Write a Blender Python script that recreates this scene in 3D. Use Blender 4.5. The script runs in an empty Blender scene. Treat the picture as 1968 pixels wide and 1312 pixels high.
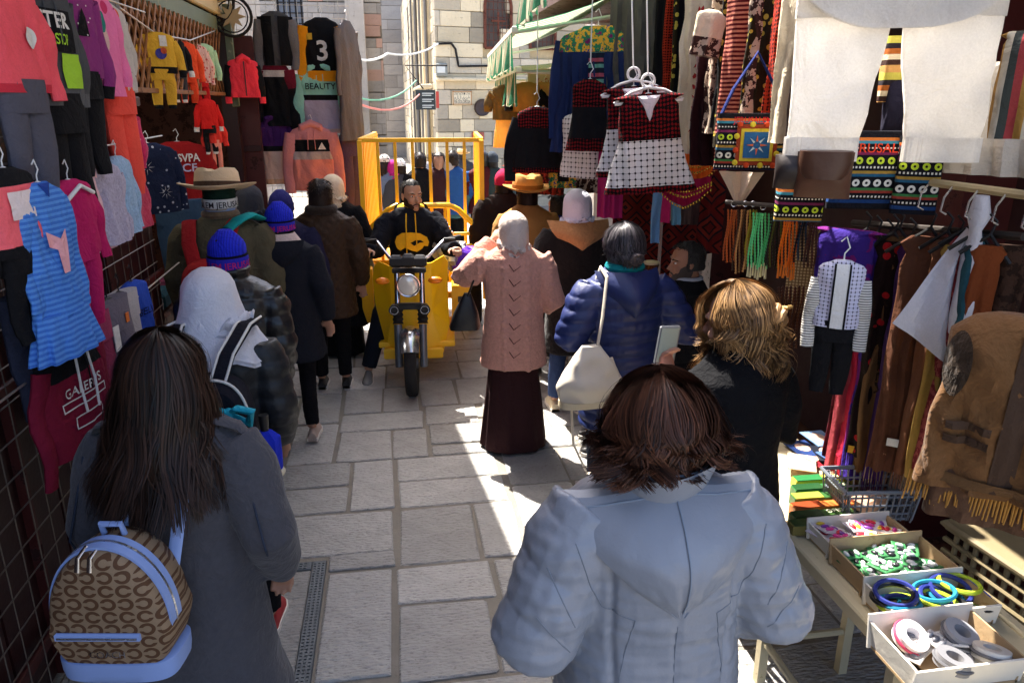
import bpy, bmesh, math, random
import numpy as np
from mathutils import Vector, Matrix, noise
S = bpy.context.scene
COL = S.collection
R = math.radians
rnd = random.Random(7)
# ---------------------------------------------------------------- camera
F, CH = 1450.0, 2.2
PIT = math.atan((656 - 195) / F)
YAW = math.atan((984 - 745) / F * math.cos(PIT))
cam = bpy.data.cameras.new('camera'); camo = bpy.data.objects.new('camera', cam); COL.objects.link(camo)
camo.location = (0, 0, CH); camo.rotation_euler = (math.pi / 2 - PIT, 0, -YAW)
cam.sensor_width = 36; cam.lens = F / 1968 * 36; cam.clip_start = .05; cam.clip_end = 600
cam.dof.use_dof = False
S.camera = camo
# ---------------------------------------------------------------- light
SUN_EL, SUN_AZ = R(56), R(20)          # azimuth counted from +Y towards -X
wd = bpy.data.worlds.new('World'); S.world = wd; wd.use_nodes = True
wn = wd.node_tree.nodes; bg = wn['Background']
sky = wn.new('ShaderNodeTexSky'); sky.sky_type = 'NISHITA'; sky.sun_disc = False
sky.sun_elevation = SUN_EL; sky.sun_rotation = -SUN_AZ; sky.air_density = .7; sky.dust_density = 3.5; sky.ozone_density = .6
wd.node_tree.links.new(sky.outputs[0], bg.inputs[0]); bg.inputs[1].default_value = 0.15
sl = bpy.data.lights.new('sun', 'SUN'); sl.energy = 5.0; sl.angle = R(.53); sl.color = (1, .94, .85)
so = bpy.data.objects.new('sun', sl); COL.objects.link(so)
so.rotation_euler = Vector((math.sin(SUN_AZ) * math.cos(SUN_EL), -math.cos(SUN_AZ) * math.cos(SUN_EL), -math.sin(SUN_EL))).to_track_quat('-Z', 'Y').to_euler()
S.view_settings.view_transform = 'Standard'; S.view_settings.look = 'None'
S.view_settings.exposure = 1.95; S.view_settings.gamma = 1
S.render.engine = 'CYCLES'
S.cycles.max_bounces = 8; S.cycles.diffuse_bounces = 5
# ---------------------------------------------------------------- pixel -> place
cp_, sp_ = math.cos(PIT), math.sin(PIT); cy_, sy_ = math.cos(YAW), math.sin(YAW)
FW = Vector((sy_ * cp_, cy_ * cp_, -sp_)); RT = Vector((cy_, -sy_, 0)); UP = RT.cross(FW); CAM = Vector((0, 0, CH))
def ray(x, y): return FW + RT * ((x - 984) / F) + UP * ((656 - y) / F)
def gz(x, y, z=0): d = ray(x, y); return CAM + d * ((z - CH) / d.z)
def gx(x, y, X): d = ray(x, y); return CAM + d * (X / d.x)
def gy(x, y, Y): d = ray(x, y); return CAM + d * (Y / d.y)
def gd(x, y, D): return CAM + ray(x, y) * D
def depth(p): return (Vector(p) - CAM).dot(FW)
def ground(y): return 0.0 if y < 8 else -.065 * (y - 8) if y < 20 else -.78
# ---------------------------------------------------------------- materials
def lin(c):
    if len(c) == 4: c = c[:3]
    return tuple(((v / 255) / 12.92 if v / 255 <= .04045 else ((v / 255 + .055) / 1.055) ** 2.4) for v in c) + (1,)
class N:
    def __init__(s, name):
        s.mat = bpy.data.materials.new(name); s.mat.use_nodes = True
        s.t = s.mat.node_tree; s.b = s.t.nodes['Principled BSDF']; s.out = s.t.nodes['Material Output']
        s._co = None
    def new(s, k): return s.t.nodes.new(k)
    def ln(s, a, b): s.t.links.new(a, b)
    def put(s, sock, v):
        if isinstance(v, bpy.types.NodeSocket): s.ln(v, sock)
        else: sock.default_value = v
    def co(s):
        if s._co is None: s._co = s.new('ShaderNodeTexCoord').outputs['Object']
        return s._co
    def xyz(s, v=None):
        n = s.new('ShaderNodeSeparateXYZ'); s.ln(v or s.co(), n.inputs[0]); return n.outputs
    def vec(s, x, y, z):
        n = s.new('ShaderNodeCombineXYZ'); [s.put(n.inputs[i], v) for i, v in enumerate((x, y, z))]; return n.outputs[0]
    def m(s, op, a, b=0.0, c=0.0):
        n = s.new('ShaderNodeMath'); n.operation = op; s.put(n.inputs[0], a); s.put(n.inputs[1], b); s.put(n.inputs[2], c); return n.outputs[0]
    def mix(s, f, a, b, mode='MIX'):
        n = s.new('ShaderNodeMix'); n.data_type = 'RGBA'; n.blend_type = mode
        s.put(n.inputs[0], f); s.put(n.inputs[6], a); s.put(n.inputs[7], b); return n.outputs[2]
    def ramp(s, f, st, const=False):
        n = s.new('ShaderNodeValToRGB'); s.put(n.inputs[0], f); r = n.color_ramp
        if const: r.interpolation = 'CONSTANT'
        st = sorted(st, key=lambda q: q[0])
        while len(r.elements) < len(st): r.elements.new(.5)
        for e, (p, c) in zip(r.elements, st): e.position = p; e.color = c if len(c) == 4 and max(c) <= 1.0 else lin(c)
        return n.outputs[0]
    def noise(s, sc, det=3, v=None, rough=.6, dist=0):
        n = s.new('ShaderNodeTexNoise'); s.ln(v or s.co(), n.inputs['Vector']); n.inputs['Scale'].default_value = sc
        n.inputs['Detail'].default_value = det; n.inputs['Roughness'].default_value = rough; n.inputs['Distortion'].default_value = dist; return n.outputs[0]
    def vor(s, sc, v=None, feat='F1', out='Distance'):
        n = s.new('ShaderNodeTexVoronoi'); s.ln(v or s.co(), n.inputs['Vector']); n.inputs['Scale'].default_value = sc; n.feature = feat; return n.outputs[out]
    def rand(s): return s.new('ShaderNodeObjectInfo').outputs['Random']
    def bump(s, h, st=.4, d=.01):
        n = s.new('ShaderNodeBump'); n.inputs['Strength'].default_value = st; n.inputs['Distance'].default_value = d
        s.put(n.inputs['Height'], h); s.ln(n.outputs[0], s.b.inputs['Normal']); return n
    def fin(s, col, rough=.8, metal=0., spec=.3):
        s.put(s.b.inputs['Base Color'], col); s.put(s.b.inputs['Roughness'], rough); s.b.inputs['Metallic'].default_value = metal
        s.b.inputs['Specular IOR Level'].default_value = spec; return s.mat
MC = {}
def cached(f):
    def g(*a, **k):
        key = (f.__name__,) + tuple(map(str, a)) + tuple(sorted((q, str(v)) for q, v in k.items()))
        if key not in MC: MC[key] = f(*a, **k)
        return MC[key]
    return g
@cached
def cloth(c, pat=None, rough=.9, var=.16, bump=.35, bs=16, transl=0, sheen=0., fuzz=0):
    n = N('cloth'); co = n.co()
    col = pat(n) if pat else lin(c)
    nz = n.noise(5, 4); k = n.m('MULTIPLY_ADD', nz, var * 2, 1 - var)
    fz = n.noise(160 if not fuzz else 60, 2); k = n.m('MULTIPLY', k, n.m('MULTIPLY_ADD', fz, .22 + fuzz, .89 - fuzz * .5))
    g = n.new('ShaderNodeCombineColor'); [n.ln(k, g.inputs[i]) for i in range(3)]
    col = n.mix(1.0, col, g.outputs[0], 'MULTIPLY')
    n.bump(n.m('ADD', n.noise(bs, 3, dist=1.2), n.m('MULTIPLY', fz, .12 + fuzz)), bump, .03)
    n.b.inputs['Sheen Weight'].default_value = sheen or (.12 if fuzz else 0)
    n.fin(col, rough, 0, .12)
    if transl:
        t = n.new('ShaderNodeBsdfTranslucent'); n.put(t.inputs[0], col); mx = n.new('ShaderNodeMixShader'); mx.inputs[0].default_value = transl
        n.ln(n.b.outputs[0], mx.inputs[1]); n.ln(t.outputs[0], mx.inputs[2]); n.ln(mx.outputs[0], n.out.inputs[0])
    return n.mat
@cached
def plain(c, rough=.5, metal=0., var=.12, spec=.4, bump=.15, bs=30, ns=6):
    n = N('surface'); k = n.m('MULTIPLY_ADD', n.noise(ns, 5), var * 2, 1 - var)
    g = n.new('ShaderNodeCombineColor'); [n.ln(k, g.inputs[i]) for i in range(3)]
    if bump: n.bump(n.noise(bs, 4), bump, .01)
    return n.fin(n.mix(1.0, lin(c), g.outputs[0], 'MULTIPLY'), n.m('MULTIPLY_ADD', n.noise(9, 4), .3, rough - .15), metal, spec)
@cached
def worn(c, c2, rough=.5, metal=0., sc=5, thr=.6, bump=.25):
    n = N('worn_paint'); f = n.m('GREATER_THAN', n.noise(sc, 8, rough=.7), thr)
    n.bump(n.m('MULTIPLY_ADD', f, -.4, n.noise(40, 4)), bump, .006)
    a = n.mix(n.noise(3, 5), lin(c), tuple(v * .6 for v in lin(c)[:3]) + (1,))
    return n.fin(n.mix(f, a, lin(c2)), n.m('MULTIPLY_ADD', f, .3, rough), metal, .4)
@cached
def emit(c, st):
    n = N('lamp_glow'); n.fin(lin(c)); n.b.inputs['Emission Color'].default_value = lin(c); n.b.inputs['Emission Strength'].default_value = st; return n.mat
@cached
def skin(c=(176, 130, 105)):
    n = N('skin'); n.bump(n.noise(120, 3), .08, .004); n.b.inputs['Subsurface Weight'].default_value = .12
    n.b.inputs['Subsurface Radius'].default_value = (.01, .004, .002)
    return n.fin(n.mix(n.noise(9, 4), lin(c), tuple(v * .72 for v in lin(c)[:3]) + (1,)), .5, 0, .4)
@cached
def hairm(c, c2, rough=.52):
    n = N('hair'); x = n.noise(6, 3); g = n.new('ShaderNodeNewGeometry').outputs['Random Per Island']
    f = n.m('MULTIPLY_ADD', g, .75, n.m('MULTIPLY_ADD', x, .9, -.42)); n.b.inputs['Anisotropic'].default_value = .4
    return n.fin(n.mix(n.m('MINIMUM', n.m('MAXIMUM', f, 0.0), 1.0), lin(c), lin(c2)), rough, 0, .28)
# pattern makers: each returns a function(N) -> colour socket, in the thing's own x / z metres
def p_stripes(axis, per, cols, off=0.):
    def f(n):
        q = n.m('FRACT', n.m('ADD', n.m('DIVIDE', n.xyz()[axis], per), off + 50))
        return n.ramp(q, [(i / len(cols), c) for i, c in enumerate(cols)], True)
    f.__name__ = 'st%s%s%s%s' % (axis, per, cols, off); return f
def p_bands(per, st, off=0., axis=2, wob=0):
    def f(n):
        z = n.xyz()[axis]
        if wob: z = n.m('ADD', z, n.m('MULTIPLY', n.m('PINGPONG', n.xyz()[0], wob), .5))
        return n.ramp(n.m('FRACT', n.m('ADD', n.m('DIVIDE', z, per), off + 50)), st, True)
    f.__name__ = 'bd%s%s%s%s%s' % (per, st, off, axis, wob); return f
def p_grid(per, line, a, b, diag=False):
    def f(n):
        o = n.xyz(); x, z = o[0], o[2]
        if diag: x, z = n.m('ADD', o[0], o[2]), n.m('SUBTRACT', o[0], o[2])
        u = n.m('LESS_THAN', n.m('FRACT', n.m('ADD', n.m('DIVIDE', x, per), 50)), line); v = n.m('LESS_THAN', n.m('FRACT', n.m('ADD', n.m('DIVIDE', z, per), 50)), line)
        return n.mix(n.m('MAXIMUM', u, v) if not diag else n.m('MULTIPLY', u, v), lin(a), lin(b))
    f.__name__ = 'gr%s%s%s%s%s' % (per, line, a, b, diag); return f
def p_weave(per, a, b):
    # keffiyeh: small dark crossings on white
    def f(n):
        o = n.xyz(); u = n.m('ABSOLUTE', n.m('SUBTRACT', n.m('FRACT', n.m('ADD', n.m('DIVIDE', o[0], per), 50)), .5)); v = n.m('ABSOLUTE', n.m('SUBTRACT', n.m('FRACT', n.m('ADD', n.m('DIVIDE', o[2], per), 50)), .5))
        d = n.m('LESS_THAN', n.m('ADD', u, v), .24); e = n.m('LESS_THAN', n.m('MINIMUM', u, v), .05)
        return n.mix(n.m('MAXIMUM', d, n.m('MULTIPLY', e, .45)), lin(a), lin(b))
    f.__name__ = 'wv%s%s%s' % (per, a, b); return f
def p_embroid(sc, a, b, thr=.5):
    def f(n):
        o = n.xyz(); x = n.m('PINGPONG', o[0], .055); z = n.m('PINGPONG', o[2], .07)
        w = n.m('SINE', n.m('MULTIPLY', n.m('ADD', x, z), sc)); w2 = n.m('SINE', n.m('MULTIPLY', n.m('SUBTRACT', x, n.m('MULTIPLY', z, .8)), sc * 1.3))
        return n.mix(n.m('GREATER_THAN', n.m('ADD', n.m('MULTIPLY', w, w2), n.m('MULTIPLY', n.noise(70, 2), .9)), thr), lin(a), lin(b))
    f.__name__ = 'em%s%s%s%s' % (sc, a, b, thr); return f
def p_spots(sc, a, b, thr=.3, seed=0.):
    def f(n):
        o = n.xyz(); return n.mix(n.m('LESS_THAN', n.vor(sc, n.vec(o[0], seed, o[2])), thr), lin(a), lin(b))
    f.__name__ = 'sp%s%s%s%s%s' % (sc, a, b, thr, seed); return f
def p_blotch(sc, cols, axis_stretch=1.):
    def f(n):
        o = n.xyz(); return n.ramp(n.noise(sc, 4, n.vec(o[0], o[1], n.m('MULTIPLY', o[2], axis_stretch)), .65), [(.28 + .44 * i / max(1, len(cols) - 1), c) for i, c in enumerate(cols)], True)
    f.__name__ = 'bl%s%s%s' % (sc, cols, axis_stretch); return f
# ---------------------------------------------------------------- mesh builder
class MB:
    def __init__(s): s.v = []; s.f = []; s.mi = []
    def add(s, vs, fs, mi=0):
        o = len(s.v); s.v += [tuple(p) for p in vs]; s.f += [tuple(i + o for i in q) for q in fs]; s.mi += [mi] * len(fs) if isinstance(mi, int) else list(mi)
        return s
    def loft(s, rings, mi=0, cap=True, closed=True):
        n = len(rings[0]); vs = [p for r in rings for p in r]; fs = []; ms = []
        for j in range(len(rings) - 1):
            for i in range(n if closed else n - 1):
                k = (i + 1) % n; fs.append((j * n + i, j * n + k, (j + 1) * n + k, (j + 1) * n + i)); ms.append(mi if isinstance(mi, int) else mi[j])
        if cap:
            fs.append(tuple(range(n))[::-1]); ms.append(ms[0]); fs.append(tuple(range((len(rings) - 1) * n, len(rings) * n))); ms.append(ms[-2])
        return s.add(vs, fs, ms)
    def tube(s, pts, rad, n=10, mi=0, flat=1., up=(0, 0, 1), cap=True):
        pts = [Vector(p) for p in pts]; rad = rad if hasattr(rad, '__len__') else [rad] * len(pts); rings = []; pu = None
        for i, p in enumerate(pts):
            t = (pts[min(i + 1, len(pts) - 1)] - pts[max(i - 1, 0)]).normalized()
            if pu is None:
                pu = Vector(up)
                if abs(t.dot(pu)) > .95: pu = Vector((1, 0, 0)) if abs(t.x) < .9 else Vector((0, 1, 0))
            a = t.cross(pu)
            if a.length < 1e-4: a = t.orthogonal()
            a.normalize(); b = a.cross(t).normalized(); pu = b
            rings.append([p + (a * math.cos(q) + b * math.sin(q) * flat) * rad[i] for q in (2 * math.pi * k / n for k in range(n))])
        return s.loft(rings, mi, cap)
    def box(s, c, d, mi=0, rot=None, bev=0):
        x, y, z = (v / 2 for v in d); c = Vector(c)
        if bev:
            b = min(bev, x * .9, y * .9, z * .9); rings = []
            for zz, i in ((-z, b), (-z + b, 0), (z - b, 0), (z, b)):
                X, Y = x - i, y - i; rings.append([(-X, -Y, zz), (X, -Y, zz), (X, Y, zz), (-X, Y, zz)])
            vs = [Vector(p) for r in rings for p in r]; fs = [(j * 4 + i, j * 4 + (i + 1) % 4, j * 4 + 4 + (i + 1) % 4, j * 4 + 4 + i) for j in range(3) for i in range(4)] + [(3, 2, 1, 0), (12, 13, 14, 15)]
        else:
            vs = [Vector((a, b_, e)) for e in (-z, z) for a, b_ in ((-x, -y), (x, -y), (x, y), (-x, y))]
            fs = [(3, 2, 1, 0), (4, 5, 6, 7), (0, 1, 5, 4), (1, 2, 6, 5), (2, 3, 7, 6), (3, 0, 4, 7)]
        if rot is not None: vs = [rot @ v for v in vs]
        return s.add([v + c for v in vs], fs, mi)
    def ell(s, c, r, n=16, m=10, mi=0, rot=None):
        rings = []
        for j in range(m + 1):
            t = -math.pi / 2 + math.pi * (j + .001) / (m + .002) ; q = []
            for i in range(n):
                a = 2 * math.pi * i / n; v = Vector((math.cos(a) * math.cos(t) * r[0], math.sin(a) * math.cos(t) * r[1], math.sin(t) * r[2]))
                q.append((rot @ v if rot else v) + Vector(c))
            rings.append(q)
        return s.loft(rings, mi)
    def prism(s, pts, y0, y1, mi=0):
        """outline in x,z pushed from y0 to y1"""
        n = len(pts); vs = [(x, y0, z) for x, z in pts] + [(x, y1, z) for x, z in pts]
        return s.add(vs, [tuple(range(n)), tuple(range(n, 2 * n))[::-1]] + [(i, i + n, (i + 1) % n + n, (i + 1) % n) for i in range(n)], mi)
    def torus(s, c, Rr, r, axis='y', n=24, m=8, mi=0, a0=0, a1=2 * math.pi):
        full = abs(a1 - a0 - 2 * math.pi) < 1e-6; k = n if full else n + 1; rings = []
        for i in range(k):
            a = a0 + (a1 - a0) * i / n; q = []
            for j in range(m):
                b = 2 * math.pi * j / m; u, w = Rr + r * math.cos(b), r * math.sin(b)
                p = {'y': (u * math.cos(a), w, u * math.sin(a)), 'x': (w, u * math.cos(a), u * math.sin(a)), 'z': (u * math.cos(a), u * math.sin(a), w)}[axis]
                q.append(Vector(p) + Vector(c))
            rings.append(q)
        if full: rings.append(rings[0])
        return s.loft(rings, mi, cap=not full)
    def mesh(s, name, mats, smooth=True):
        me = bpy.data.meshes.new(name); me.from_pydata([tuple(p) for p in s.v], [], s.f)
        for m in (mats if isinstance(mats, (list, tuple)) else [mats]): me.materials.append(m)
        me.polygons.foreach_set('material_index', s.mi); me.validate()
        bm = bmesh.new(); bm.from_mesh(me); bmesh.ops.recalc_face_normals(bm, faces=bm.faces); bm.to_mesh(me); bm.free()
        if smooth: me.polygons.foreach_set('use_smooth', [True] * len(me.polygons)); me.set_sharp_from_angle(angle=R(40))
        return me
    def build(s, name, mats, par=None, smooth=True, loc=None):
        return link(name, s.mesh(name, mats, smooth), par, loc)
def link(name, me, par=None, loc=None):
    o = bpy.data.objects.new(name, me); COL.objects.link(o)
    if par is not None: o.parent = par
    if loc is not None: o.location = loc
    return o
def tag(o, label=None, cat=None, group=None, kind=None):
    for k, v in (('label', label), ('category', cat), ('group', group), ('kind', kind)):
        if v: o[k] = v
    return o
def empty(name, loc, label=None, cat=None, group=None, rz=0, kind=None):
    o = bpy.data.objects.new(name, None); COL.objects.link(o); o.location = loc; o.rotation_euler = (0, 0, rz); o.empty_display_size = .1
    return tag(o, label, cat, group, kind)
def fuse(mb, voxel, smooth=3, name='m', mats=None, disp=None, fac=.5):
    me = mb.mesh(name, mats or [], False); o = bpy.data.objects.new('t', me); COL.objects.link(o)
    r = o.modifiers.new('r', 'REMESH'); r.mode = 'VOXEL'; r.voxel_size = voxel; r.use_smooth_shade = True
    if smooth: q = o.modifiers.new('s', 'SMOOTH'); q.iterations = smooth; q.factor = fac
    dg = bpy.context.evaluated_depsgraph_get(); out = bpy.data.meshes.new_from_object(o.evaluated_get(dg))
    bpy.data.objects.remove(o); bpy.data.meshes.remove(me); out.name = name
    out.materials.clear()
    for m in (mats if isinstance(mats, (list, tuple)) else [mats]):
        if m: out.materials.append(m)
    if disp:
        nv = len(out.vertices); co = np.empty(nv * 3); no = np.empty(nv * 3); out.vertices.foreach_get('co', co); out.vertices.foreach_get('normal', no)
        co = co.reshape(-1, 3); no = no.reshape(-1, 3); co = co + no * disp(co, no)[:, None]; out.vertices.foreach_set('co', co.ravel())
    out.polygons.foreach_set('use_smooth', [True] * len(out.polygons)); out.update()
    return out
def nz(co, sc, seed=0., st=(1, 1, 1)):
    return np.array([noise.noise(Vector((p[0] * sc * st[0] + seed, p[1] * sc * st[1] + seed * .7, p[2] * sc * st[2] - seed))) for p in co])
_tc = {}
def text_tris(s, size, bold=0.):
    """filled lettering as flat points (x,z) and faces"""
    k = (s, bold)
    if k not in _tc:
        c = bpy.data.curves.new('t', 'FONT'); c.body = s; c.size = 1; c.align_x = 'CENTER'; c.offset = bold; c.resolution_u = 3
        o = bpy.data.objects.new('t', c); COL.objects.link(o); dg = bpy.context.evaluated_depsgraph_get(); me = bpy.data.meshes.new_from_object(o.evaluated_get(dg))
        _tc[k] = ([(v.co.x, v.co.y) for v in me.vertices], [tuple(p.vertices) for p in me.polygons]); bpy.data.objects.remove(o); bpy.data.curves.remove(c); bpy.data.meshes.remove(me)
    v, f = _tc[k]; return [(x * size, z * size) for x, z in v], f
def ering(cx, cy, z, rx, ry, n=28, pw=2., wave=None):
    out = []
    for i in range(n):
        a = 2 * math.pi * i / n; c, s_ = math.cos(a), math.sin(a)
        x = math.copysign(abs(c) ** (2 / pw), c) * rx; y = math.copysign(abs(s_) ** (2 / pw), s_) * ry
        k = 1 + (wave(a, z) if wave else 0); out.append(Vector((cx + x * k, cy + y * k, z)))
    return out
# ================================================================ SETTING
def stone_mat(c, c2, sc=6., bump=.6, peck=60, vary=.35):
    n = N('limestone'); r = n.rand(); o = n.co()
    a = n.mix(n.noise(sc, 6, rough=.7), lin(c), lin(c2))
    k = n.m('MULTIPLY_ADD', r, vary, 1 - vary * .6)
    g = n.new('ShaderNodeCombineColor'); [n.ln(k, g.inputs[i]) for i in range(3)]
    a = n.mix(1.0, a, g.outputs[0], 'MULTIPLY')
    wt = n.m('GREATER_THAN', n.noise(sc * 3.3, 7, rough=.75), .63); a = n.mix(n.m('MULTIPLY', wt, .45), a, lin((92, 84, 74)))
    x = n.xyz(); pk = n.vor(peck, n.vec(n.m('MULTIPLY', x[0], .55), n.m('MULTIPLY', x[1], 1.6), x[2]))
    n.bump(n.m('ADD', n.m('MULTIPLY', pk, .8), n.m('MULTIPLY', n.noise(sc * 5, 6), 1.2)), bump, .012)
    sp = n.m('LESS_THAN', pk, .22 if peck > 30 else .1); a = n.mix(n.m('MULTIPLY', sp, .42), a, lin((104, 98, 88)))
    return n.fin(a, n.m('MULTIPLY_ADD', n.noise(7, 4), .45, .3), 0, .4)
M_SLAB = stone_mat((186, 184, 180), (140, 137, 132), 6., .8, 48, .42)
M_MORT = plain((132, 126, 116), .9, 0, .3, .2, .5, 60)
M_WALL = stone_mat((230, 216, 184), (202, 184, 148), 2.2, .8, 14, .42)
M_WALL2 = stone_mat((192, 180, 156), (148, 136, 114), 2.6, .9, 14, .5); M_WALL3 = stone_mat((214, 204, 182), (170, 158, 136), 2.4, .9, 14, .5)
M_MORTL = plain((196, 178, 142), .9, 0, .3, .2, .6, 30)
M_GREYST = stone_mat((186, 180, 172), (140, 134, 130), 2., .7, 9, .45)
M_REDST = stone_mat((200, 164, 148), (170, 136, 122), 2., .7, 9, .3)
# --- ground: one sheet to the horizon, street slabs proud of it
mb = MB(); ys = [-60, 8, 20, 260]; xs = [-160, 160]
mb.add([(x, y, ground(y) - .009) for y in ys for x in xs], [(0, 1, 3, 2), (2, 3, 5, 4), (4, 5, 7, 6)])
pav = mb.build('paving', M_MORT, smooth=False); pav['kind'] = 'structure'
def slab(x0, x1, y0, y1):
    g = .006 + rnd.random() * .005; j = lambda: rnd.uniform(-.008, .008)
    P = [(x0 + g + j(), y0 + g + j()), (x1 - g + j(), y0 + g + j()), (x1 - g + j(), y1 - g + j()), (x0 + g + j(), y1 - g + j())]
    # chipped corners
    Q = []
    for i, (x, y) in enumerate(P):
        px, py = P[i - 1]; qx, qy = P[(i + 1) % 4]; c = rnd.uniform(.004, .016)
        for (ax, ay) in ((px, py), (qx, qy)):
            d = math.hypot(ax - x, ay - y); Q.append((x + (ax - x) / d * c, y + (ay - y) / d * c))
    h = rnd.uniform(-.004, .004); cx, cy = (x0 + x1) / 2, (y0 + y1) / 2; rings = []
    for ins, z in ((0, -.03), (0, h - .006), (.007, h)):
        rings.append([(x + (cx - x) * ins / max(.1, abs(cx - x)) if abs(cx - x) > .02 else x, y + (cy - y) * ins / max(.1, abs(cy - y)) if abs(cy - y) > .02 else y, z + ground(y)) for x, y in Q])
    b = MB(); b.loft([[Vector((p[0] - cx, p[1] - cy, p[2])) for p in r] for r in rings]); b.f.pop(-2); b.mi.pop(-2)
    me = b.mesh('slab', M_SLAB, False); link('slab', me, pav, (cx, cy, 0))
T = '''-.40 -.08 2.53 3.285|-.40 -.07 3.29 3.43|-.69 -.07 3.43 3.855|-.72 -.335 3.86 4.165|-.76 -.335 4.17 4.485|-.33 -.07 3.86 4.485|-.44 -.08 4.49 4.945|-.08 .17 4.49 4.945|-.76 -.45 4.49 5.125
.18 .58 4.5 4.655|.18 .58 4.66 4.985|-.445 .155 4.95 5.265|.16 .55 4.99 5.345|-.44 -.15 5.27 5.77|-.15 .13 5.27 5.77|.14 .43 5.35 5.9|.435 .78 5.35 5.9|-.46 -.125 5.78 6.32|-.12 .14 5.78 6.32|.14 .5 5.905 6.32|.505 .8 5.905 6.32
-.065 .345 2.48 2.97|-.07 .4 2.975 3.28|-.05 .36 3.29 3.845|.365 .6 3.29 3.845|-.05 .59 3.86 4.175|-.05 .59 4.18 4.49|-.765 -.45 5.13 5.7|-.765 -.465 5.71 6.32|.41 .62 2.85 3.28|.35 .62 2.48 2.84'''
for q in T.replace('\n', '|').split('|'): slab(*map(float, q.split()))
def rows(x0, x1, y0, y1, a=.28, b=.5, la=.28, lb=.66):
    y = y0
    while y < y1 - .05:
        d = rnd.uniform(a, b)
        if y + d > y1 - .15: d = y1 - y
        x = x0
        while x < x1 - .02:
            w = rnd.uniform(la, lb)
            if x + w > x1 - .2: w = x1 - x
            slab(x, x + w, y, y + d); x += w
        y += d
rows(-1.9, -.77, 2.5, 6.32); rows(-.77, -.70, 2.5, 3.42, .9, 1, .06, .07); rows(.62, 2.4, 2.48, 4.49); rows(.6, 2.4, 4.5, 5.345); rows(.8, 2.4, 5.35, 6.32)
rows(-1.9, 2.4, 1.0, 2.47); rows(-1.9, 2.4, 6.33, 8.0); rows(-1.9, 3.2, 8.0, 13, .3, .5, .35, .8); rows(-4, 5, 13, 21, .5, .8, .6, 1.1)
# --- drain cover: cast-iron frame round a paved lid
dr = empty('drain_cover', (-.53, 2.9, 0), 'square drain cover with studded iron frame round a stone lid, let into the paving', 'drain cover')
M_IRON = plain((92, 98, 104), .5, .6, .2, .5, .4, 80)
b = MB()
for c, d in (((.085, 0), (.07, .98)), ((-.125, .455), (.35, .07)), ((-.125, -.455), (.35, .07)), ((-.335, 0), (.07, .98))): b.box((c[0], c[1], -.005), (d[0], d[1], .02), bev=.004)
b.build('frame', M_IRON, dr, False)
b = MB()
for k in range(46):
    for q in (-.02, 0, .02): b.box((.085 + q, -.47 + k * .0208, .0065), (.011, .013, .005))
for k in range(15):
    for s in (-1, 1):
        for q in (-.02, 0, .02): b.box((-.29 + k * .022, s * .455 + q, .0065), (.013, .011, .005))
tag(b.build('stud', M_IRON, dr, False), kind='stuff')
b = MB(); b.box((-.125, 0, -.006), (.345, .83, .016), bev=.004); b.build('lid', M_SLAB, dr, False)
# --- left shop wall: burgundy steel doors behind a wire grid
M_BURG = worn((50, 15, 16), (138, 126, 110), .45, .0, 7, .68)
M_BURG2 = worn((76, 25, 23), (46, 16, 15), .5, 0, 6, .6)
M_DARK = plain((22, 18, 17), .8, 0, .2)
M_WOOD = worn((150, 96, 52), (96, 58, 30), .6, 0, 12, .58)
M_WOODD = worn((88, 46, 26), (54, 28, 18), .6, 0, 9, .55)
M_CREAM = worn((205, 184, 138), (150, 128, 92), .6, 0, 5, .6)
M_GREENP = worn((112, 124, 100), (150, 150, 120), .55, 0, 8, .62)
M_WIRE = plain((120, 112, 104), .45, .7, .2)
M_STEEL = plain((190, 192, 196), .28, .9, .1)
lb = empty('shop_building', (-1.4, 0, 0), 'old stone shop building with burgundy steel doors hung with children clothes', 'building')
def part(nm, m, par, c, d, bev=0, rot=None):
    b_ = MB(); b_.box(Vector(c) - Vector(par.location), d, bev=bev, rot=rot); return b_.build(nm, m, par, False)
for k in range(16):   # door panels between battens
    y = .32 + k * .28
    part('door_panel', M_BURG, lb, (-1.41, y, 1.7), (.04, .265, 3.3), .008)
    if k % 2 == 0: part('batten', M_BURG2, lb, (-1.375, y + .14, 1.7), (.03, .03, 3.3), .006)
for z in (.28, 1.25, 2.2): part('rail', M_BURG2, lb, (-1.35, 2.4, z), (.02, 4.4, .05), .006)
part('pier', worn((120, 96, 80), (60, 40, 34), .7, 0, 6, .5), lb, (-1.335, 2.02, 1.5), (.05, .06, 3.0), .01)
part('kerb_stone', M_GREYST, lb, (-1.36, 1.3, .12), (.16, 2.2, .24), .02)
part('wall', M_GREYST, lb, (-2.9, .9, 3.2), (2.9, 7.0, 6.4)); part('upper_wall', M_GREYST, lb, (-3.2, 6.4, 4.8), (3.3, 4.0, 3.4))
part('back_wall', M_GREYST, lb, (-4.1, 6.4, 1.5), (1.6, 4.0, 3.0)); part('side_wall', M_GREYST, lb, (-3.2, 9.6, 3.2), (3.3, 2.4, 6.4))
for k in range(11): part('wall_board', M_WOODD, lb, (-3.27, 6.4, .15 + k * .27), (.03, 3.9, .262), .006)
for k in range(8): part('shop_floor_board', M_WOODD, lb, (-2.4, 4.65 + k * .5, .03), (1.7, .48, .05), .006)
part('shop_ceiling', M_WOODD, lb, (-2.4, 6.4, 3.02), (1.8, 3.95, .05)); part('inner_side', M_WOODD, lb, (-2.4, 8.36, 1.5), (1.7, .06, 2.98))
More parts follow.
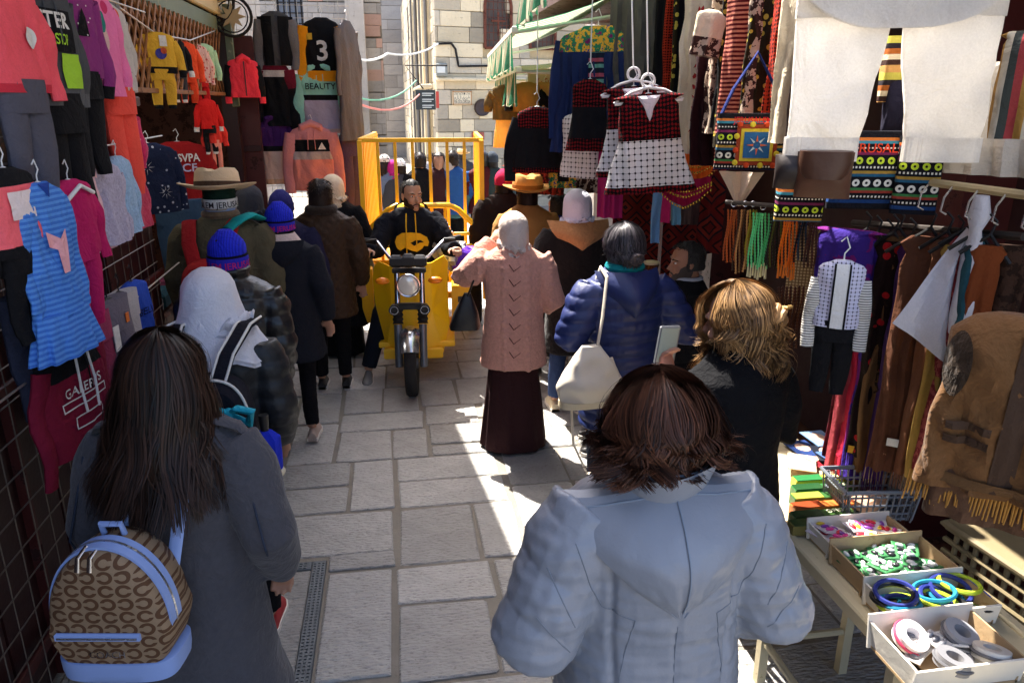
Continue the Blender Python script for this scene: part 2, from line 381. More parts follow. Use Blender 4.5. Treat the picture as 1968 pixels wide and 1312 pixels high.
# beam and frame of the open shop
part('beam', M_GREENP, lb, (-1.56, 6.2, 2.87), (.12, 3.75, .13), .01)
part('fascia', M_CREAM, lb, (-1.5, 7.0, 3.13), (.05, 2.3, .36), .01)
part('door_post', M_BURG, lb, (-1.5, 7.98, 1.5), (.13, .14, 3.0), .01); part('door_post', M_GREENP, lb, (-1.43, 7.86, 2.6), (.06, .06, .9), .008)
part('door_leaf', M_BURG2, lb, (-1.36, 8.1, 1.45), (.2, .05, 2.7), .01)
for z in (.5, 1.1, 1.75, 2.35): part('leaf_rail', M_BURG, lb, (-1.36, 8.065, z), (.18, .02, .06), .005)
part('counter', M_WOODD, lb, (-1.75, 5.4, .4), (.35, 1.6, .8), .02)
for k in range(4): part('folded_stack', cloth([(40, 48, 70), (150, 150, 150), (30, 60, 70), (90, 40, 60)][k]), lb, (-1.72, 4.85 + k * .32, .88), (.28, .26, .13), .03)
wg = empty('wire_grid', (-1.27, 0, 0), 'rusty wire display grid fixed in front of the burgundy doors', 'wire grid')
for k in range(34): MB().tube([(0, .5 + k * .112, .15), (0, .5 + k * .112, 2.75)], .0022, 5).build('wire', M_WIRE, wg)
for k in range(22): MB().tube([(.004, .45, .2 + k * .118), (.004, 4.25, .2 + k * .118)], .0028, 5).build('wire', M_WIRE, wg)
# lattice over the shop opening
lt = empty('wood_lattice', (-1.5, 4.45, 2.27), 'brown diagonal wooden lattice above the open clothes shop', 'lattice')
L, Hh = 3.45, .54
for sgn in (1, -1):
    for k in range(-4, 31):
        y0 = k * .12; pts = []
        for t in (0., 1.):
            pts.append((y0 + sgn * (t - .5) * Hh * .8 + .0, t * Hh))
        (ya, za), (yb, zb) = pts
        if min(ya, yb) < 0 or max(ya, yb) > L: continue
        d = Vector((0, yb - ya, zb - za)); ln_ = d.length; rot = Matrix.Rotation(math.atan2(-(yb - ya), zb - za), 3, 'X')
        MB().box((sgn * .006, (ya + yb) / 2, Hh / 2), (.01, .024, ln_), rot=rot).build('slat', M_WOOD, lt, False)
part('edge_rail', M_WOOD, lt, (-1.485, 6.17, 2.265), (.03, 3.5, .03), .004)
lamp = empty('shop_lamp', (-2.0, 5.6, 2.62), 'row of four bright white round lamps under the shop ceiling behind the lattice', 'lamp')
b = MB(); b.box((0, 0, .05), (.12, 1.1, .04), bev=.01); b.build('housing', M_CREAM, lamp)
for k in range(4): MB().ell((0, -.4 + k * .26, .02), (.075, .09, .03), 16, 8).build('bulb', emit((255, 250, 240), 9), lamp)
# iron star wheels at the shop corner
def wheel(p, r, lab):
    o = empty('iron_wheel', p, lab, 'ornament', 'iron star wheels'); b_ = MB(); b_.torus((0, 0, 0), r, .014); b_.torus((0, 0, 0), r * .8, .006); b_.build('rim', M_DARK, o)
    q = []
    for k in range(16): a = math.pi * k / 8; rr = r * (.72 if k % 2 == 0 else .34); q.append((math.cos(a) * rr, math.sin(a) * rr))
    b_ = MB(); b_.prism(q, -.012, .012); b_.build('star', plain((170, 150, 116), .5, .4), o, False)
wheel(gy(446, 32, 7.75), .17, 'smaller black iron ring with an eight-pointed star, lower of the two'); wheel(gy(402, 0, 7.75), .21, 'larger black iron ring with a star at the shop corner, upper of the two')
# --- sheets added out of view overhead to cast the shade on the left half
M_SHADE_SHEET = cloth((206, 196, 176), transl=.12)
def add_shade_sheet(x0, x1, y0, y1, z, lab, dx=0.):
    b_ = MB(); n = 10
    top = [[Vector((x0 + (x1 + dx * j / n - x0) * i / n, y0 + (y1 - y0) * j / n, z - .12 * math.sin(math.pi * i / n) * math.sin(math.pi * j / n) + .02 * math.sin(i * 2.3 + j))) for i in range(n + 1)] for j in range(n + 1)]
    b_.loft(top, cap=False, closed=False); b_.loft([[p + Vector((0, 0, -.012)) for p in r] for r in top], cap=False, closed=False)
    tag(b_.build('added_shade_sheet', M_SHADE_SHEET), lab, 'shade cloth', 'unseen sheets added to shade the street')
add_shade_sheet(-2.2, -.30, 4.9, 8.9, 3.95, 'beige sheet added out of view high above the yellow tricycle to cast shade', -.36)
add_shade_sheet(-2.2, .50, 1.9, 4.85, 3.6, 'beige sheet added out of view above the nearest walkers to cast shade', -.28)
# --- corner building far ahead, coursed limestone
def stone_wall(root, o, dx, nrm, L_, z0, z1, mat, rh=.36, holes=(), wl=(.4, .95), name='stone', mats=None):
    """courses of separate blocks along direction dx (unit, horizontal) from point o"""
    rot = Matrix.Rotation(math.atan2(dx[1], dx[0]), 3, 'Z'); z = z0; k = 0; loc = Vector(root.location)
    while z < z1:
        h = rh * rnd.uniform(.85, 1.15); x = -rnd.random() * .3
        while x < L_:
            w = rnd.uniform(*wl); a, c = max(0, x), min(L_, x + w); x += w
            if c - a < .06: continue
            if any(a < h1 and c > h0 and z < h3 and z + h > h2 for h0, h1, h2, h3 in holes): 
                pieces = []
                for h0, h1, h2, h3 in holes:
                    if a < h1 and c > h0 and z < h3 and z + h > h2:
                        if h0 - a > .06: pieces.append((a, h0))
                        if c - h1 > .06: pieces.append((h1, c))
            else: pieces = [(a, c)]
            for a_, c_ in pieces:
                b_ = MB(); b_.box((0, 0, 0), (c_ - a_ - .014, .2 + rnd.uniform(-.012, .012), h - .014), rot=rot, bev=.012)
                p = Vector(o) + Vector((dx[0], dx[1], 0)) * ((a_ + c_) / 2) + Vector((0, 0, z + h / 2))
                b_.build(name, rnd.choice(mats) if mats else mat, root, False, p - loc)
        z += h
FX = Vector((1.32, 21.6, -.9)); FD = Vector((.97, .24, 0)).normalized(); FN = Vector((FD.y, -FD.x, 0))
cb = empty('corner_building', FX, 'tall cream limestone corner building with arched grilled windows and a street plaque', 'building')
def onf(x, z, d=0.): return FX + FD * x + Vector((0, 0, z)) + FN * d
def fpx(px, py):    # where a picture point meets the facade plane
    d = ray(px, py); t = (FX - CAM).dot(FN) / d.dot(FN); q = CAM + d * t - FX; return q.dot(FD), q.z
wx0, wz0 = fpx(932, 92); wx1, wz1 = fpx(982, 3)
HO = [(wx0, wx1, wz0, wz1 + .25), (wx0 + 1.35, wx1 + 1.35, wz0, wz1 + .25)]
stone_wall(cb, FX + FN * -.1, FD, FN, 6.5, 0, 6.8, M_WALL, .37, HO, (.3, .95), mats=[M_WALL, M_WALL, M_WALL2, M_WALL3])
rotF = Matrix.Rotation(math.atan2(FD.y, FD.x), 3, 'Z')
b = MB(); b.box(rotF @ Vector((3.6, 1.0, 3.6)), (5.8, 1.75, 7.6), rot=rotF); b.build('wall_core', M_MORTL, cb, False)
M_RUST = worn((120, 66, 48), (84, 46, 36), .7, .2, 9, .55)
for h0, h1, h2, h3 in HO:
    w = h1 - h0; b = MB()
    pts = [(h0, h2), (h1, h2)] + [(h0 + w / 2 + math.cos(a) * w / 2, h3 - w / 2 + math.sin(a) * w / 2) for a in np.linspace(0, math.pi, 12)]
    P2 = [onf(x, z, .0) - FX for x, z in pts]; b.add([p - FN * .11 for p in P2], [tuple(range(len(P2)))]); wi = b.build('window', plain((86, 76, 70), .5), cb, False)
    b = MB(); b.tube([p + FN * .02 for p in P2 + P2[:1]], .045, 6); b.build('frame', M_RUST, wi)
    for k in range(1, 6): x = h0 + w * k / 6; b = MB(); b.tube([onf(x, h2, .0) - FX, onf(x, h3 - .1, .0) - FX], .009, 5); b.build('bar', M_RUST, wi)
    for k in range(1, 7): z = h2 + (h3 - h2) * k / 7.5; b = MB(); b.tube([onf(h0, z, .01) - FX, onf(h1, z, .01) - FX], .009, 5); b.build('bar', M_RUST, wi)
    b = MB(); cx, cz = (h0 + h1) / 2, h2 + (h3 - h2) * .42; b.tube([onf(cx, cz - .3, .03) - FX, onf(cx, cz + .3, .03) - FX], .03, 6); b.tube([onf(cx - .2, cz + .08, .03) - FX, onf(cx + .2, cz + .08, .03) - FX], .03, 6); b.build('cross', M_RUST, wi)
b = MB(); b.box(rotF @ Vector((3.2, -.05, fpx(900, 153)[1])), (6.4, .26, .09), rot=rotF, bev=.03); b.build('cornice', M_WALL, cb, False)
b = MB(); b.box((rotF @ Vector((0, 0, 0))) + onf(*fpx(918, 262), .02) - FX, (.36, .05, .22), rot=rotF); b.build('brick_patch', plain((170, 96, 80), .8, 0, .3, .2, .6, 20), cb, False)
# side wall of the same building, running on down the street, with pilasters and pipes
SX = Vector((1.32, 21.7, -.9))
stone_wall(cb, SX + Vector((.12, 0, 0)), Vector((-.02, 1, 0)).normalized(), None, 22, 0, 7.5, M_WALL, .42, (), (.6, 1.3), mats=[M_WALL, M_WALL2, M_WALL3])
b = MB(); b.box((1.3, 12.2, 3.6), (2.1, 19.5, 7.6)); b.build('wall_core', M_MORT, cb, False)
for k in range(9): b = MB(); y = 1 + k * 2.1; b.box((-.06 - .02 * k, y + 1.2, 3.4), (.16, .35 + .3 * (k % 2), 6.8), bev=.03); b.build('pilaster', M_WALL if k < 5 else M_GREYST, cb, False)
for k in range(5): b = MB(); y = 1.9 + k * 3.1; b.tube([(-.14 - .03 * k, y, 0), (-.14 - .03 * k, y, 7)], .05, 8); b.build('drain_pipe', plain((120, 116, 112), .5, .4), cb)
b = MB(); b.box((-.24, 4.0, fpx(800, 165)[1]), (.3, 7.5, .12), bev=.03); b.build('ledge', M_WALL, cb, False)
def on_facade(nm, px0, py0, px1, py1, t, m, lab, cat, d=.05):
    x0, z1 = fpx(px0, py0); x1, z0 = fpx(px1, py1); o = empty(nm, onf((x0 + x1) / 2, (z0 + z1) / 2, d), lab, cat, rz=math.atan2(FD.y, FD.x)); w, h = x1 - x0, z1 - z0
    return o, w, h
o, w, h = on_facade('street_plaque', 868, 175, 906, 202, .03, None, 'pale ceramic street name plaque in three scripts on the cream stone wall', 'sign')
b = MB(); b.box((0, .02, 0), (w, .04, h), bev=.004); b.build('tile', plain((226, 214, 184), .35, 0, .08), o)
b = MB()
for c, d in (((0, 0, h / 2 - .02), (w, .012, .022)), ((0, 0, -h / 2 + .02), (w, .012, .022)), ((w / 2 - .02, 0, 0), (.022, .012, h)), ((-w / 2 + .02, 0, 0), (.022, .012, h))): b.box(Vector(c) + Vector((0, -.004, 0)), d)
b.build('border', plain((168, 120, 70), .5), o, False)
def letters(par, s, size, x, z, y, m, bold=.0, name='lettering', wmax=None):
    v, f = text_tris(s, size, bold)
    if wmax:
        ww = max(p[0] for p in v) - min(p[0] for p in v); k = min(1, wmax / ww); v = [(a * k, c) for a, c in v]
    b_ = MB(); b_.add([(a + x, y, c + z) for a, c in v], f); return b_.build(name, m, par, False)
M_INK = plain((40, 36, 40), .6)
letters(o, '\u05d4\u05d6\u05d5\u05e8\u05d5\u05dc\u05d5\u05d3 \u05d4\u05d9\u05d5', .11, 0, h * .2, -.004, M_INK, 0, wmax=w * .8)
letters(o, '\u0645\u0644\u0627\u0644\u0627 \u0642\u064a\u0631\u0637', .12, 0, -h * .06, -.004, M_INK, 0, wmax=w * .8)
letters(o, 'VIA DOLOROSA', .12, 0, -h * .38, -.004, M_INK, .01, wmax=w * .84)
o, w, h = on_facade('bronze_disc', 911, 192, 941, 222, 0, None, 'dark round bronze disc mounted on the cream stone wall beside the plaque', 'plaque', .06)
b = MB(); r = w / 2; b.loft([[Vector((math.cos(a) * q, y, math.sin(a) * q)) for a in np.linspace(0, 2 * math.pi, 33)[:-1]] for q, y in ((r, .06), (r, 0), (r * .94, -.03), (r * .86, -.02), (r * .2, -.05), (.02, -.06))]); b.build('disc', plain((66, 54, 52), .45, .5, .2, .5, .4, 12), o)
p = gy(818, 192, 20.9); o = empty('direction_sign', p, 'black hanging street sign with rows of white lines beside a red edge', 'sign'); b = MB(); b.box((0, 0, 0), (.52, .04, .5), bev=.005); b.build('board', plain((36, 44, 46), .4), o, False)
for k in range(3):
    for q in range(2): b = MB(); b.box((.06 - .03 * q, -.023, .16 - k * .15 - q * .05), (.3 - .06 * q, .006, .016)); b.build('text_line', plain((220, 224, 220), .5), o, False)
b = MB(); b.box((.31, 0, 0), (.08, .045, .42)); b.build('red_edge', plain((170, 60, 50), .5), o, False)
b = MB(); b.tube([(-.05, 0, .27), (-.5, 0.1, .85), (.6, .1, .85)], .02, 6); b.build('bracket', M_DARK, o)
p = onf(*fpx(846, 135), .12); o = empty('wall_lamp', p, 'grey floodlight box fixed to the building corner', 'lamp'); b = MB(); b.box((0, 0, 0), (.3, .2, .34), bev=.03); b.build('housing', plain((130, 134, 128), .5), o); b = MB(); b.box((-.02, -.105, .02), (.22, .02, .2), bev=.008); b.build('glass', plain((210, 214, 210), .15), o)
def cable(nm, pts, r, m, lab, sag=0.):
    P = [Vector(q) for q in pts]; out = []
    for i in range(len(P) - 1):
        for t in np.linspace(0, 1, 9)[:-1 if i < len(P) - 2 else None]: q = P[i].lerp(P[i + 1], t); q.z -= sag * 4 * t * (1 - t); out.append(q)
    b_ = MB(); b_.tube(out, r, 6); tag(b_.build(nm, m), lab, 'cable', 'cables strung over the street')
cable('cable', [onf(*fpx(838, 85), .06), onf(*fpx(866, 84), .06), onf(*fpx(874, 95), .06), onf(*fpx(880, 128), .06), onf(*fpx(940, 127), .06)], .03, M_DARK, 'black cable clipped along the cream facade')
cable('cable', [gy(655, 102, 12.5), gy(745, 103, 17), onf(*fpx(840, 85), .1)], .022, plain((210, 210, 205), .5), 'pale string of lights sagging across the street', .12)
cable('cable', [gy(660, 180, 12.5), gy(800, 155, 20)], .018, plain((90, 150, 120), .5), 'thin green cable sagging across the street', .25)
cable('cable', [gy(655, 182, 12.5), gy(806, 182, 20.5)], .02, plain((190, 110, 100), .5), 'thin red cable sagging across the street', .3)
# --- old house at the far end, grey and red courses
ob = empty('old_house', (-6.0, 33, -.8), 'weathered old house with grey and red stone courses at the far end of the street', 'building')
z = 0.
for k in range(22):
    stone_wall(ob, Vector((-6.0, 33, -.8 + k * .42)), Vector((1, 0, 0)), None, 5.9, 0, .2, M_GREYST if (k % 3 or k < 8) else M_REDST, .42, [(1.9, 2.9, -9, 99)] if 12 <= k <= 16 else (), (.5, 1.1), mats=[M_GREYST, M_GREYST, M_REDST] if k > 9 else None)
b = MB(); b.box((2.95, 1.3, 4.6), (5.9, 2.3, 9.6)); b.build('wall_core', M_MORT, ob, False)
wf = MB(); wf.box((2.4, .08, 6.1), (1.0, .05, 2.1)); wf = wf.build('window', plain((110, 116, 128), .3), ob, False)
for k in range(5): b = MB(); b.tube([(1.95 + k * .22, -.02, 5.1), (1.95 + k * .22, -.02, 7.1)], .03, 5); b.build('bar', M_DARK, wf)
for k in range(6): b = MB(); b.tube([(1.9, -.03, 5.15 + k * .38), (2.9, -.03, 5.15 + k * .38)], .02, 5); b.build('bar', M_DARK, wf)
b = MB(); b.box((4.9, -.5, 4.1), (.7, 1.0, 8.2), bev=.05); b.build('buttress', M_GREYST, ob, False)
b = MB(); b.box((3.2, -.9, 2.9), (3.6, 1.9, .3), rot=Matrix.Rotation(.12, 3, 'Y'), bev=.05); b.build('lean_to_roof', worn((120, 112, 100), (70, 66, 62), .8), ob, False)
sb = empty('end_house', (0, 45, -.8), 'shaded grey stone house closing the view down the street', 'building')
stone_wall(sb, Vector((-1.2, 45, -.8)), Vector((1, 0, 0)), None, 4.5, 0, 13, M_GREYST, .6, (), (.8, 1.6)); b = MB(); b.box((1, 1.2, 6.5), (4.5, 2.2, 13)); b.build('wall_core', M_MORT, sb, False)
# --- right-hand shops
rb = empty('bazaar_building', (2.5, 0, 0), 'old stone bazaar building with dark open shops hung with textiles', 'building')
part('shop_back', plain((50, 20, 20), .8, 0, .3), rb, (2.75, 4.6, 1.55), (.1, 8.6, 3.1)); part('shop_ceiling', M_WOODD, rb, (2.2, 4.9, 3.12), (1.2, 9.2, .08))
part('upper_wall', M_GREYST, rb, (3.4, 4.6, 4.5), (1.9, 9.4, 2.7)); part('end_wall', M_GREYST, rb, (3.3, 9.6, 2.2), (1.6, .6, 5.0))
for y in (3.05, 5.6, 8.2): part('pier', M_BURG2, rb, (2.6, y, 1.5), (.3, .16, 3.05), .01)
part('shop_floor', M_WOODD, rb, (2.5, 4.6, .05), (.5, 8.6, .1))
# awnings: striped cloth on a rail with a scalloped valance
M_AWN = cloth((0, 0, 0), p_stripes(1, .19, [(58, 128, 96), (222, 216, 190)]), transl=.4, bump=.2)
M_RAIL = plain((226, 224, 214), .4, .1, .1)
def awning(x, y0, y1, z, dx, dz, lab):
    o = empty('awning', (x - .0738 * (y1 - y0), y0, z), lab, 'awning', 'green striped awnings', rz=-.0738); L_ = y1 - y0; n = 24; b_ = MB()
    b_.loft([[Vector((t * dx, L_ * i / n, .03 + t * dz - .06 * math.sin(math.pi * t))) for i in range(n + 1)] for t in np.linspace(0, 1, 7)], cap=False, closed=False); b_.build('canopy', M_AWN, o)
    b_ = MB(); b_.box((0, L_ / 2, 0), (.045, L_ + .05, .05), bev=.008); b_.build('front_rail', M_RAIL, o, False)
    b_ = MB(); m_ = int(L_ / .19); N_ = m_ * 8; r0 = []; r1 = []
    for i in range(N_ + 1):
        y = L_ * i / N_; w_ = .022 * math.sin(y * 17) + .012 * math.sin(y * 41); r0.append(Vector((-.02, y, -.02))); r1.append(Vector((-.03 + w_, y, -.25 - .035 * abs(math.sin(math.pi * y / .19)))))
    b_.loft([r0, [a.lerp(c, .5) for a, c in zip(r0, r1)], r1], cap=False, closed=False); b_.build('valance', M_AWN, o)
    for y in (.1, L_ - .1): b_ = MB(); b_.tube([(0, y, -.01), (dx, y, dz - .25)], .016, 6); b_.build('arm', M_RAIL, o)
awning(1.20, 5.9, 9.35, 2.70, 1.15, .42, 'upper green and white striped awning with glowing scalloped valance')
awning(1.25, 6.3, 9.1, 2.44, .9, .22, 'lower green and white striped awning hung just beneath the other')
awning(1.0, 4.4, 5.85, 2.98, 1.2, .45, 'highest green striped awning jutting out over the embroidered dresses')
o = empty('shop_sign', (1.75, 7.6, 2.25), 'pale shop board with red lines of script under the awnings', 'sign'); b = MB(); b.box((0, 0, 0), (.8, .03, .5)); b.build('board', plain((196, 190, 160), .5), o, False)
for k in range(4): letters(o, '\u0647\u064a\u0642\u0631\u0634 \u0632\u064a\u0631\u0637\u062a', .1, 0, .12 - k * .11, -.018, plain((170, 50, 44), .5), wmax=.62)
# ================================================================ PEOPLE
HEADP = [(0, .13, .36, .02), (.05, .21, .40, .06), (.13, .265, .415, .16), (.25, .295, .405, .30), (.38, .315, .40, .38), (.5, .33, .395, .42), (.62, .338, .40, .435), (.74, .325, .385, .425), (.85, .28, .33, .37), (.94, .19, .22, .26), (.99, .07, .08, .1)]
def Rz(a): return Matrix.Rotation(a, 3, 'Z')
def hand(mb, wr, d, side, s, curl=.5, n_f=4, grip=None):
    """palm and five fingers continuing from the wrist along d"""
    d = Vector(d).normalized(); ref = Vector((0, 0, 1)) if abs(d.z) < .8 else Vector((0, 1, 0))
    a = d.cross(ref).normalized(); nrm = a.cross(d).normalized()
    pa = Vector(wr) + d * .02 * s; pb = Vector(wr) + d * .095 * s
    mb.tube([Vector(wr) - d * .03 * s, pa, Vector(wr) + d * .055 * s, pb], [.027 * s, .031 * s, .041 * s, .036 * s], 10, flat=.5, up=nrm)
    for k in range(n_f):
        o = (k - 1.5) * .02 * s; L = (.062, .075, .07, .055)[k] * s; p = pb + a * o - d * .012 * s; pts = [p]; ang = 0.
        for j in range(3): ang += curl * (.55, .8, .6)[j]; p = p + (d * math.cos(ang) - nrm * math.sin(ang)) * L * (.45, .32, .26)[j]; pts.append(p)
        mb.tube(pts, [.0095 * s, .0092 * s, .0085 * s, .0065 * s], 8)
    t = pa + a * (-side * .03 * s); mb.tube([t, t + (d * .6 - a * side * .7 - nrm * .3).normalized() * .035 * s, t + (d * .9 - a * side * .45 - nrm * .6).normalized() * .065 * s], [.013 * s, .011 * s, .008 * s], 8)
ARMS = {'down': ((.255, -.03, 1.09), (.265, .05, .85)), 'front': ((.285, -.05, 1.09), (.13, .2, 1.0)), 'pocket': ((.30, -.08, 1.10), (.23, .10, .90)), 'up': ((.26, .14, 1.14), (.12, .27, 1.33)), 'bag': ((.27, -.1, 1.1), (.20, .12, 1.05)), 'head': ((.36, .12, 1.33), (.13, .16, 1.50))}
def sidearm(k, sg):
    e, w = ARMS[k] if isinstance(k, str) else k
    return Vector((e[0] * sg, e[1], e[2])), Vector((w[0] * sg, w[1], w[2]))
def folds(amp=.006, sc=9., seed=0., st=(1.3, 1.3, .55)):
    return lambda co, no: nz(co, sc, seed, st) * amp + nz(co, sc * 2.6, seed + 5, (1, 1, 1.4)) * amp * .4
def puff(per=.085, amp=.010, seed=0., diag=0., hood=0.):
    def f(co, no):
        z = co[:, 2] + diag * np.abs(co[:, 0]) + nz(co, 4, seed) * .008
        w = np.abs(np.sin(np.pi * z / per)) ** .55 - .75
        return w * amp + nz(co, 14, seed) * amp * .35 + nz(co, 45, seed + 3, (1, 1, .4)) * amp * .22
    return f
def diamond(per=.09, amp=.007):
    def f(co, no):
        u = co[:, 0] + co[:, 1]; a = np.abs(np.sin(np.pi * (u + co[:, 2]) / per)); b_ = np.abs(np.sin(np.pi * (u - co[:, 2]) / per))
        return (np.minimum(a, b_) ** .5 - .6) * amp
    return f
def knit(per=.16, amp=.009):
    def f(co, no):
        x = co[:, 0]; cab = np.exp(-((np.abs(np.mod(x, per) - per / 2)) / .016) ** 2) * (1 + .5 * np.sin(co[:, 2] * 130 + np.sign(x) * 1.5)); 
        return cab * amp * .8 + nz(co, 8, 3., (1, 1, .5)) * .006 + nz(co, 60, 1.) * .0015
    return f
class Person:
    def __init__(s, pos, h, label, rot=0., cat='person', group=None, sk=(176, 130, 105), vox=.011, lean=0.):
        s.h = h; s.k = h / 1.65; s.sk = skin(sk); s.vox = vox
        z = pos[2] if len(pos) > 2 else ground(pos[1])
        s.root = empty('person', (pos[0], pos[1], z), label, cat, group, rz=rot); s.rot = rot
        s.hz = 1.425; s.hh = .225; s.hc = Vector((0, .0, 1.545)); s.lean = lean
        s.M = Matrix.Identity(3)
    def sc(s, mb): mb.v = [tuple(Vector(p) * s.k) for p in mb.v]; return mb
    def hp(s, p):      # point in head space -> local
        return s.M @ (Vector(p) - Vector((0, 0, s.hz + .03))) + Vector((0, s.lean, s.hz + .03))
    def body(s, arms=('down', 'down'), yaw=0., pitch=0., legs=((-.09, 0), (.09, 0)), hands=(1, 1), curl=.6, sit=None, hand_dir=None, fine=0):
        s.M = Rz(yaw) @ Matrix.Rotation(-pitch, 3, 'X'); b = MB(); HH = s.hh; rings = []
        for z, w, f, bk in HEADP:
            q = []
            for i in range(28):
                a = 2 * math.pi * i / 28; c, sn = math.cos(a), math.sin(a)
                q.append(s.hp((c * w * HH, .012 + (sn * f if sn > 0 else sn * bk) * HH, s.hz + z * HH)))
            rings.append(q)
        b.loft(rings)
        hz = lambda x, y, z: s.hp((x * HH, .012 + y * HH, s.hz + z * HH))
        b.tube([hz(0, .36, .56), hz(0, .44, .42), hz(0, .5, .335), hz(0, .40, .30)], [.009, .010, .0145, .010], 8)
        b.tube([hz(-.09, .40, .175), hz(0, .43, .18), hz(.09, .40, .175)], [.006, .010, .006], 8); b.tube([hz(-.08, .39, .135), hz(0, .425, .13), hz(.08, .39, .135)], [.006, .011, .006], 8)
        b.ell(hz(0, .36, .05), (.025, .022, .02), 10, 6)
        for sg in (-1, 1):
            b.tube([hz(sg * .06, .40, .585), hz(sg * .17, .385, .605), hz(sg * .26, .30, .58)], [.009, .011, .007], 8)
            b.ell(hz(sg * .345, -.02, .45), (.009, .02, .032), 10, 8, rot=s.M @ Rz(sg * -.35))
            b.ell(hz(sg * .17, .30, .33), (.024, .018, .026), 10, 6)
        b.tube([(0, -.02, 1.30), (0, -.01 + s.lean * .5, 1.39), s.hp((0, -.008, 1.47))], [.062, .053, .056], 14)
        rt_ = [(1.40, .07, .06), (1.37, .15, .08), (1.30, .16, .095), (1.15, .14, .095), (1.02, .13, .09), (.90, .15, .1), (.82, .14, .095)]
        b.loft([ering(0, 0, z, x, y, 20, 2.3) for z, x, y in rt_])
        for i, sg in ((0, -1), (1, 1)):
            e, w = sidearm(arms[i], sg); sh = Vector((.165 * sg, 0, 1.355))
            b.tube([sh, sh.lerp(e, .5), e, e.lerp(w, .5), w], [.045, .042, .036, .034, .026], 10)
            if hands[i]: hand(b, w, hand_dir[i] if hand_dir and hand_dir[i] else (w - e), sg, 1., curl)
        s.legp = []
        for i, sg in ((0, -1), (1, 1)):
            if sit: hip, kn, an = [Vector(q) for q in sit[i]]
            else: x, y = legs[i]; hip = Vector((.085 * sg, 0, .86)); an = Vector((x * 1.05, y, .085 + max(0, -y) * .12)); kn = hip.lerp(an, .5) + Vector((0, .03 + abs(y) * .10, .02))
            s.legp.append((hip, kn, an)); b.tube([hip, hip.lerp(kn, .5), kn, kn.lerp(an, .4), an], [.085, .075, .055, .052, .034], 12)
        s.arms = [sidearm(arms[i], sg) for i, sg in ((0, -1), (1, 1))]
        me = fuse(s.sc(b), max(.018, s.vox * 1.5) if not fine else fine, 1 if not fine else 2, 'body', s.sk); s.bo = link('body', me, s.root); return s
    def face(s, brow=(30, 22, 18), eye=(40, 28, 20)):
        HH = s.hh; hz = lambda x, y, z: s.hp((x * HH, .012 + y * HH, s.hz + z * HH)) * s.k
        for sg in (-1, 1):
            b = MB(); b.ell(hz(sg * .155, .366, .5), (.0125, .0085, .0062), 12, 8, rot=s.M); e = b.build('eye', plain((225, 220, 214), .2), s.bo)
            b = MB(); b.ell(hz(sg * .155, .398, .5), (.0056, .0035, .0056), 10, 6, rot=s.M); b.build('iris', plain(eye, .15), s.bo)
            b = MB(); b.tube([hz(sg * .06, .425, .575), hz(sg * .17, .412, .605), hz(sg * .27, .325, .575)], [.003, .0055, .002], 6); b.build('eyebrow', plain(brow, .8), s.bo)
        b = MB(); b.tube([hz(-.1, .40, .155), hz(-.03, .437, .158), hz(.03, .437, .158), hz(.1, .40, .155)], [.002, .0065, .0065, .002], 6); b.build('lips', plain((150, 84, 76), .5), s.bo)
    def top(s, mat, hem=.82, b=.02, fl=.01, disp=None, name='coat', arms=None, collar=.0, vox=None, sl=1., shoulder=0., neck=1.455, back=0.):
        m = MB(); P = [(hem, .172 + b + fl, .135 + b + fl), (min(.98, hem + .16), .168 + b + fl * .5, .128 + b + fl * .5), (1.06, .155 + b, .115 + b), (1.2, .17 + b, .125 + b), (1.31, .188 + b * .9, .12 + b * .9), (1.365, .18 + b * .8 + shoulder, .105 + b * .7), (1.405, .13 + b * .5, .088 + b * .5), (1.435, .085 + b * .3, .078 + b * .3), (neck, .072 + collar, .074 + collar)]
        if collar: P.append((neck + .03, .076 + collar, .078 + collar))
        P = [p for i, p in enumerate(P) if p[0] >= hem and (i == 0 or p[0] > hem + .02)]
        m.loft([ering(0, s.lean * max(0, (z - 1.2) / .25) * .6 - back * max(0, math.sin((z - hem) / (1.5 - hem) * 3.14)), z, x, y, 32, 2.25) for z, x, y in P])
        for i, sg in ((0, -1), (1, 1)):
            e, w = s.arms[i]; sh = Vector((.16 * sg, 0, 1.345)); w2 = e.lerp(w, sl)
            m.tube([sh, sh.lerp(e, .3) + Vector((.012 * sg, 0, 0)), sh.lerp(e, .7), e, e.lerp(w2, .35), e.lerp(w2, .8), w2], [.06 + b * .8, .066 + b * .85, .06 + b * .8, .056 + b * .8, .053 + b * .75, .046 + b * .6, .04 + b * .45], 16)
        me = fuse(s.sc(m), vox or s.vox, 3, name, mat, disp or folds(.007)); return link(name, me, s.root)
    def trousers(s, mat, w=.0, vox=.014, name='trousers', hi=.95):
        m = MB(); m.loft([ering(0, 0, z, x + w, y + w, 24) for z, x, y in ((.78, .15, .11), (.86, .165, .12), (hi, .155, .112))])
        for hip, kn, an in s.legp: m.tube([hip + Vector((0, 0, .02)), hip.lerp(kn, .5), kn, kn.lerp(an, .5), an.lerp(kn, .06)], [.1 + w, .09 + w, .068 + w, .06 + w, .052 + w], 16)
        return link(name, fuse(s.sc(m), vox, 2, name, mat, folds(.007, 11, 2.)), s.root)
    def skirt(s, mat, top=.95, hem=.03, r=.2, pleat=.05, n=72, name='skirt'):
        m = MB(); ph = rnd.random() * 6; wave = lambda a, z: pleat * (math.sin(9 * a + ph + math.sin(z * 3)) * .5 + math.sin(15 * a + ph * 2) * .35 + math.sin(5 * a) * .3) * min(1, (top - z) / .5)
        m.loft([ering(0, 0, z, .15 + (r - .15) * t, .115 + (r * .85 - .115) * t, n, 2, wave) for t, z in ((t, top + (hem - top) * t) for t in np.linspace(0, 1, 14))])
        return link(name, s.sc(m).mesh(name, mat), s.root)
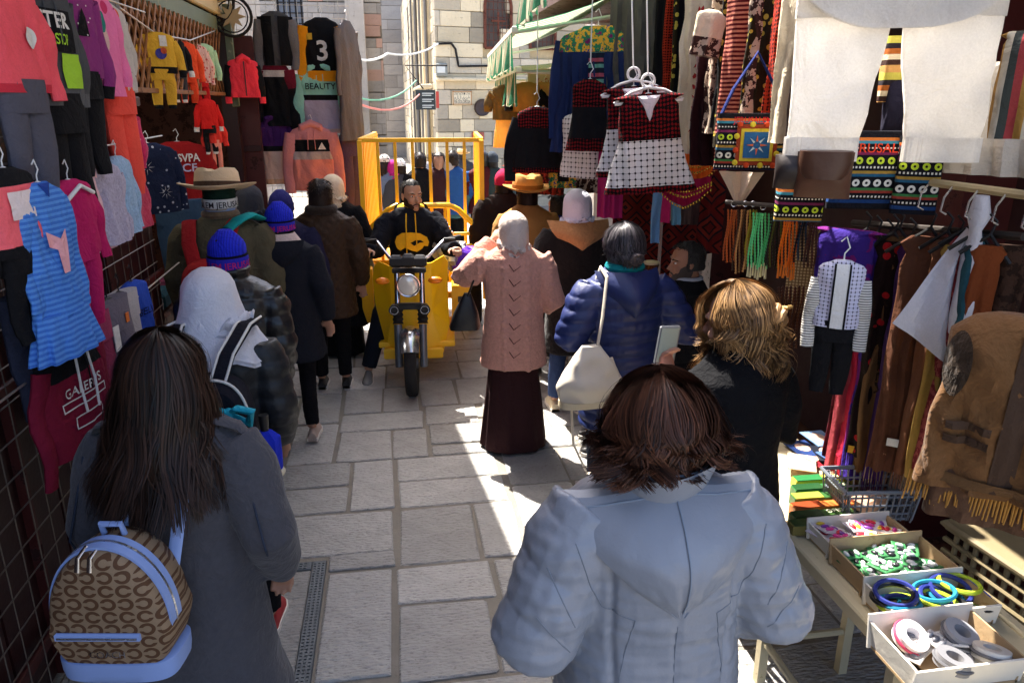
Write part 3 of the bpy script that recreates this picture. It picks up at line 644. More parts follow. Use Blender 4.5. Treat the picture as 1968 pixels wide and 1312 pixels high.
    def shoes(s, mat, sole=(220, 214, 204)):
        for hip, kn, an in s.legp:
            m = MB(); d = Vector((0, 1, 0)); b0 = an + Vector((0, -.05, -.085)); L = .25
            prof = [(0, .030, .055), (.12, .036, .075), (.3, .036, .085), (.5, .040, .065), (.75, .046, .048), (.92, .036, .038), (1, .016, .024)]
            m.loft([[b0 + Vector((math.cos(a) * w, t * L, .012 + max(-.2, math.sin(a)) * hh)) for a in (2 * math.pi * i / 14 for i in range(14))] for t, w, hh in prof])
            o = s.sc(m).build('shoe', mat, s.root)
            m = MB(); m.loft([[b0 + Vector((math.cos(a) * (w + .004), t * L, z)) for t, w in [(q[0], q[1]) for q in prof] for a in (0,)] + [b0 + Vector((-(w + .004), t * L, z)) for t, w in [(q[0], q[1]) for q in prof][::-1]] for z in (0, .024)])
            s.sc(m).build('sole', plain(sole, .7), o)
    def beard(s, mat, zf=.10, zs=.45, grow=.004, stache=True):
        m = MB(); HH = s.hh; I = lambda z, j: np.interp(z, [q[0] for q in HEADP], [q[j] for q in HEADP]); g = []
        for j in range(8):
            r = []
            for i in range(41):
                a = R(-12) + R(204) * i / 40; fr = max(0, math.sin(a)) ** 3; zt = zf * fr + zs * (1 - fr) ** 1.3 + .02; z = -.02 + (zt + .02) * j / 7; w, f_ = I(max(0, z), 1), I(max(0, z), 2); gg = grow * (1 if 0 < j < 7 else .2) + .0015 * noise.noise(Vector((a * 30, z * 90, 1)))
                r.append(s.hp((math.cos(a) * (w * HH + gg), .012 + math.sin(a) * (f_ if math.sin(a) > 0 else I(max(0, z), 3)) * HH + math.sin(a) * gg, s.hz + z * HH)))
            g.append(r)
        m.loft(g, cap=False, closed=False); o = s.sc(m).build('beard', mat, s.bo)
        if stache: m = MB(); hz = lambda x, y, z: s.hp((x * HH, .012 + y * HH, s.hz + z * HH)); m.tube([hz(-.14, .375, .15), hz(-.06, .425, .215), hz(.06, .425, .215), hz(.14, .375, .15)], [.003, .0055, .0055, .003], 6); s.sc(m).build('moustache', mat, s.bo)
        return o
    # --- head wear
    def cap_rings(s, grow, z0, z1=1., n=36, yo=0., wave=None, top_r=.02):
        out = []; HH = s.hh
        zs = np.linspace(z0, z1, 9)
        for z in zs:
            w = np.interp(z, [q[0] for q in HEADP], [q[1] for q in HEADP]); f = np.interp(z, [q[0] for q in HEADP], [q[2] for q in HEADP]); bk = np.interp(z, [q[0] for q in HEADP], [q[3] for q in HEADP])
            w, f, bk = max(w, .34 if z < .5 else 0), max(f, .0), max(bk, .42 if z < .5 else 0)
            q = []
            for i in range(n):
                a = 2 * math.pi * i / n; c, sn = math.cos(a), math.sin(a); g = grow * (1 + (wave(a, z) if wave else 0))
                q.append(s.hp((c * (w * HH + g), .012 + yo + sn * ((f if sn > 0 else bk) * HH + g), s.hz + z * HH + (grow if z > .9 else 0) * (z - .9) * 10)))
            out.append(q)
        return out
    def hijab(s, mat, drop=.16, wide=.17, grow=.018, back=.0, loose=.22, seed=0.):
        m = MB(); HH = s.hh; n = 48; rings = []
        prof = [(1.055, .004 - grow / HH, .004 - grow / HH), (1.04, .04, .05), (.985, .15, .19), (.88, .27, .36), (.75, .345, .44), (.6, .37, .47), (.42, .37 + .05 * loose, .47 + .06 * loose), (.2, .34 + .18 * loose, .43 + .2 * loose), (.0, .32 + .34 * loose, .38 + .4 * loose)]
        for z, w, bk in prof:
            q = []
            for i in range(n + 1):
                a = R(52) + R(256) * i / n; c, sn = math.sin(a), math.cos(a)
                fo = 1 + .02 * math.sin(a * 9 + z * 5 + seed) * (1.2 - z)
                q.append(s.hp((c * (w * HH + grow) * fo, .012 + sn * ((bk if sn < 0 else .38 if z < .9 else bk) * HH + grow) * fo, s.hz + z * HH)))
            rings.append(q)
        for t in (.25, .5, .75, 1.):
            q = []
            for i in range(n + 1):
                a = R(52) + R(256) * i / n
                c, sn = math.sin(a), math.cos(a); fo = 1 + (.05 * math.sin(a * 8 + seed + t) + .03 * math.sin(a * 17 + seed)) * t
                w0, b0 = (.32 + .34 * loose) * HH + grow, (.38 + .4 * loose) * HH + grow; w = w0 + (wide - w0) * t ** .8; bk = b0 + (wide * .86 - b0) * t ** .8
                base = s.hp((0, .012, s.hz)); q.append(Vector((c * w * fo, base.y * (1 - t) + sn * bk * fo - back * t, base.z - drop * t + .02 * t * math.sin(a * 5 + seed))))
            rings.append(q)
        m.loft(rings, cap=False, closed=False)
        for r in rings:
            for q in r:
                k_ = .013 * noise.noise(Vector((q.x * 15 + seed, q.y * 15, q.z * 7 + q.x * 12))) + .009 * noise.noise(Vector((q.x * 34, q.y * 34 + seed, q.z * 20 + q.x * 25))); q.x *= 1 + k_ * 6; q.y *= 1 + k_ * 6
        th = [[p * .985 + Vector((0, 0, .002)) for p in r] for r in rings]; m.loft(th, cap=False, closed=False)
        o = s.sc(m).build('headscarf', mat, s.root)
        for k in range(2):
            m = MB(); pts = []
            for i in range(33):
                a = 2 * math.pi * i / 32; w = .30 * HH + grow + .012 + .05 * loose; pts.append(s.hp((math.cos(a) * w, .008 + math.sin(a) * (w + .012), s.hz + (.01 - .035 * k) + .022 * math.sin(a + 1 + 2 * k + seed) + .006 * math.sin(a * 5 + seed))))
            m.tube(pts, [.017 + .006 * math.sin(i * .9 + seed + k * 2) for i in range(33)], 10, flat=.7); m.v = [tuple(Vector(p) * (1 + .03 * noise.noise(Vector(p) * 40))) for p in m.v]; s.sc(m).build('scarf_fold', mat, o)
        return o
    def coil(s, c, r, mat, name, t=.011, n=7, seed=2):
        r_ = random.Random(seed); c = Vector(c); m = MB()
        for k in range(n):
            q = Matrix.Rotation(r_.uniform(-.7, .7), 3, 'Z') @ Matrix.Rotation(r_.uniform(-.8, .8), 3, 'X'); rr = r * r_.uniform(.45, 1.); pts = [s.hp(c + q @ Vector((math.cos(a) * rr, r_.uniform(-.004, .004) - .012 * k / n, math.sin(a) * rr * .9))) for a in np.linspace(0, 6.6, 22)]; m.tube(pts, [t * (.6 + .4 * math.sin(3.14 * i / 21)) for i in range(22)], 7)
        return s.sc(m).build(name, mat, s.bo)
    def beanie(s, mat, band=None, txt=None, tm=None, grow=.014, z0=.42, line=None, bandh=.055):
        m = MB(); m.loft(s.cap_rings(grow, z0, 1.0, 44, wave=lambda a, z: .10 * math.sin(a * 22) + .06 * math.sin(a * 5 + z * 9)))
        o = s.sc(m).build('beanie', mat, s.root)
        if band:
            HH = s.hh; m = MB(); m.loft(s.cap_rings(grow + .006, z0 - .04, z0 - .04 + bandh / HH, 44)); bd = s.sc(m).build('cuff', band, o)
            if line:
                m = MB(); m.loft(s.cap_rings(grow + .0075, z0 - .04 + bandh / HH, z0 + .01 + bandh / HH, 44)); s.sc(m).build('cuff_line', line, o)
            if txt:
                v, f = text_tris(txt, .046, .012); ww = max(p[0] for p in v); out = []
                for x, z in v:
                    a = -math.pi / 2 + x / (ww * 1.02) * 2.2; zz = z0 - .005 + (z - .003) / HH; w = .345 * HH + grow + .0085; bk = .44 * HH + grow + .0085
                    out.append(s.hp((math.cos(a) * w, .012 + math.sin(a) * (bk if math.sin(a) < 0 else .40 * HH + grow + .0085), s.hz + zz * HH)) * s.k)
                m = MB(); m.add(out, f); m.build('lettering', tm, o, False)
        return o
    def hat(s, mat, band, brim=.11, z0=.66, hgt=.13, tilt=.0, crown=.125):
        T = lambda p: s.hp(Vector((0, .0, s.hz + z0 * s.hh)) + Matrix.Rotation(tilt, 3, 'X') @ Vector(p))
        m = MB(); m.loft([[T((math.cos(a) * r, math.sin(a) * r * 1.18, z + .012 * math.cos(2 * a) * (r > .14))) for a in (2 * math.pi * i / 40 for i in range(40))] for r, z in ((.10, -.006), (.12 + brim * .5, -.004), (.11 + brim, .012), (.112 + brim, .018), (.12 + brim * .5, .004), (.10, .002))], cap=False)
        o = s.sc(m).build('hat', mat, s.root)
        m = MB(); m.loft([[T((math.cos(a) * r, math.sin(a) * r * 1.2, z - (.028 * max(0, 1 - abs(math.cos(a)) * 2.2) if z > hgt * .8 else 0))) for a in (2 * math.pi * i / 36 for i in range(36))] for r, z in ((crown, 0), (crown * .98, hgt * .4), (crown * .93, hgt * .8), (crown * .8, hgt), (crown * .4, hgt * .93), (.005, hgt * .88))]); s.sc(m).build('crown', mat, o)
        m = MB(); m.loft([[T((math.cos(a) * crown * q, math.sin(a) * crown * q * 1.2, z)) for a in (2 * math.pi * i / 36 for i in range(36))] for z, q in ((.004, 1.015), (.035, 1.005))]); s.sc(m).build('hat_band', band, o)
    def hair_short(s, mat, z0=.5, grow=.008, front=.8, n=1200, L=.040, w=.0028, name='hair', zmax=1.):
        m = MB(); HH = s.hh; rings = s.cap_rings(grow, z0, 1.0, 32); 
        # hairline: lower at the back, higher on the brow
        for j, r in enumerate(rings):
            for i in range(len(r)):
                a = 2 * math.pi * i / 32
                if math.sin(a) > .25 and j < 9 * (front - z0) / (1 - z0): r[i] = s.hp((math.cos(a) * .25 * HH, .012 + math.sin(a) * .28 * HH, s.hz + max(z0, .7) * HH))
        for r in rings:
            for q in r: q += (q - s.hp((0, 0, s.hz + .11))).normalized() * .009 * (noise.noise(q * 38) + .6 * noise.noise(q * 80))
        m.loft(rings)
        r_ = random.Random(3)
        for k in range(n):
            a = r_.random() * 6.283; z = z0 + (zmax - z0) * r_.random() ** .7
            if math.sin(a) > .25 and z < front: continue
            wq = np.interp(z, [q[0] for q in HEADP], [q[1] for q in HEADP]); bq = np.interp(z, [q[0] for q in HEADP], [q[2 if math.sin(a) > 0 else 3] for q in HEADP])
            p = Vector((math.cos(a) * (wq * HH + grow), .012 + math.sin(a) * (bq * HH + grow), s.hz + z * HH + grow)); d = Vector((math.cos(a) * (.22 + .5 * z), math.sin(a) * (.22 + .5 * z), -.15 - .9 * (1 - z))) * L * r_.uniform(.4, 1) + Vector((r_.uniform(-1, 1), r_.uniform(-1, 1), 0)) * L * .25
            t = d.cross(Vector((r_.uniform(-1, 1), r_.uniform(-1, 1), .3))).normalized() * w; m.add([s.hp(p - t), s.hp(p + t), s.hp(p + d)], [(0, 1, 2)])
        return s.sc(m).build(name, mat, s.bo)
    def strands(s, mat, n, path, w=.0028, name='hair', base=None, segs=14, seed=1, shell=True, grow=.02, z0=.25):
        """hair as many fine ribbons; path(r) -> list of points in head space"""
        r_ = random.Random(seed); m = MB()
        if shell: m.loft(s.cap_rings(grow, z0, 1.0, 32, yo=-.01))
        for k in range(n):
            pts = [s.hp(p) for p in path(r_)]; ww = w * r_.uniform(.5, 1.3); L = len(pts); vs = []
            for i, p in enumerate(pts):
                t = (pts[min(i + 1, L - 1)] - pts[max(i - 1, 0)]); rad = Vector((p.x, p.y, 0)); a = t.cross(rad)
                a = a.normalized() if a.length > 1e-6 else Vector((1, 0, 0)); a = (a + Vector((0, 0, 0))) * ww * (1.0 if i < L - 3 else (L - i) / 4); vs += [p - a, p + a]
            m.add(vs, [(2 * i, 2 * i + 1, 2 * i + 3, 2 * i + 2) for i in range(L - 1)])
        me = s.sc(m)
        mesh = bpy.data.meshes.new(name); mesh.from_pydata(m.v, [], m.f); mesh.materials.append(mat); mesh.polygons.foreach_set('use_smooth', [True] * len(mesh.polygons)); return link(name, mesh, s.bo)
def scalp(s, r_, amin=0, amax=6.283, zmin=.5, zmax=1.0, grow=.012):
    a = r_.uniform(amin, amax); z = r_.uniform(zmin, zmax); HH = s.hh
    w = np.interp(z, [q[0] for q in HEADP], [q[1] for q in HEADP]); b_ = np.interp(z, [q[0] for q in HEADP], [q[2 if math.sin(a) > 0 else 3] for q in HEADP])
    return a, z, Vector((math.cos(a) * (w * HH + grow), .012 + math.sin(a) * (b_ * HH + grow), s.hz + z * HH))
def fall(s, length, vol=.03, wave=.0, wl=.08, sweep=0., seg=16, tip=.0, back=(0, 0), out=0., nc=130, fly=.05, lo=.6, curl=0., grip=.75, mess=0.):
    """hair falling from the crown over the head and down, gathered in locks"""
    HH = s.hh; cz = .56; cr = random.Random(int(length * 1000 + nc)); locks = []
    for k in range(nc):
        a = cr.uniform(math.pi - .35, 2 * math.pi + .35) if cr.random() < .88 else cr.uniform(.35, 2.8)
        locks.append((a, cr.random(), cr.random() * 6.28, cr.random() * 6.28, lo + (1 - lo) * cr.random() ** .7, cr.uniform(.6, 1.4), cr.uniform(.8, 1.25), cr.choice((-1, 1))))
    def f(r_):
        a0, lay0, ph, ph2, ll, wk, wq, sd = locks[r_.randrange(nc)]; da = r_.gauss(0, .13); dl = r_.gauss(0, .12); fr = r_.random() < fly; L_ = length * ll * r_.uniform(.88, 1.03); pts = []
        jx, jy = r_.gauss(0, .006), r_.gauss(0, .006); fx, fy = (r_.uniform(-.03, .03), r_.uniform(-.03, .03)) if fr else (0, 0); p2 = r_.gauss(0, .25)
        for i in range(seg):
            t = i / (seg - 1); g = 1 - grip * max(0, (t - .3) / .7); a = a0 + da * g; lay = min(1.15, max(0, lay0 + dl * g)); rx = .34 * HH + .009 + vol * lay; ry = (.43 if math.sin(a) < 0 else .40) * HH + .009 + vol * lay; rz = .44 * HH + .013 + vol * lay * .6
            if t < .38:
                u = t / .38; el = math.pi / 2 * (1 - u) * .98; p = Vector((math.cos(a) * math.cos(el) * rx, .012 + math.sin(a) * math.cos(el) * ry, s.hz + cz * HH + math.sin(el) * rz))
            else:
                u = (t - .38) / .62; p = Vector((math.cos(a) * rx * (1 + out * u), .012 + math.sin(a) * ry * (1 + .15 * u * out) + back[0] * u + back[1] * u * u, s.hz + cz * HH - u * L_)); p.x += sweep * u * u; p.x *= 1 - tip * u
                p += Vector((math.cos(a), math.sin(a), .3)) * curl * sd * max(0, u - .55) ** 1.5
            k = min(1, max(0, (t - .12) * 2)); q = t * (length + .12) / wl * 6.28 * wq
            p += Vector((math.sin(q + ph + p2), math.cos(q + ph2 + p2), .5 * math.sin(q + ph2))) * wave * wk * k + Vector((jx + fx * t, jy + fy * t, abs(fx) * t)) * (.4 + .6 * t)
            if mess: nv = Vector((ph * 3, ph2 * 3, t * 2.2)); p += Vector((noise.noise(nv), noise.noise(nv + Vector((9, 0, 0))), .6 * noise.noise(nv + Vector((0, 9, 0))))) * mess * min(1, t * 3)
            pts.append(p)
        return pts
    return f
# ================================================================ YELLOW CARGO TRICYCLE
def yellow():
    n = N('yellow_paint'); o = n.noise(2.5, 5); d = n.m('GREATER_THAN', n.noise(11, 7, rough=.72), .67)
    c = n.mix(o, lin((255, 206, 22)), lin((255, 188, 10))); c = n.mix(n.m('MULTIPLY', d, .35), c, lin((130, 92, 40)))
    n.bump(n.m('ADD', n.noise(4, 4), n.m('MULTIPLY', n.noise(60, 3), .08)), .22, .03)
    return n.fin(c, n.m('MULTIPLY_ADD', n.noise(13, 4), .3, .25), 0, .5)
M_YEL = yellow(); M_RUB = plain((34, 33, 33), .8, 0, .2, .3, .5, 70); M_BLK = plain((24, 24, 26), .4, 0, .15, .5); M_CHR = plain((200, 202, 206), .18, 1., .08, .5, .05)
M_GREYM = plain((104, 108, 114), .4, .6, .15)
tk = empty('cargo_tricycle', (.09, 5.6, 0), 'yellow three-wheeled cargo tricycle with tall barred cage, ridden by a man in black', 'tricycle', rz=-.075)
def tp(nm, m, fn, par=tk, sm=True): b_ = MB(); fn(b_); return b_.build(nm, m, par, sm)
def tyre(b_, c, r, w, n=40, tread=True):
    prof = [(r - .085, w * .36), (r - .045, w * .5), (r - .015, w * .46), (r, w * .26), (r, -w * .26), (r - .015, -w * .46), (r - .045, -w * .5), (r - .085, -w * .36)]
    rings = []
    for i in range(n + 1):
        a = 2 * math.pi * i / n; k = .006 * (i % 2) if tread else 0
        rings.append([Vector((c[0] + x, c[1] + math.cos(a) * (q - (k if q > r - .02 else 0)), c[2] + math.sin(a) * (q - (k if q > r - .02 else 0)))) for q, x in prof])
    b_.loft(rings, cap=False)
def wheel3(c, r, w, sub='wheel'):
    o = tp(sub, M_RUB, lambda q: tyre(q, c, r, w, 60)); 
    tp('rim', M_GREYM, lambda q: [q.torus(c, r - .09, .022, 'x', 32, 8), q.tube([(c[0] - w * .55, c[1], c[2]), (c[0] + w * .55, c[1], c[2])], .04, 14)], o)
    b_ = MB()
    for k in range(12): a = math.pi * k / 6; b_.tube([(c[0] + (.02 if k % 2 else -.02), c[1], c[2]), (c[0], c[1] + math.cos(a) * (r - .1), c[2] + math.sin(a) * (r - .1))], .005, 5)
    b_.build('spoke', M_STEEL, o); return o
wheel3((0, 0, .26), .262, .095)
for x in (-.44, .56): wheel3((x, 2.0, .27), .27, .13)
wheel3((.0, 0, .26), .01, .02, 'axle')
# fork: stanchions, gaiters, lower legs
for sg in (-1, 1):
    x = sg * .095
    tp('fork_leg', M_GREYM, lambda q: q.tube([(x, -.03, .24), (x, .0, .40), (x, .05, .56)], [.03, .03, .032], 14))
    g = [(x, .055 + .006 * k, .565 + k * .0165) for k in range(9)]; tp('gaiter', M_RUB, lambda q: q.tube(g, [.034 if k % 2 else .043 for k in range(9)], 14))
    tp('stanchion', M_CHR, lambda q: q.tube([(x, .10, .69), (x, .19, 1.0)], .022, 14))
    tp('indicator', plain((232, 130, 20), .3), lambda q: q.ell((sg * .2, .07, .90), (.055, .03, .028), 14, 8))
    tp('horn', M_BLK, lambda q: (q.tube([(sg * .115, -.01, .69), (sg * .115, .05, .70)], [.043, .03], 16)))
    tp('mount', M_CHR, lambda q: q.torus((sg * .115, -.012, .69), .03, .006, 'y', 18, 6))
tp('clamp', M_BLK, lambda q: q.box((0, .07, .70), (.2, .05, .05), bev=.01)); tp('clamp', M_BLK, lambda q: q.box((0, .17, .96), (.26, .06, .04), bev=.01))
def fender(q):
    rings = []
    for i in range(15):
        a = R(35) + R(125) * i / 14; rings.append([Vector((x, -math.cos(a) * (.295 - 6.5 * x * x) * -1 * -1, .26 + math.sin(a) * (.295 - 6.5 * x * x))) for x in np.linspace(-.072, .072, 9)] + [Vector((x, -math.cos(a) * (.289 - 6.5 * x * x), .26 + math.sin(a) * (.289 - 6.5 * x * x))) for x in np.linspace(.07, -.07, 9)])
    q.loft(rings)
tp('front_fender', plain((196, 200, 206), .2, .9, .1), fender)
hl = tp('headlight', M_BLK, lambda q: q.loft([[Vector((math.cos(a) * r, y, .885 + math.sin(a) * r)) for a in (2 * math.pi * i / 28 for i in range(28))] for r, y in ((.03, .09), (.07, .05), (.084, -.01), (.086, -.03))]))
tp('bezel', M_CHR, lambda q: q.torus((0, -.032, .885), .083, .008, 'y', 32, 8), hl); tp('lens', plain((222, 224, 216), .08, .2, .15, .8), lambda q: q.ell((0, -.03, .885), (.077, .02, .077), 24, 10), hl)
tp('instrument', M_BLK, lambda q: (q.box((-.09, .1, 1.045), (.10, .08, .09), bev=.02), q.box((.09, .1, 1.045), (.10, .08, .09), bev=.02), q.box((0, .1, 1.05), (.09, .09, .10), bev=.02)))
HB = [(-.32, .30, 1.17), (-.24, .24, 1.17), (-.15, .18, 1.06), (0, .16, 1.02), (.15, .18, 1.06), (.27, .24, 1.17), (.36, .30, 1.18)]
hb = tp('handlebar', M_CHR, lambda q: q.tube(HB, .014, 10))
for a, c in ((HB[0], HB[1]), (HB[6], HB[5])): tp('grip', M_RUB, lambda q: q.tube([Vector(a) + (Vector(a) - Vector(c)) * .45, Vector(a), Vector(c)], .021, 10), hb); tp('lever', M_BLK, lambda q: q.tube([Vector(c) + Vector((0, -.02, .02)), Vector(a) + Vector((0, -.075, .01))], [.01, .006], 8), hb)
# leg shield of creased sheet steel
def shield(q, sg):
    P = [(.045, .985), (.2, .985), (.315, 1.03), (.355, .97), (.345, .7), (.355, .45), (.29, .22), (.045, .22)] if sg > 0 else [(.045, .93), (.2, .96), (.3, .985), (.35, .94), (.37, .84), (.35, .62), (.285, .36), (.27, .22), (.045, .22)]
    n = len(P); P = [(x * .84, z) for x, z in P]; f = [(sg * x, .27 + .22 * (x / .36) ** 2 + .02 * math.sin(z * 9 + sg), z) for x, z in P]; k = [(x, y + .02, z) for x, y, z in f]
    c = Vector((sg * .16, .30 - .018, .6)); q.add(f + [tuple(c), tuple(c + Vector((0, .02, 0)))] + k, [(i, (i + 1) % n, n) for i in range(n)] + [(n + 2 + i, n + 2 + (i + 1) % n, n + 1) for i in range(n)] + [(i, (i + 1) % n, n + 2 + (i + 1) % n, n + 2 + i) for i in range(n)])
for sg in (-1, 1): tp('leg_shield', M_YEL, lambda q: shield(q, sg), sm=False)
tp('shield_centre', M_YEL, lambda q: q.box((0, .30, .55), (.1, .03, .66), bev=.008), sm=False)
tp('shield_foot', M_YEL, lambda q: q.box((0, .33, .235), (.48, .06, .09), bev=.012), sm=False)
tp('floor_pan', M_YEL, lambda q: q.box((.03, .72, .30), (.62, .75, .05), bev=.01), sm=False)
tp('side_box', M_YEL, lambda q: q.box((.40, .95, .52), (.16, .5, .36), bev=.015), sm=False); tp('side_box', M_YEL, lambda q: q.box((-.42, 1.12, .56), (.1, .3, .5), bev=.015), sm=False)
tp('badge', plain((60, 60, 60), .4), lambda q: (q.box((.41, .694, .585), (.07, .008, .05)), q.box((.41, .689, .585), (.045, .008, .028), 0)))
tp('seat_base', M_YEL, lambda q: q.box((.04, .98, .50), (.5, .42, .42), bev=.02), sm=False); tp('seat', M_BLK, lambda q: q.box((.04, .96, .755), (.52, .44, .09), bev=.03))
# cargo bed and cage
BX0, BX1, BY0, BY1 = -.46, .62, 1.38, 2.95; cxm = (BX0 + BX1) / 2
tp('bed_floor', M_YEL, lambda q: q.box((cxm, (BY0 + BY1) / 2, .60), (BX1 - BX0, BY1 - BY0, .05)), sm=False)
for x in (BX0, BX1): tp('bed_side', M_YEL, lambda q: q.box((x, (BY0 + BY1) / 2, .76), (.03, BY1 - BY0 + .03, .36), bev=.006), sm=False)
tp('bed_front', M_YEL, lambda q: q.box((cxm, BY0, .69), (BX1 - BX0 - .04, .03, .22), bev=.006), sm=False); tp('chassis', M_YEL, lambda q: (q.box((-.25, 1.7, .48), (.06, 2.3, .08)), q.box((.4, 1.7, .48), (.06, 2.3, .08)), q.box((.06, 2.0, .30), (1.0, .06, .06))), sm=False)
for x in (BX0, BX1): tp('mudguard', M_YEL, lambda q: q.box((x + (.02 if x < 0 else -.02), 1.98, .60), (.12, .62, .1), bev=.02), sm=False)
ar = [(BX0 - .02, BY0 - .03, .42), (BX0 - .02, BY0 - .03, .95), (BX0 + .04, BY0 - .03, 1.08), (BX0 + .22, BY0 - .03, 1.26), (BX0 + .3, BY0 - .03, 1.30), (BX1 - .3, BY0 - .03, 1.30), (BX1 - .22, BY0 - .03, 1.26), (BX1 - .04, BY0 - .03, 1.08), (BX1 + .02, BY0 - .03, .95), (BX1 + .02, BY0 - .03, .42)]
tp('head_board', M_YEL, lambda q: q.tube(ar, .026, 10))
for z in (.93, 1.04): tp('cross_bar', M_YEL, lambda q: q.tube([(BX0, BY0 - .03, z), (BX1, BY0 - .03, z)], .016, 8))
for x in (-.12, .08, .28): tp('upright', M_YEL, lambda q: q.tube([(x, BY0 - .03, .75), (x, BY0 - .03, 1.29)], .013, 8))
ZT = 1.87
def bar(a, c, w=.034, nm='cage_bar'):
    a, c = Vector(a), Vector(c); d = c - a; ln_ = d.length; rot = d.to_track_quat('Z', 'Y').to_matrix(); tp(nm, M_YEL, lambda q: q.box((a + c) / 2, (w, w, ln_), rot=rot, bev=.004), sm=False)
for x in (BX0, BX1):
    for y in (BY0 + .03, BY1): bar((x, y, .6), (x, y, ZT), .042, 'cage_post')
    bar((x, BY0 + .05, ZT), (x, BY1 - .025, ZT), .036, 'cage_rail'); bar((x, BY0 + .05, .98), (x, BY1 - .025, .98), .03, 'cage_rail')
    for k in range(1, 12): y = BY0 + .03 + (BY1 - BY0) * k / 12; bar((x, y, .95), (x, y, ZT - .018), .05 if x < 0 else .03, 'cage_slat')
for x0 in (BX0 + .02,): bar((BX0 + .02, BY0 + .03, ZT), (BX1 - .02, BY0 + .03, ZT), .036, 'cage_rail')
for k in range(1, 7): x = BX0 + (BX1 - BX0) * k / 7; bar((x, BY0 + .03, .72), (x, BY0 + .03, ZT - .018), .028)
# load on the footboard: foil bag and purple bag
def crumple(nm, p, r, m, lab, cat, seed):
    b_ = MB(); b_.ell((0, 0, 0), r, 22, 14); me = b_.mesh(nm, m, True)
    for v in me.vertices: q = v.co * 13 + Vector((seed, 0, seed)); v.co *= 1 + .38 * noise.noise(q) + .18 * noise.noise(q * 2.7)
    me.set_sharp_from_angle(angle=R(12)); return tag(link(nm, me, None, p), lab, cat)
crumple('carrier_bag', (.46, 6.28, .98), (.15, .13, .14), plain((196, 196, 192), .22, .5, .3), 'crumpled clear and silver carrier bag on the tricycle footboard', 'bag', 2.)
crumple('carrier_bag', (.62, 6.2, .93), (.13, .11, .13), cloth((122, 70, 214), transl=.3, rough=.3), 'crumpled purple plastic bag on the tricycle beside the rider', 'bag', 6.)
# ================================================================ THE CROWD
C_ = lambda *c: cloth(c)
BLACK = cloth((17, 17, 20), var=.25, bump=.5); NAVY = cloth((30, 38, 66)); M_SHOE = plain((40, 38, 38), .6); JEANS = cloth((42, 52, 74), var=.25); BEIGE_SHOE = plain((176, 158, 140), .7)
PUFFB = plain((20, 21, 24), .36, 0, .2, .5, .3, 40); HAIR_D = hairm((15, 10, 8), (66, 43, 32)); HAIR_BR = hairm((34, 19, 14), (112, 70, 50)); HAIR_BL = hairm((64, 44, 30), (196, 152, 100)); HAIR_K = hairm((14, 13, 13), (42, 38, 36))
def straps(P, mat, y=-.17, x=.11, z0=1.02, name='strap', w=.034, par=None, b=.03):
    """pack straps from the back, over the shoulder, down the front"""
    for sg in (-1, 1):
        pts = [(sg * x * .9, y, z0), (sg * x, -.15 - b, 1.25), (sg * x, -.10 - b, 1.385 + b * .4), (sg * x, -.0, 1.435 + b * .6), (sg * x, .10 + b, 1.38), (sg * x * 1.1, .14 + b, 1.2)]
        m = MB(); m.tube([Vector(p) * P.k for p in pts], w * .5, 10, flat=.28, up=(0, -1, .2)); m.build(name, mat, par)
def world_thing(P, name, label, cat, off=(0, 0, 0)):
    o = empty(name, P.root.location + Rz(P.rot) @ Vector(off), label, cat, rz=P.rot); return o
# --- rider
D = Person((.15, 6.42, -.10), 1.68, 'young man in black hooded top with yellow emblem riding the tricycle', math.pi - .05, sk=(202, 152, 122), vox=.008, lean=.03)
D.body(arms=(((.30, .15, 1.12), (.34, .39, 1.15)), ((.29, .16, 1.12), (.33, .40, 1.15))), yaw=.5, pitch=.06, sit=(((-.09, 0, .86), (-.19, .30, .80), (-.17, .17, .36)), ((.09, 0, .86), (.26, .33, .62), (.39, .38, .16))), curl=1.1, fine=.0065)
D.face(); D.hair_short(HAIR_K, .55, .007, .84, 1400, .012, .002)
HOOD = cloth((24, 26, 34), var=.2, bump=.5); YELP = cloth((226, 176, 40)); hd = D.top(HOOD, .80, .03, .0, folds(.011, 8, 4.), 'hooded_top', neck=1.44)
D.beard(plain((62, 44, 36), .8, 0, .4, .2, .6, 160), .09, .42, .003)
m = MB(); m.torus((0, -.01, 1.425), .088, .026, 'z', 32, 10); D.sc(m).build('hood_lining', YELP, hd); m = MB(); m.tube([(-.10, -.07, 1.41), (-.06, -.13, 1.38), (.06, -.13, 1.38), (.10, -.07, 1.41)], .05, 10); D.sc(m).build('hood', HOOD, hd)
def on_front(P, v, f, mat, y, par, nm='emblem'):
    m_ = MB(); m_.add([Vector((x, y(x, z), z)) * P.k for x, z in v], f); return m_.build(nm, mat, par, False)
chest = lambda x, z: (.125 + .032 + .012 + .006) * math.sqrt(max(.05, 1 - (x / .24) ** 2)) 
def shp(pts): return pts, [tuple(range(len(pts)))]
def blob(cx, cz, rx, rz, n=24, a0=0, a1=6.283): return [(cx + math.cos(a) * rx, cz + math.sin(a) * rz) for a in np.linspace(a0, a1, n, endpoint=a1 < 6.2)]
ex = -.0
eagle = [(-.125, 1.13), (-.135, 1.17), (-.12, 1.215), (-.075, 1.245), (0, 1.25), (.07, 1.24), (.125, 1.205), (.14, 1.165), (.13, 1.13), (.105, 1.15), (.085, 1.115), (.04, 1.09), (.0, 1.10), (-.045, 1.12), (-.075, 1.135), (-.095, 1.10), (-.115, 1.115)]
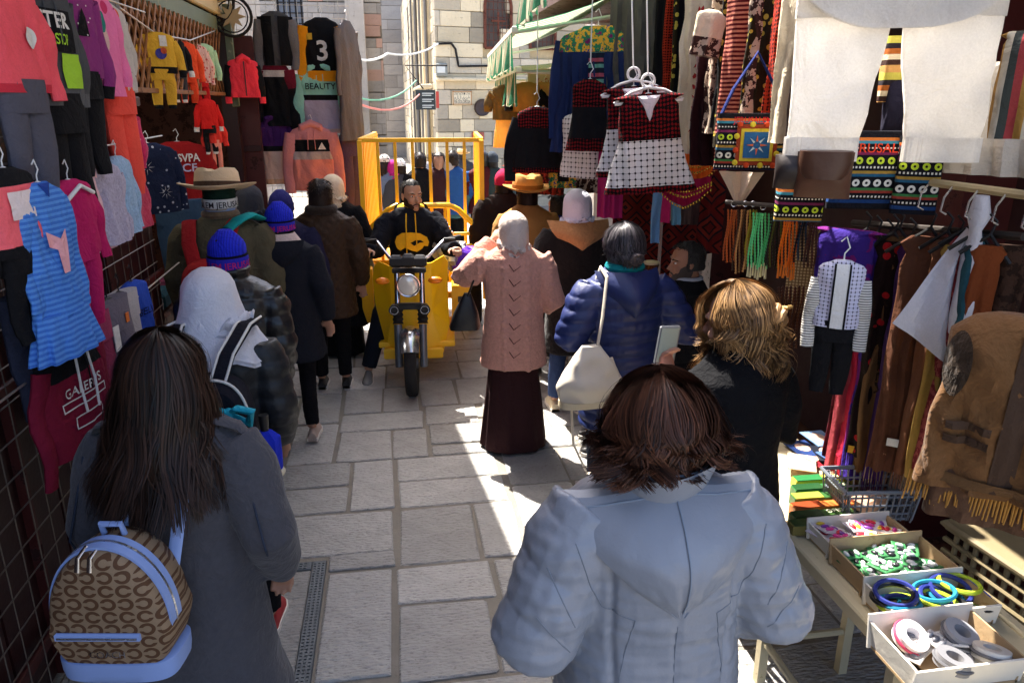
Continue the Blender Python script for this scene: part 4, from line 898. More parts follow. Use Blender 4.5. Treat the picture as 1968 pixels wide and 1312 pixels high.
def fan(pts):
    cx, cz = sum(p[0] for p in pts) / len(pts), sum(p[1] for p in pts) / len(pts); n = len(pts); out = []
    for k in (1., .66, .33): out += [(cx + (x - cx) * k, cz + (z - cz) * k) for x, z in pts]
    out.append((cx, cz)); f = [(j * n + i, j * n + (i + 1) % n, (j + 1) * n + (i + 1) % n, (j + 1) * n + i) for j in range(2) for i in range(n)] + [(2 * n + i, 2 * n + (i + 1) % n, 3 * n) for i in range(n)]; return out, f
on_front(D, *fan([(-x, z) for x, z in eagle]), YELP, chest, hd)
c2 = lambda x, z: chest(x, z) + .004
on_front(D, *fan([(-x, z) for x, z in [(-.01, 1.165), (.03, 1.185), (.075, 1.185), (.10, 1.165), (.07, 1.168), (.045, 1.155), (.02, 1.14)]]), HOOD, c2, hd, 'emblem_eye')
for x in (-.035, .035):
    m = MB(); m.tube([Vector((x, .15, 1.40)) * D.k, Vector((x * 1.1, chest(x, 1.3) + .012, 1.3)) * D.k, Vector((x * 1.2, chest(x, 1.15) + .014, 1.10 - x)) * D.k], .0045, 6); m.build('drawstring', YELP, hd)
e, w = D.arms[0]; sh = Vector((-.17, 0, 1.355))
for k, ch in enumerate('HAWKEYE'):
    v, f = text_tris(ch, .052, .01); t = .25 + k * .105; p = sh.lerp(e, t * 1.5) if t < .66 else e.lerp(w, (t - .66) * 2); d = (e - sh).normalized() if t < .66 else (w - e).normalized(); sd = Vector((-1, .3, .25)); sd = (sd - d * sd.dot(d)).normalized(); ac = d.cross(sd)
    m = MB(); m.add([(p + d * x + ac * (z - .02) + sd * (.092 - .3 * (z - .02) ** 2 / .02)) * D.k for x, z in v], f); m.build('sleeve_letter', cloth((214, 216, 220)), hd, False)
D.trousers(cloth((30, 32, 40)), .01); D.shoes(plain((120, 116, 112), .7))
# --- woman in the pale grey padded jacket
G = Person((.585, 1.52), 1.585, 'woman with wavy brown hair in a pale grey padded jacket with a big hood', .02, vox=.009)
G.body(arms=(((.32, -.07, 1.06), (.19, .17, .95)), ((.31, -.07, 1.06), (.19, .18, .95))), yaw=-.05, pitch=.12)
JG = plain((138, 144, 155), .36, 0, .05, .45, .35, 15)
def gj(co, no):
    x, y, z = co.T; ax = np.abs(x); arm = 1 / (1 + np.exp(-(ax - .235) / .008))
    body = np.abs(np.sin(np.pi * (z + .25 * ax) / .17)) ** .5 - .8; slv = np.abs(np.sin(np.pi * (z * 1.0 - ax * .55) / .13)) ** .45 - .8
    side = np.exp(-((ax - .145 - .05 * (z - 1.1)) / .007) ** 2) * (z < 1.27); mid = np.exp(-((x) / .005) ** 2) * (z < 1.18)
    return (body * (1 - arm) * .003 + slv * arm * .0085) * (no[:, 1] < .6) - side * .010 - mid * .006 + nz(co, 5, 3., (1, 1, .8)) * .007 + nz(co, 20, 9., (.6, 1, 2.4)) * .0052 + nz(co, 60, 4., (1, 1, .4)) * .0016
jk = G.top(JG, .74, .062, .01, gj, 'jacket', collar=.02, shoulder=.0, vox=.0075, neck=1.44)
# big hood lying on the back, folded flat with a point
def hoodgrid(s_, t_):
    x = s_ * (.235 * (1 - t_ ** 1.35) + .012); z = 1.43 - .275 * t_ + .012 * math.cos(s_ * 3) * (1 - t_) - .02 * abs(s_) * (1 - t_); back = -.195 - .045 * math.sin(math.pi * min(1, t_ * 1.05)) * (1 - .35 * s_ * s_) + .11 * (1 - t_) ** 2 * (1 - .3 * s_ * s_) + abs(s_) ** 2.2 * .10 * (1 - t_)
    return Vector((x + .012 * (1 - t_) * math.sin(2 * s_), back + .007 * noise.noise(Vector((s_ * 2.2, t_ * 3, 4))) + .004 * noise.noise(Vector((s_ * 6, t_ * 7, 1))), z))
m = MB(); gN = 28; gr = [[hoodgrid(-1 + 2 * i / gN, j / 22) for i in range(gN + 1)] for j in range(23)]
m.loft(gr, cap=False, closed=False); m.loft([[p + Vector((0, .035, .002)) for p in r] for r in gr], cap=False, closed=False)
m.loft([[gr[j][k] for j in range(23)] for k in (0,)] + [[gr[j][0] + Vector((0, .035, .002)) for j in range(23)]], cap=False, closed=False); m.loft([[gr[j][gN] for j in range(23)], [gr[j][gN] + Vector((0, .035, .002)) for j in range(23)]], cap=False, closed=False); m.loft([gr[0], [p + Vector((0, .035, .002)) for p in gr[0]]], cap=False, closed=False)
ho = G.sc(m).build('hood', JG, jk)
m = MB(); m.tube([(gr[j][gN // 2] + Vector((.004, -.003, 0))) * 1 for j in range(22)], .0022, 6); m.tube([p + Vector((0, -.002, -.002)) for p in gr[1]], .003, 6); G.sc(m).build('seam', plain((128, 140, 156), .45), ho)
m = MB(); m.loft([[Vector((math.sin(a) * (.105 + .03 * t), -.015 + math.cos(a) * (.10 + .03 * t), 1.40 + .085 * t + .01 * math.sin(a * 3))) for a in (R(40) + R(280) * i / 40 for i in range(41))] for t in np.linspace(0, 1, 6)], cap=False, closed=False); m.loft([[Vector((math.sin(a) * (.095 + .02 * t), -.015 + math.cos(a) * (.09 + .02 * t), 1.40 + .085 * t)) for a in (R(40) + R(280) * i / 40 for i in range(41))] for t in np.linspace(0, 1, 6)], cap=False, closed=False); G.sc(m).build('stand_collar', JG, jk)
G.trousers(JEANS); G.shoes(M_SHOE)
from mathutils.bvhtree import BVHTree
def seam(P, cl, paths, mat, r=.0022, nm='seam', y0=-.6, d=(0, 1, 0), lift=.0):
    bv = BVHTree.FromPolygons([v.co for v in cl.data.vertices], [tuple(p.vertices) for p in cl.data.polygons])
    for pa in paths:
        pts = []
        for a, c in zip(pa[:-1], pa[1:]):
            for t in np.linspace(0, 1, 10):
                q = Vector(a).lerp(Vector(c), t) * P.k; h_ = bv.ray_cast(Vector((q.x, y0, q.y)) if len(a) == 2 else q, Vector(d))
                if h_[0] is not None: pts.append(h_[0] - Vector(d) * lift)
        if len(pts) > 3: m_ = MB(); m_.tube(pts, r, 6); m_.build(nm, mat, cl)
SM = plain((116, 124, 136), .5); seam(G, jk, [[(sg * .10, 1.14), (sg * .13, .98), (sg * .135, .76)] for sg in (-1, 1)] + [[(sg * .235, 1.33), (sg * .2, 1.22), (sg * .17, 1.16), (sg * .10, 1.14)] for sg in (-1, 1)] + [[(0, 1.12), (.0, .76)], [(-.30, 1.27), (-.24, 1.13)], [(.30, 1.27), (.24, 1.13)], [(-.33, 1.16), (-.25, 1.06)], [(.33, 1.16), (.25, 1.06)]], SM, .0016)
G.strands(HAIR_BR, 6400, fall(G, .125, .046, .019, .125, out=.04, seg=20, nc=75, fly=.10, lo=.45, curl=.2, grip=.6, mess=.03), .0016, seed=4, grow=.008, z0=.2)
# --- woman with the patterned backpack
A = Person((-.64, 2.06), 1.585, 'woman with long dark hair in a grey wool coat carrying a patterned backpack', -.16, vox=.009)
A.body(arms=('down', ((.275, -.06, 1.08), (.24, .09, .86))), curl=.8, fine=.007)
WOOL = cloth((72, 71, 76), var=.14, fuzz=.15); ac = A.top(WOOL, .42, .035, .06, folds(.010, 6, 7., (1.4, 1.4, .4)), 'coat', collar=.015, vox=.009)
for sg in (-1, 1): m = MB(); m.tube([(sg * .09, -.02, 1.437), (sg * .2, -.01, 1.40), (sg * .235, -.0, 1.35)], [.03, .03, .022], 10, flat=.3, up=(0, 0, 1)); A.sc(m).build('shoulder_tab', WOOL, ac); m = MB(); [m.ell((sg * .10, -.015, 1.452), (.013, .013, .008), 12, 6) for sg in (-1, 1)]; A.sc(m).build('button', plain((190, 160, 110), .3, .6), ac)
for sg in (-1, 1): m = MB(); e, w = A.arms[0 if sg < 0 else 1]; m.tube([Vector((sg * .225, -.075, 1.33)), Vector((e.x + sg * .02, e.y - .10, e.z)), Vector((w.x + sg * .01, w.y - .075, w.z + .03))], .0035, 6); A.sc(m).build('sleeve_seam', cloth((52, 58, 72)), ac)
A.trousers(BLACK); A.shoes(M_SHOE); A.strands(HAIR_D, 5400, fall(A, .41, .038, .012, .3, seg=18, out=.45, tip=.05, back=(-.08, -.02), nc=90, fly=.08, lo=.58, curl=.12, grip=.6, mess=.022), .0019, seed=9, grow=.008, z0=.12)
def p_c(n):
    o = n.xyz(); u = n.m('SUBTRACT', n.m('FRACT', n.m('ADD', n.m('DIVIDE', o[0], .05), 50)), .5); row = n.m('FLOOR', n.m('ADD', n.m('DIVIDE', o[2], .043), 50)); v = n.m('SUBTRACT', n.m('FRACT', n.m('ADD', n.m('DIVIDE', o[2], .043), 50)), .5)
    sg = n.m('SUBTRACT', n.m('MULTIPLY', n.m('MODULO', row, 2.0), 2.0), 1.0); u = n.m('MULTIPLY', u, sg); r = n.m('SQRT', n.m('ADD', n.m('MULTIPLY', u, u), n.m('MULTIPLY', v, v)))
    ring = n.m('MULTIPLY', n.m('GREATER_THAN', r, .25), n.m('LESS_THAN', r, .47)); cut = n.m('MULTIPLY', n.m('GREATER_THAN', u, .05), n.m('LESS_THAN', n.m('ABSOLUTE', v), .13)); return n.mix(n.m('MULTIPLY', ring, n.m('SUBTRACT', 1.0, cut)), lin((138, 116, 92)), lin((88, 62, 44)))
bp = empty('backpack', A.root.location + Rz(A.rot) @ Vector((-.05, -.295, .80)), 'brown monogram backpack with pale blue zip bands and base, worn by the long-haired woman', 'backpack', rz=A.rot)
def bpr(sx, sz, y, zo=0): return [Vector((math.cos(a) * .175 * sx * (1.06 if math.sin(a) < 0 else 1), y, .19 + zo + (math.sin(a) * .245 if math.sin(a) > 0 else math.sin(a) * .185) * sz)) for a in (2 * math.pi * i / 48 for i in range(48))]
def sqr(r): return [Vector((math.copysign(abs(p.x / .185) ** .72, p.x) * .185 if p.z < .19 else p.x, p.y, p.z)) for p in r]
bp.scale = (.84, .9, .84); MONO = cloth((0, 0, 0), p_c, .6, bump=.1); BLUE = plain((138, 162, 214), .45, 0, .06, .4, .1)
m = MB(); m.loft([sqr(bpr(k, k, y)) for k, y in ((.93, .09), (1, .05), (1, -.05), (.97, -.075), (.9, -.088), (.6, -.095), (.2, -.098))]); m.build('body', MONO, bp)
def arcband(k, y0, y1, a0, a1, n=40, th=.006):
    m_ = MB(); f = lambda a, y, kk: Vector((math.cos(a) * .175 * kk, y, .19 + (math.sin(a) * .245 if math.sin(a) > 0 else math.sin(a) * .185) * kk)); A_ = np.linspace(a0, a1, n); m_.loft([[f(a, y0, k), f(a, y1, k), f(a, y1, k + th / .175), f(a, y0, k + th / .175)] for a in A_]); return m_
z_ = arcband(1.0, -.058, .005, -.3, math.pi + .3).build('zip_band', BLUE, bp); arcband(1.012, -.03, -.022, -.25, math.pi + .25).build('zip', M_STEEL, bp)
m = MB(); m.loft([ering(0, -.004, z, .176 * k, .094 * k, 44, 4) for z, k in ((-.004, .9), (.004, .985), (.03, 1.01), (.068, 1.015), (.07, .99))]); m.build('base', BLUE, bp)
m = MB(); m.box((-.02, -.100, .17), (.25, .012, .026), bev=.004); m.build('pocket_zip', BLUE, bp); m = MB(); m.box((-.02, -.1075, .17), (.235, .004, .006)); m.build('zip', M_STEEL, bp)
m = MB(); [m.tube([(x, -.045, .43 + dz), (x - .006, -.085, .415 + dz), (x - .01, -.092, .375 + dz)], [.006, .007, .009], 8, flat=.4) for x, dz in ((-.04, .01), (-.005, .01))]; m.build('zip_pull', M_CHR, bp)
straps(A, BLUE, y=-.19, x=.12, z0=1.0, b=.045, w=.05, par=None) if 0 else None
for x0, x1 in ((-.02, -.075), (.17, .10)):
    m = MB(); L0 = Vector((-.05, -.295, .80)); m.tube([Vector((x1 - .02, -.21, 1.08)) - L0, Vector((x1, -.185, 1.2)) - L0, Vector((x1 * 1.15, -.135, 1.315)) - L0, Vector((x1 * 1.2, -.04, 1.395)) - L0, Vector((x1 * 1.2, .08, 1.36)) - L0], .021, 10, flat=.25, up=(0, -1, .3)); m.build('strap', BLUE, bp)
m = MB(); m.tube([(-.03, .03, .43), (-.03, .02, .47), (.03, .02, .47), (.03, .03, .43)], .009, 8); m.build('handle', BLUE, bp)
for t_, zz in (('C', .105),): letters(bp, 'COACH', .03, .0, .10, -.1035, M_CHR, .004)
# --- white headscarf, black quilted jacket, dark pack
B = Person((-.70, 2.9), 1.6, 'woman in a loose white headscarf and black jacket with a white-piped dark backpack', -.05, vox=.011)
B.body(arms=(((.23, -.03, 1.09), (.2, .1, .9)),) * 2); B.top(plain((24, 27, 31), .5, 0, .2, .4, .3), .80, .03, .0, puff(.07, .008, 2.), 'jacket'); B.trousers(BLACK); B.shoes(plain((150, 40, 44), .6)); B.hijab(cloth((222, 222, 230), var=.05, transl=.15), .10, .215, .020, .03, loose=.75, seed=1.)
pk = world_thing(B, 'backpack', 'dark backpack with white piping and a teal bow tied on its strap', 'backpack', (.03, -.27, .82))
DK = cloth((30, 30, 38)); WP = plain((226, 222, 214), .6)
m = MB(); m.loft([ering(0, y, 0, 0, 0, 4) for y in (0,)] * 0 or [[Vector((math.copysign(abs(math.cos(a)) ** .6, math.cos(a)) * .155 * k, y, .22 + math.copysign(abs(math.sin(a)) ** .7, math.sin(a)) * .24 * k)) for a in (2 * math.pi * i / 40 for i in range(40))] for k, y in ((.92, .09), (1, .04), (1, -.05), (.9, -.085), (.5, -.1), (.1, -.102))]); m.build('body', DK, pk)
m = MB(); m.tube([Vector((math.copysign(abs(math.cos(a)) ** .6, math.cos(a)) * .157, -.052, .22 + math.copysign(abs(math.sin(a)) ** .7, math.sin(a)) * .243)) for a in np.linspace(-.3, math.pi + .3, 30)], .005, 6); m.build('piping', WP, pk)
for sg in (-1, 1):
    m = MB(); m.tube([(sg * .07 - .02, -.02, .44), (sg * .1 - .02, .02, .53), (sg * .12, .14, .60), (sg * .12, .3, .58)], .03, 10, flat=.25, up=(0, -1, .5)); st = m.build('strap', DK, pk)
    for q in (-.026, .026): m = MB(); m.tube([(sg * .07 - .02 + q, -.03, .44), (sg * .1 - .02 + q, .01, .535), (sg * .12 + q, .13, .61), (sg * .12 + q, .3, .59)], .005, 6); m.build('piping', WP, st)
TEAL = cloth((34, 164, 188), bump=.5, rough=.6); m = MB()
for sg in (-1, 1): m.tube([(.1, -.1, .36), (.1 + sg * .035, -.13, .385), (.1 + sg * .085, -.14, .375), (.1 + sg * .07, -.13, .33), (.1, -.1, .355)], [.012, .022, .028, .022, .012], 10, flat=.55)
m.tube([(.1, -.1, .36), (.085, -.13, .29), (.07, -.13, .2)], [.014, .03, .036], 10, flat=.3); m.tube([(.1, -.1, .36), (.12, -.13, .3), (.135, -.12, .24)], [.014, .026, .03], 10, flat=.3); m.ell((.1, -.11, .36), (.02, .02, .02), 12, 8); m.build('bow', TEAL, pk)
um = world_thing(B, 'folding_umbrella', 'blue folding umbrella with a pale strap in the side pocket of the dark backpack', 'umbrella', (.215, -.26, .84))
m = MB(); m.loft([ering(0, 0, z, r * (1 + .12 * (i % 2)), r, 16, wave=lambda a, z: .12 * math.sin(a * 6)) for i, (z, r) in enumerate(((0, .03), (.03, .042), (.12, .05), (.19, .044), (.22, .02)))]); m.build('canopy', cloth((36, 52, 190)), um); m = MB(); m.tube([(0, 0, .21), (0, 0, .28)], [.014, .018], 10); m.build('handle', M_BLK, um); m = MB(); m.torus((0, 0, .05), .047, .012, 'z', 20, 8); m.build('tie', cloth((206, 196, 170)), um)
# --- blue beanies
BB = cloth((34, 44, 190), p_stripes(0, .012, [(38, 50, 205), (30, 40, 176)]), bump=.5); BB2 = cloth((46, 44, 176)); MAG = cloth((176, 40, 110))
E1 = Person((-.80, 3.76), 1.6, 'person in a bright blue knitted cap with pink lettering and a shiny black padded jacket', .0, vox=.011)
E1.body(arms=(((.225, -.03, 1.09), (.2, .08, .86)),) * 2); E1.hair_short(HAIR_K, .05, .01, .8, 300, zmax=.35); E1.top(PUFFB, .78, .034, .0, puff(.10, .014, 5.), 'jacket', collar=.03); E1.trousers(BLACK); E1.shoes(M_SHOE); E1.beanie(BB, BB2, 'JERUSALEM JERUSALEM', MAG, .016, .30, cloth((18, 18, 40)))
E2 = Person((-.72, 4.98), 1.58, 'woman in a bright blue knitted cap and knee-length black coat walking by the doors', -.05, vox=.012)
E2.body(legs=((-.11, .17), (.12, -.14))); E2.hair_short(HAIR_K, .05, .01, .8, 300, zmax=.35); c_ = E2.top(cloth((28, 30, 38), var=.2), .60, .03, .05, folds(.010, 7, 3.), 'coat'); E2.trousers(cloth((18, 18, 22)), -.005); E2.shoes(plain((170, 150, 138), .7)); E2.beanie(BB, BB2, 'JERUSALEM JERUSALEM', MAG, .016, .30, cloth((18, 18, 40)))
m = MB(); m.loft([[Vector((math.sin(a) * (.10 + .06 * t), -.03 + math.cos(a) * (.09 + .06 * t), 1.47 - .09 * t)) for a in (R(30) + R(300) * i / 36 for i in range(37))] for t in (0, .4, .8, 1)], cap=False, closed=False); E2.sc(m).build('hood_lining', cloth((196, 176, 170), fuzz=.2), c_); m = MB(); m.loft([[Vector((s_ * (.15 * (1 - t ** 2) + .02), -.15 - .05 * math.sin(3.14 * t) + .05 * s_ * s_, 1.43 - .2 * t)) for s_ in np.linspace(-1, 1, 13)] for t in np.linspace(0, 1, 9)], cap=False, closed=False); E2.sc(m).build('hood', cloth((28, 30, 38), var=.2), c_)
# --- man with straw hat over a cap, khaki jacket
H = Person((-1.05, 4.9), 1.76, 'man in khaki jacket with a straw hat over a green and white knitted cap', -.02, sk=(196, 150, 128), vox=.011)
H.body(); H.hair_short(hairm((150, 140, 130), (200, 190, 180)),   .2, .006, .8, 300, zmax=.35); hc = H.top(cloth((86, 80, 62), var=.2, bump=.5), .72, .05, .02, folds(.013, 7, 8.), 'jacket'); m = MB(); m.torus((0, -.01, 1.445), .085, .022, 'z', 30, 8); H.sc(m).build('collar', cloth((110, 92, 72), fuzz=.3), hc); m = MB(); m.torus((0, 0, 1.47), .07, .014, 'z', 30, 8); H.sc(m).build('shirt_collar', cloth((150, 170, 210)), hc)
H.trousers(cloth((60, 58, 54))); H.shoes(M_SHOE); H.beanie(cloth((20, 44, 36)), cloth((224, 224, 222)), 'JERUSALEM JERUSALEM', M_INK, .014, .30, None, .05); H.hat(cloth((216, 190, 156), rough=.8), cloth((80, 62, 50)), .10, .74, .11, -.12)
rp = world_thing(H, 'backpack', 'red backpack with wide red straps worn by the man in khaki', 'backpack', (-.04, -.27, .88)); RED = cloth((168, 38, 42), bump=.5)
m = MB(); m.loft([[Vector((math.copysign(abs(math.cos(a)) ** .65, math.cos(a)) * .16 * k, y, .2 + math.copysign(abs(math.sin(a)) ** .7, math.sin(a)) * .23 * k)) for a in (2 * math.pi * i / 36 for i in range(36))] for k, y in ((.92, .08), (1, .03), (1, -.05), (.88, -.09), (.4, -.1))]); m.build('body', RED, rp)
for sg in (-1, 1): m = MB(); m.tube([(sg * .08, .0, .4), (sg * .11, .05, .52), (sg * .13, .18, .63), (sg * .13, .36, .60)], .042, 10, flat=.25, up=(0, -1, .5)); m.build('strap', RED, rp)
tw = world_thing(H, 'folded_scarf', 'teal folded scarf laid over the shoulder of the man in khaki', 'scarf', (.13, -.05, 1.52)); m = MB(); m.tube([(-.06, -.13, -.05), (0, -.07, .0), (.05, .0, .015), (.1, .08, -.02)], [.05, .06, .06, .045], 12, flat=.3); m.build('fold', cloth((30, 150, 150)), tw)
# --- behind them, left side
def simple(pos, h, lab, top, rot=0., hem=.8, head=('short', HAIR_D), bot=None, skirt=None, b=.03, fl=.02, disp=None, sk=(176, 130, 105), vox=.016, arms=('down', 'down'), group=None, shoe=M_SHOE, legs=((-.09, 0), (.09, 0)), back=0.):
    P = Person(pos, h, lab, rot, sk=sk, vox=vox, group=group); P.body(arms=arms, legs=legs); P.tp = P.top(top, hem, b, fl, disp, 'coat', back=back)
    if skirt: P.skirt(skirt)
    else: P.trousers(bot or BLACK)
    P.shoes(shoe); k = head[0]
    if k == 'short': P.hair_short(head[1], .15, .012, .75, 500)
    elif k == 'long': P.strands(head[1], 700, fall(P, .3, .03, .006, .2, seg=12, out=.3, nc=50), .006, seed=int(h * 1000), grow=.02)
    elif k == 'hijab': P.hijab(head[1], .17, .17, seed=h * 9)
    elif k == 'beanie': P.hair_short(HAIR_K, .1, .008, .8, 200, zmax=.35); P.beanie(head[1], head[2] if len(head) > 2 else None)
    elif k == 'cap': P.hair_short(head[2], .1, .008, .8, 200, zmax=.5); P.beanie(head[1], None, None, None, .01, .6)
    elif k == 'hat': P.hair_short(HAIR_D, .1, .008, .8, 300, zmax=.55); P.hat(head[1], head[2], .09, .66, .11)
    return P
simple((-1.06, 5.95), 1.6, 'person in a dark grey headscarf and black coat below the hanging sweatshirts', BLACK, head=('hijab', cloth((66, 66, 72))), arms=('front', 'front'))
simple((-.80, 5.7), 1.58, 'person in a navy ribbed cap between the two blue knitted caps', cloth((34, 34, 60)), head=('beanie', cloth((44, 44, 104)), cloth((40, 40, 96))))
Q = simple((-.53, 5.85), 1.64, 'person in a brown quilted coat with short dark hair beside the tricycle', cloth((58, 42, 30), rough=.5), disp=diamond(.085, .009), head=('short', HAIR_D), hem=.62, b=.036, vox=.010); m = MB(); m.torus((0, -.01, 1.44), .09, .034, 'z', 30, 10); Q.sc(m).build('fur_collar', cloth((44, 34, 28), fuzz=.5), Q.tp)
W9 = simple((-.50, 6.7), 1.6, 'woman in a pale headscarf and long black robe beside the tricycle', BLACK, head=('hijab', cloth((226, 206, 178))), hem=.3, skirt=BLACK, fl=.06, arms=('down', 'bag'))
hb_ = world_thing(W9, 'cloth_bag', 'limp grey-green cloth bag in the hand of the woman in the long black robe', 'bag', (.28, .02, .42)); m = MB(); m.loft([ering(0, 0, z, x, y, 20, wave=lambda a, z: .12 * math.sin(5 * a)) for z, x, y in ((0, .08, .03), (.1, .12, .05), (.25, .10, .04), (.34, .04, .02), (.5, .012, .012))]); m.build('body', cloth((132, 136, 116)), hb_)
# --- right side walkers
PK = cloth((206, 150, 132), var=.08, bump=.5, bs=40, fuzz=.25)
K = Person((.73, 4.58), 1.55, 'woman in a long pink cable-knit cardigan and dark maroon skirt shading her face', -.04, vox=.011, sk=(200, 156, 132))
K.body(arms=(((.33, .10, 1.20), (.13, .22, 1.43)), ((.265, -.05, 1.07), (.19, .15, 1.0)))); pc = K.top(PK, .62, .036, .02, knit(.15, .011), 'cardigan', collar=.01, vox=.008); K.skirt(cloth((50, 28, 30), var=.2), .8, .02, .235, .06); K.hijab(cloth((206, 190, 180), var=.08, bump=.5), .10, .13, .016, seed=4., loose=.1); K.shoes(M_SHOE)
m = MB()
for k in range(7):   # open-work chevrons down the back
    z = 1.3 - k * .098; p = lambda x, zz: Vector((x - .02, -.125 - .050 - .004 + .9 * x * x, zz))
    m.tube([p(-.03, z + .045), p(0, z), p(.012, z + .012)], .0035, 5); m.tube([p(.0, z), p(.045, z + .035)], .0022, 5)
K.sc(m).build('openwork', cloth((90, 54, 50)), pc)
kb = world_thing(K, 'shoulder_bag', 'black shoulder bag slung at the left side of the pink cardigan', 'bag', (-.31, .06, .80)); kb.scale = (.72, .8, .8); m = MB(); m.loft([ering(.03 * z / .3, 0, z, x, y, 24, 3) for z, x, y in ((0, .13, .05), (.03, .14, .055), (.14, .11, .05), (.24, .06, .035), (.3, .03, .02))]); m.build('body', plain((26, 25, 27), .4), kb); m = MB(); m.tube([(.03, -.02, .28), (.08, -.09, .42), (.12, -.12, .55), (.15, -.03, .63), (.14, .1, .55)], .009, 8); m.build('strap', plain((26, 25, 27), .4), kb)
Wh = simple((1.26, 5.1), 1.62, 'woman in a white headscarf and black coat with a tan fleece hood', cloth((24, 22, 24), fuzz=.4), hem=.5, b=.05, bot=cloth((52, 68, 104), var=.2), head=('hijab', cloth((224, 222, 240), var=.05)), shoe=plain((206, 190, 160), .7), vox=.012, arms=('front', 'front'), legs=((-.13, .02), (.10, -.05)))
m = MB(); m.loft([[Vector((s_ * (.20 * (1 - t ** 2.2) + .02), -.165 - .05 * math.sin(3.14 * t) + .09 * s_ * s_ + .07 * (1 - t) ** 2, 1.45 - .2 * t)) for s_ in np.linspace(-1, 1, 17)] for t in np.linspace(0, 1, 10)], cap=False, closed=False); Wh.sc(m).build('hood', cloth((176, 126, 84), fuzz=.3), Wh.tp)
U = Person((1.12, 3.55), 1.62, 'woman in a navy padded jacket with greying hair tied in a bun', .12, vox=.010); U.body(arms=(((.30, -.06, 1.12), (.16, .2, 1.16)), ((.33, -.10, 1.10), (.19, .12, 1.12))))
ut = U.top(plain((36, 48, 96), .42, 0, .15, .4, .2), .60, .038, .0, puff(.062, .010, 1.), 'jacket', vox=.0085); m = MB(); m.loft([[Vector((s_ * (.15 * (1 - t ** 2) + .02), -.175 - .045 * math.sin(3.14 * t) + .09 * s_ * s_ + .06 * (1 - t) ** 2, 1.44 - .22 * t)) for s_ in np.linspace(-1, 1, 17)] for t in np.linspace(0, 1, 10)], cap=False, closed=False); U.sc(m).build('hood', plain((36, 48, 96), .42, 0, .15, .4, .2), ut)
m = MB(); m.torus((0, -.01, 1.45), .08, .022, 'z', 28, 8); U.sc(m).build('scarf', cloth((20, 120, 128)), ut)
U.trousers(cloth((28, 34, 46))); U.shoes(M_SHOE); U.strands(hairm((18, 16, 18), (104, 98, 104), .45), 2600, fall(U, .10, .018, .008, .1, seg=14, tip=.5, lo=.7, fly=.12, nc=70, mess=.02), .0022, seed=6, grow=.005, z0=.15); U.coil((.01, -.125, 1.51), .034, hairm((34, 28, 30), (110, 100, 102), .45), 'bun'); m = MB(); m.loft(U.cap_rings(.020, .60, .70, 36)); U.sc(m).build('headband', cloth((128, 116, 170)), U.bo)
hb2 = world_thing(U, 'handbag', 'cream leather slouch handbag with long straps on the arm of the navy jacket', 'handbag', (-.24, -.20, .80)); CRM = plain((224, 214, 196), .45, 0, .08, .4, .3, 12)
m = MB(); m.loft([ering(.0, 0, z, x, y, 28, 2.6, lambda a, z: .05 * math.sin(a * 4 + z * 20)) for z, x, y in ((z, np.interp(z, [0, .02, .09, .17, .25, .29], [.13, .155, .165, .13, .08, .05]), np.interp(z, [0, .02, .09, .17, .25, .29], [.06, .07, .08, .06, .035, .02])) for z in np.linspace(0, .29, 22))]); m.v = [(x + .012 * noise.noise(Vector((x * 9, y * 9, z * 14))), y + .02 * noise.noise(Vector((x * 11, 3, z * 13))), z) for x, y, z in m.v]; m.build('body', CRM, hb2); m = MB(); m.loft([ering(0, 0, z, .158, .073, 28, 2.6) for z in (-.006, .025)]); m.build('base', plain((214, 200, 168), .5), hb2)
m = MB(); m.tube([(.03, 0, .28), (.06, .02, .42), (.1, .08, .60), (.1, .16, .63), (.08, .22, .5)], .013, 8, flat=.5); m.build('strap', CRM, hb2); m = MB(); m.tube([(-.10, 0, .05), (-.09, -.03, -.2), (-.02, -.05, -.36), (.08, -.05, -.33), (.14, -.03, -.15), (.15, 0, .1), (.1, 0, .22)], .012, 8, flat=.45); m.build('long_strap', CRM, hb2)
simple((1.06, 5.95), 1.62, 'man in a tan jacket and tan felt hat behind the pink cardigan', cloth((168, 124, 72)), head=('hat', cloth((186, 134, 74)), cloth((120, 80, 40))), vox=.014)
simple((1.40, 6.35), 1.45, 'child with black tousled hair and a blue collar between the tan hat and white headscarf', cloth((34, 60, 140)), head=('short', HAIR_K), vox=.014, rot=.6)
simple((1.02, 6.95), 1.6, 'person in a magenta knitted cap and black coat beside the cage', cloth((34, 26, 24)), head=('beanie', cloth((176, 34, 76))), hem=.7, b=.05, skirt=cloth((84, 34, 38)), vox=.014)
# --- seated stallholder in profile
V = Person((1.80, 4.38, -.35), 1.72, 'bearded man in a black suit seated at the stall, seen in profile', R(80), sk=(186, 134, 106), vox=.009)
V.body(arms=('front', 'front'), sit=(((-.09, 0, .86), (-.13, .42, .86), (-.13, .42, .42)), ((.09, 0, .86), (.13, .42, .86), (.13, .42, .42))), yaw=.1, fine=.007); V.face()
V.hair_short(hairm((24, 22, 22), (64, 60, 58)), .32, .010, .82, 1500, .016); V.beard(plain((84, 74, 68), .8, 0, .5, .2, .6, 160), .12, .44, .006)
vc = V.top(cloth((20, 20, 23)), .80, .03, .0, None, 'jacket', vox=.011); m = MB(); m.torus((0, .0, 1.44), .075, .016, 'z', 28, 8); V.sc(m).build('shirt_collar', cloth((170, 176, 186)), vc); V.trousers(cloth((22, 22, 26))); V.shoes(M_BLK)
st = empty('stool', (1.83, 4.38, .06), 'low wooden stool under the seated stallholder', 'stool'); m = MB(); m.box((0, 0, .36), (.36, .36, .05), bev=.01); m.build('seat', M_WOODD, st); 
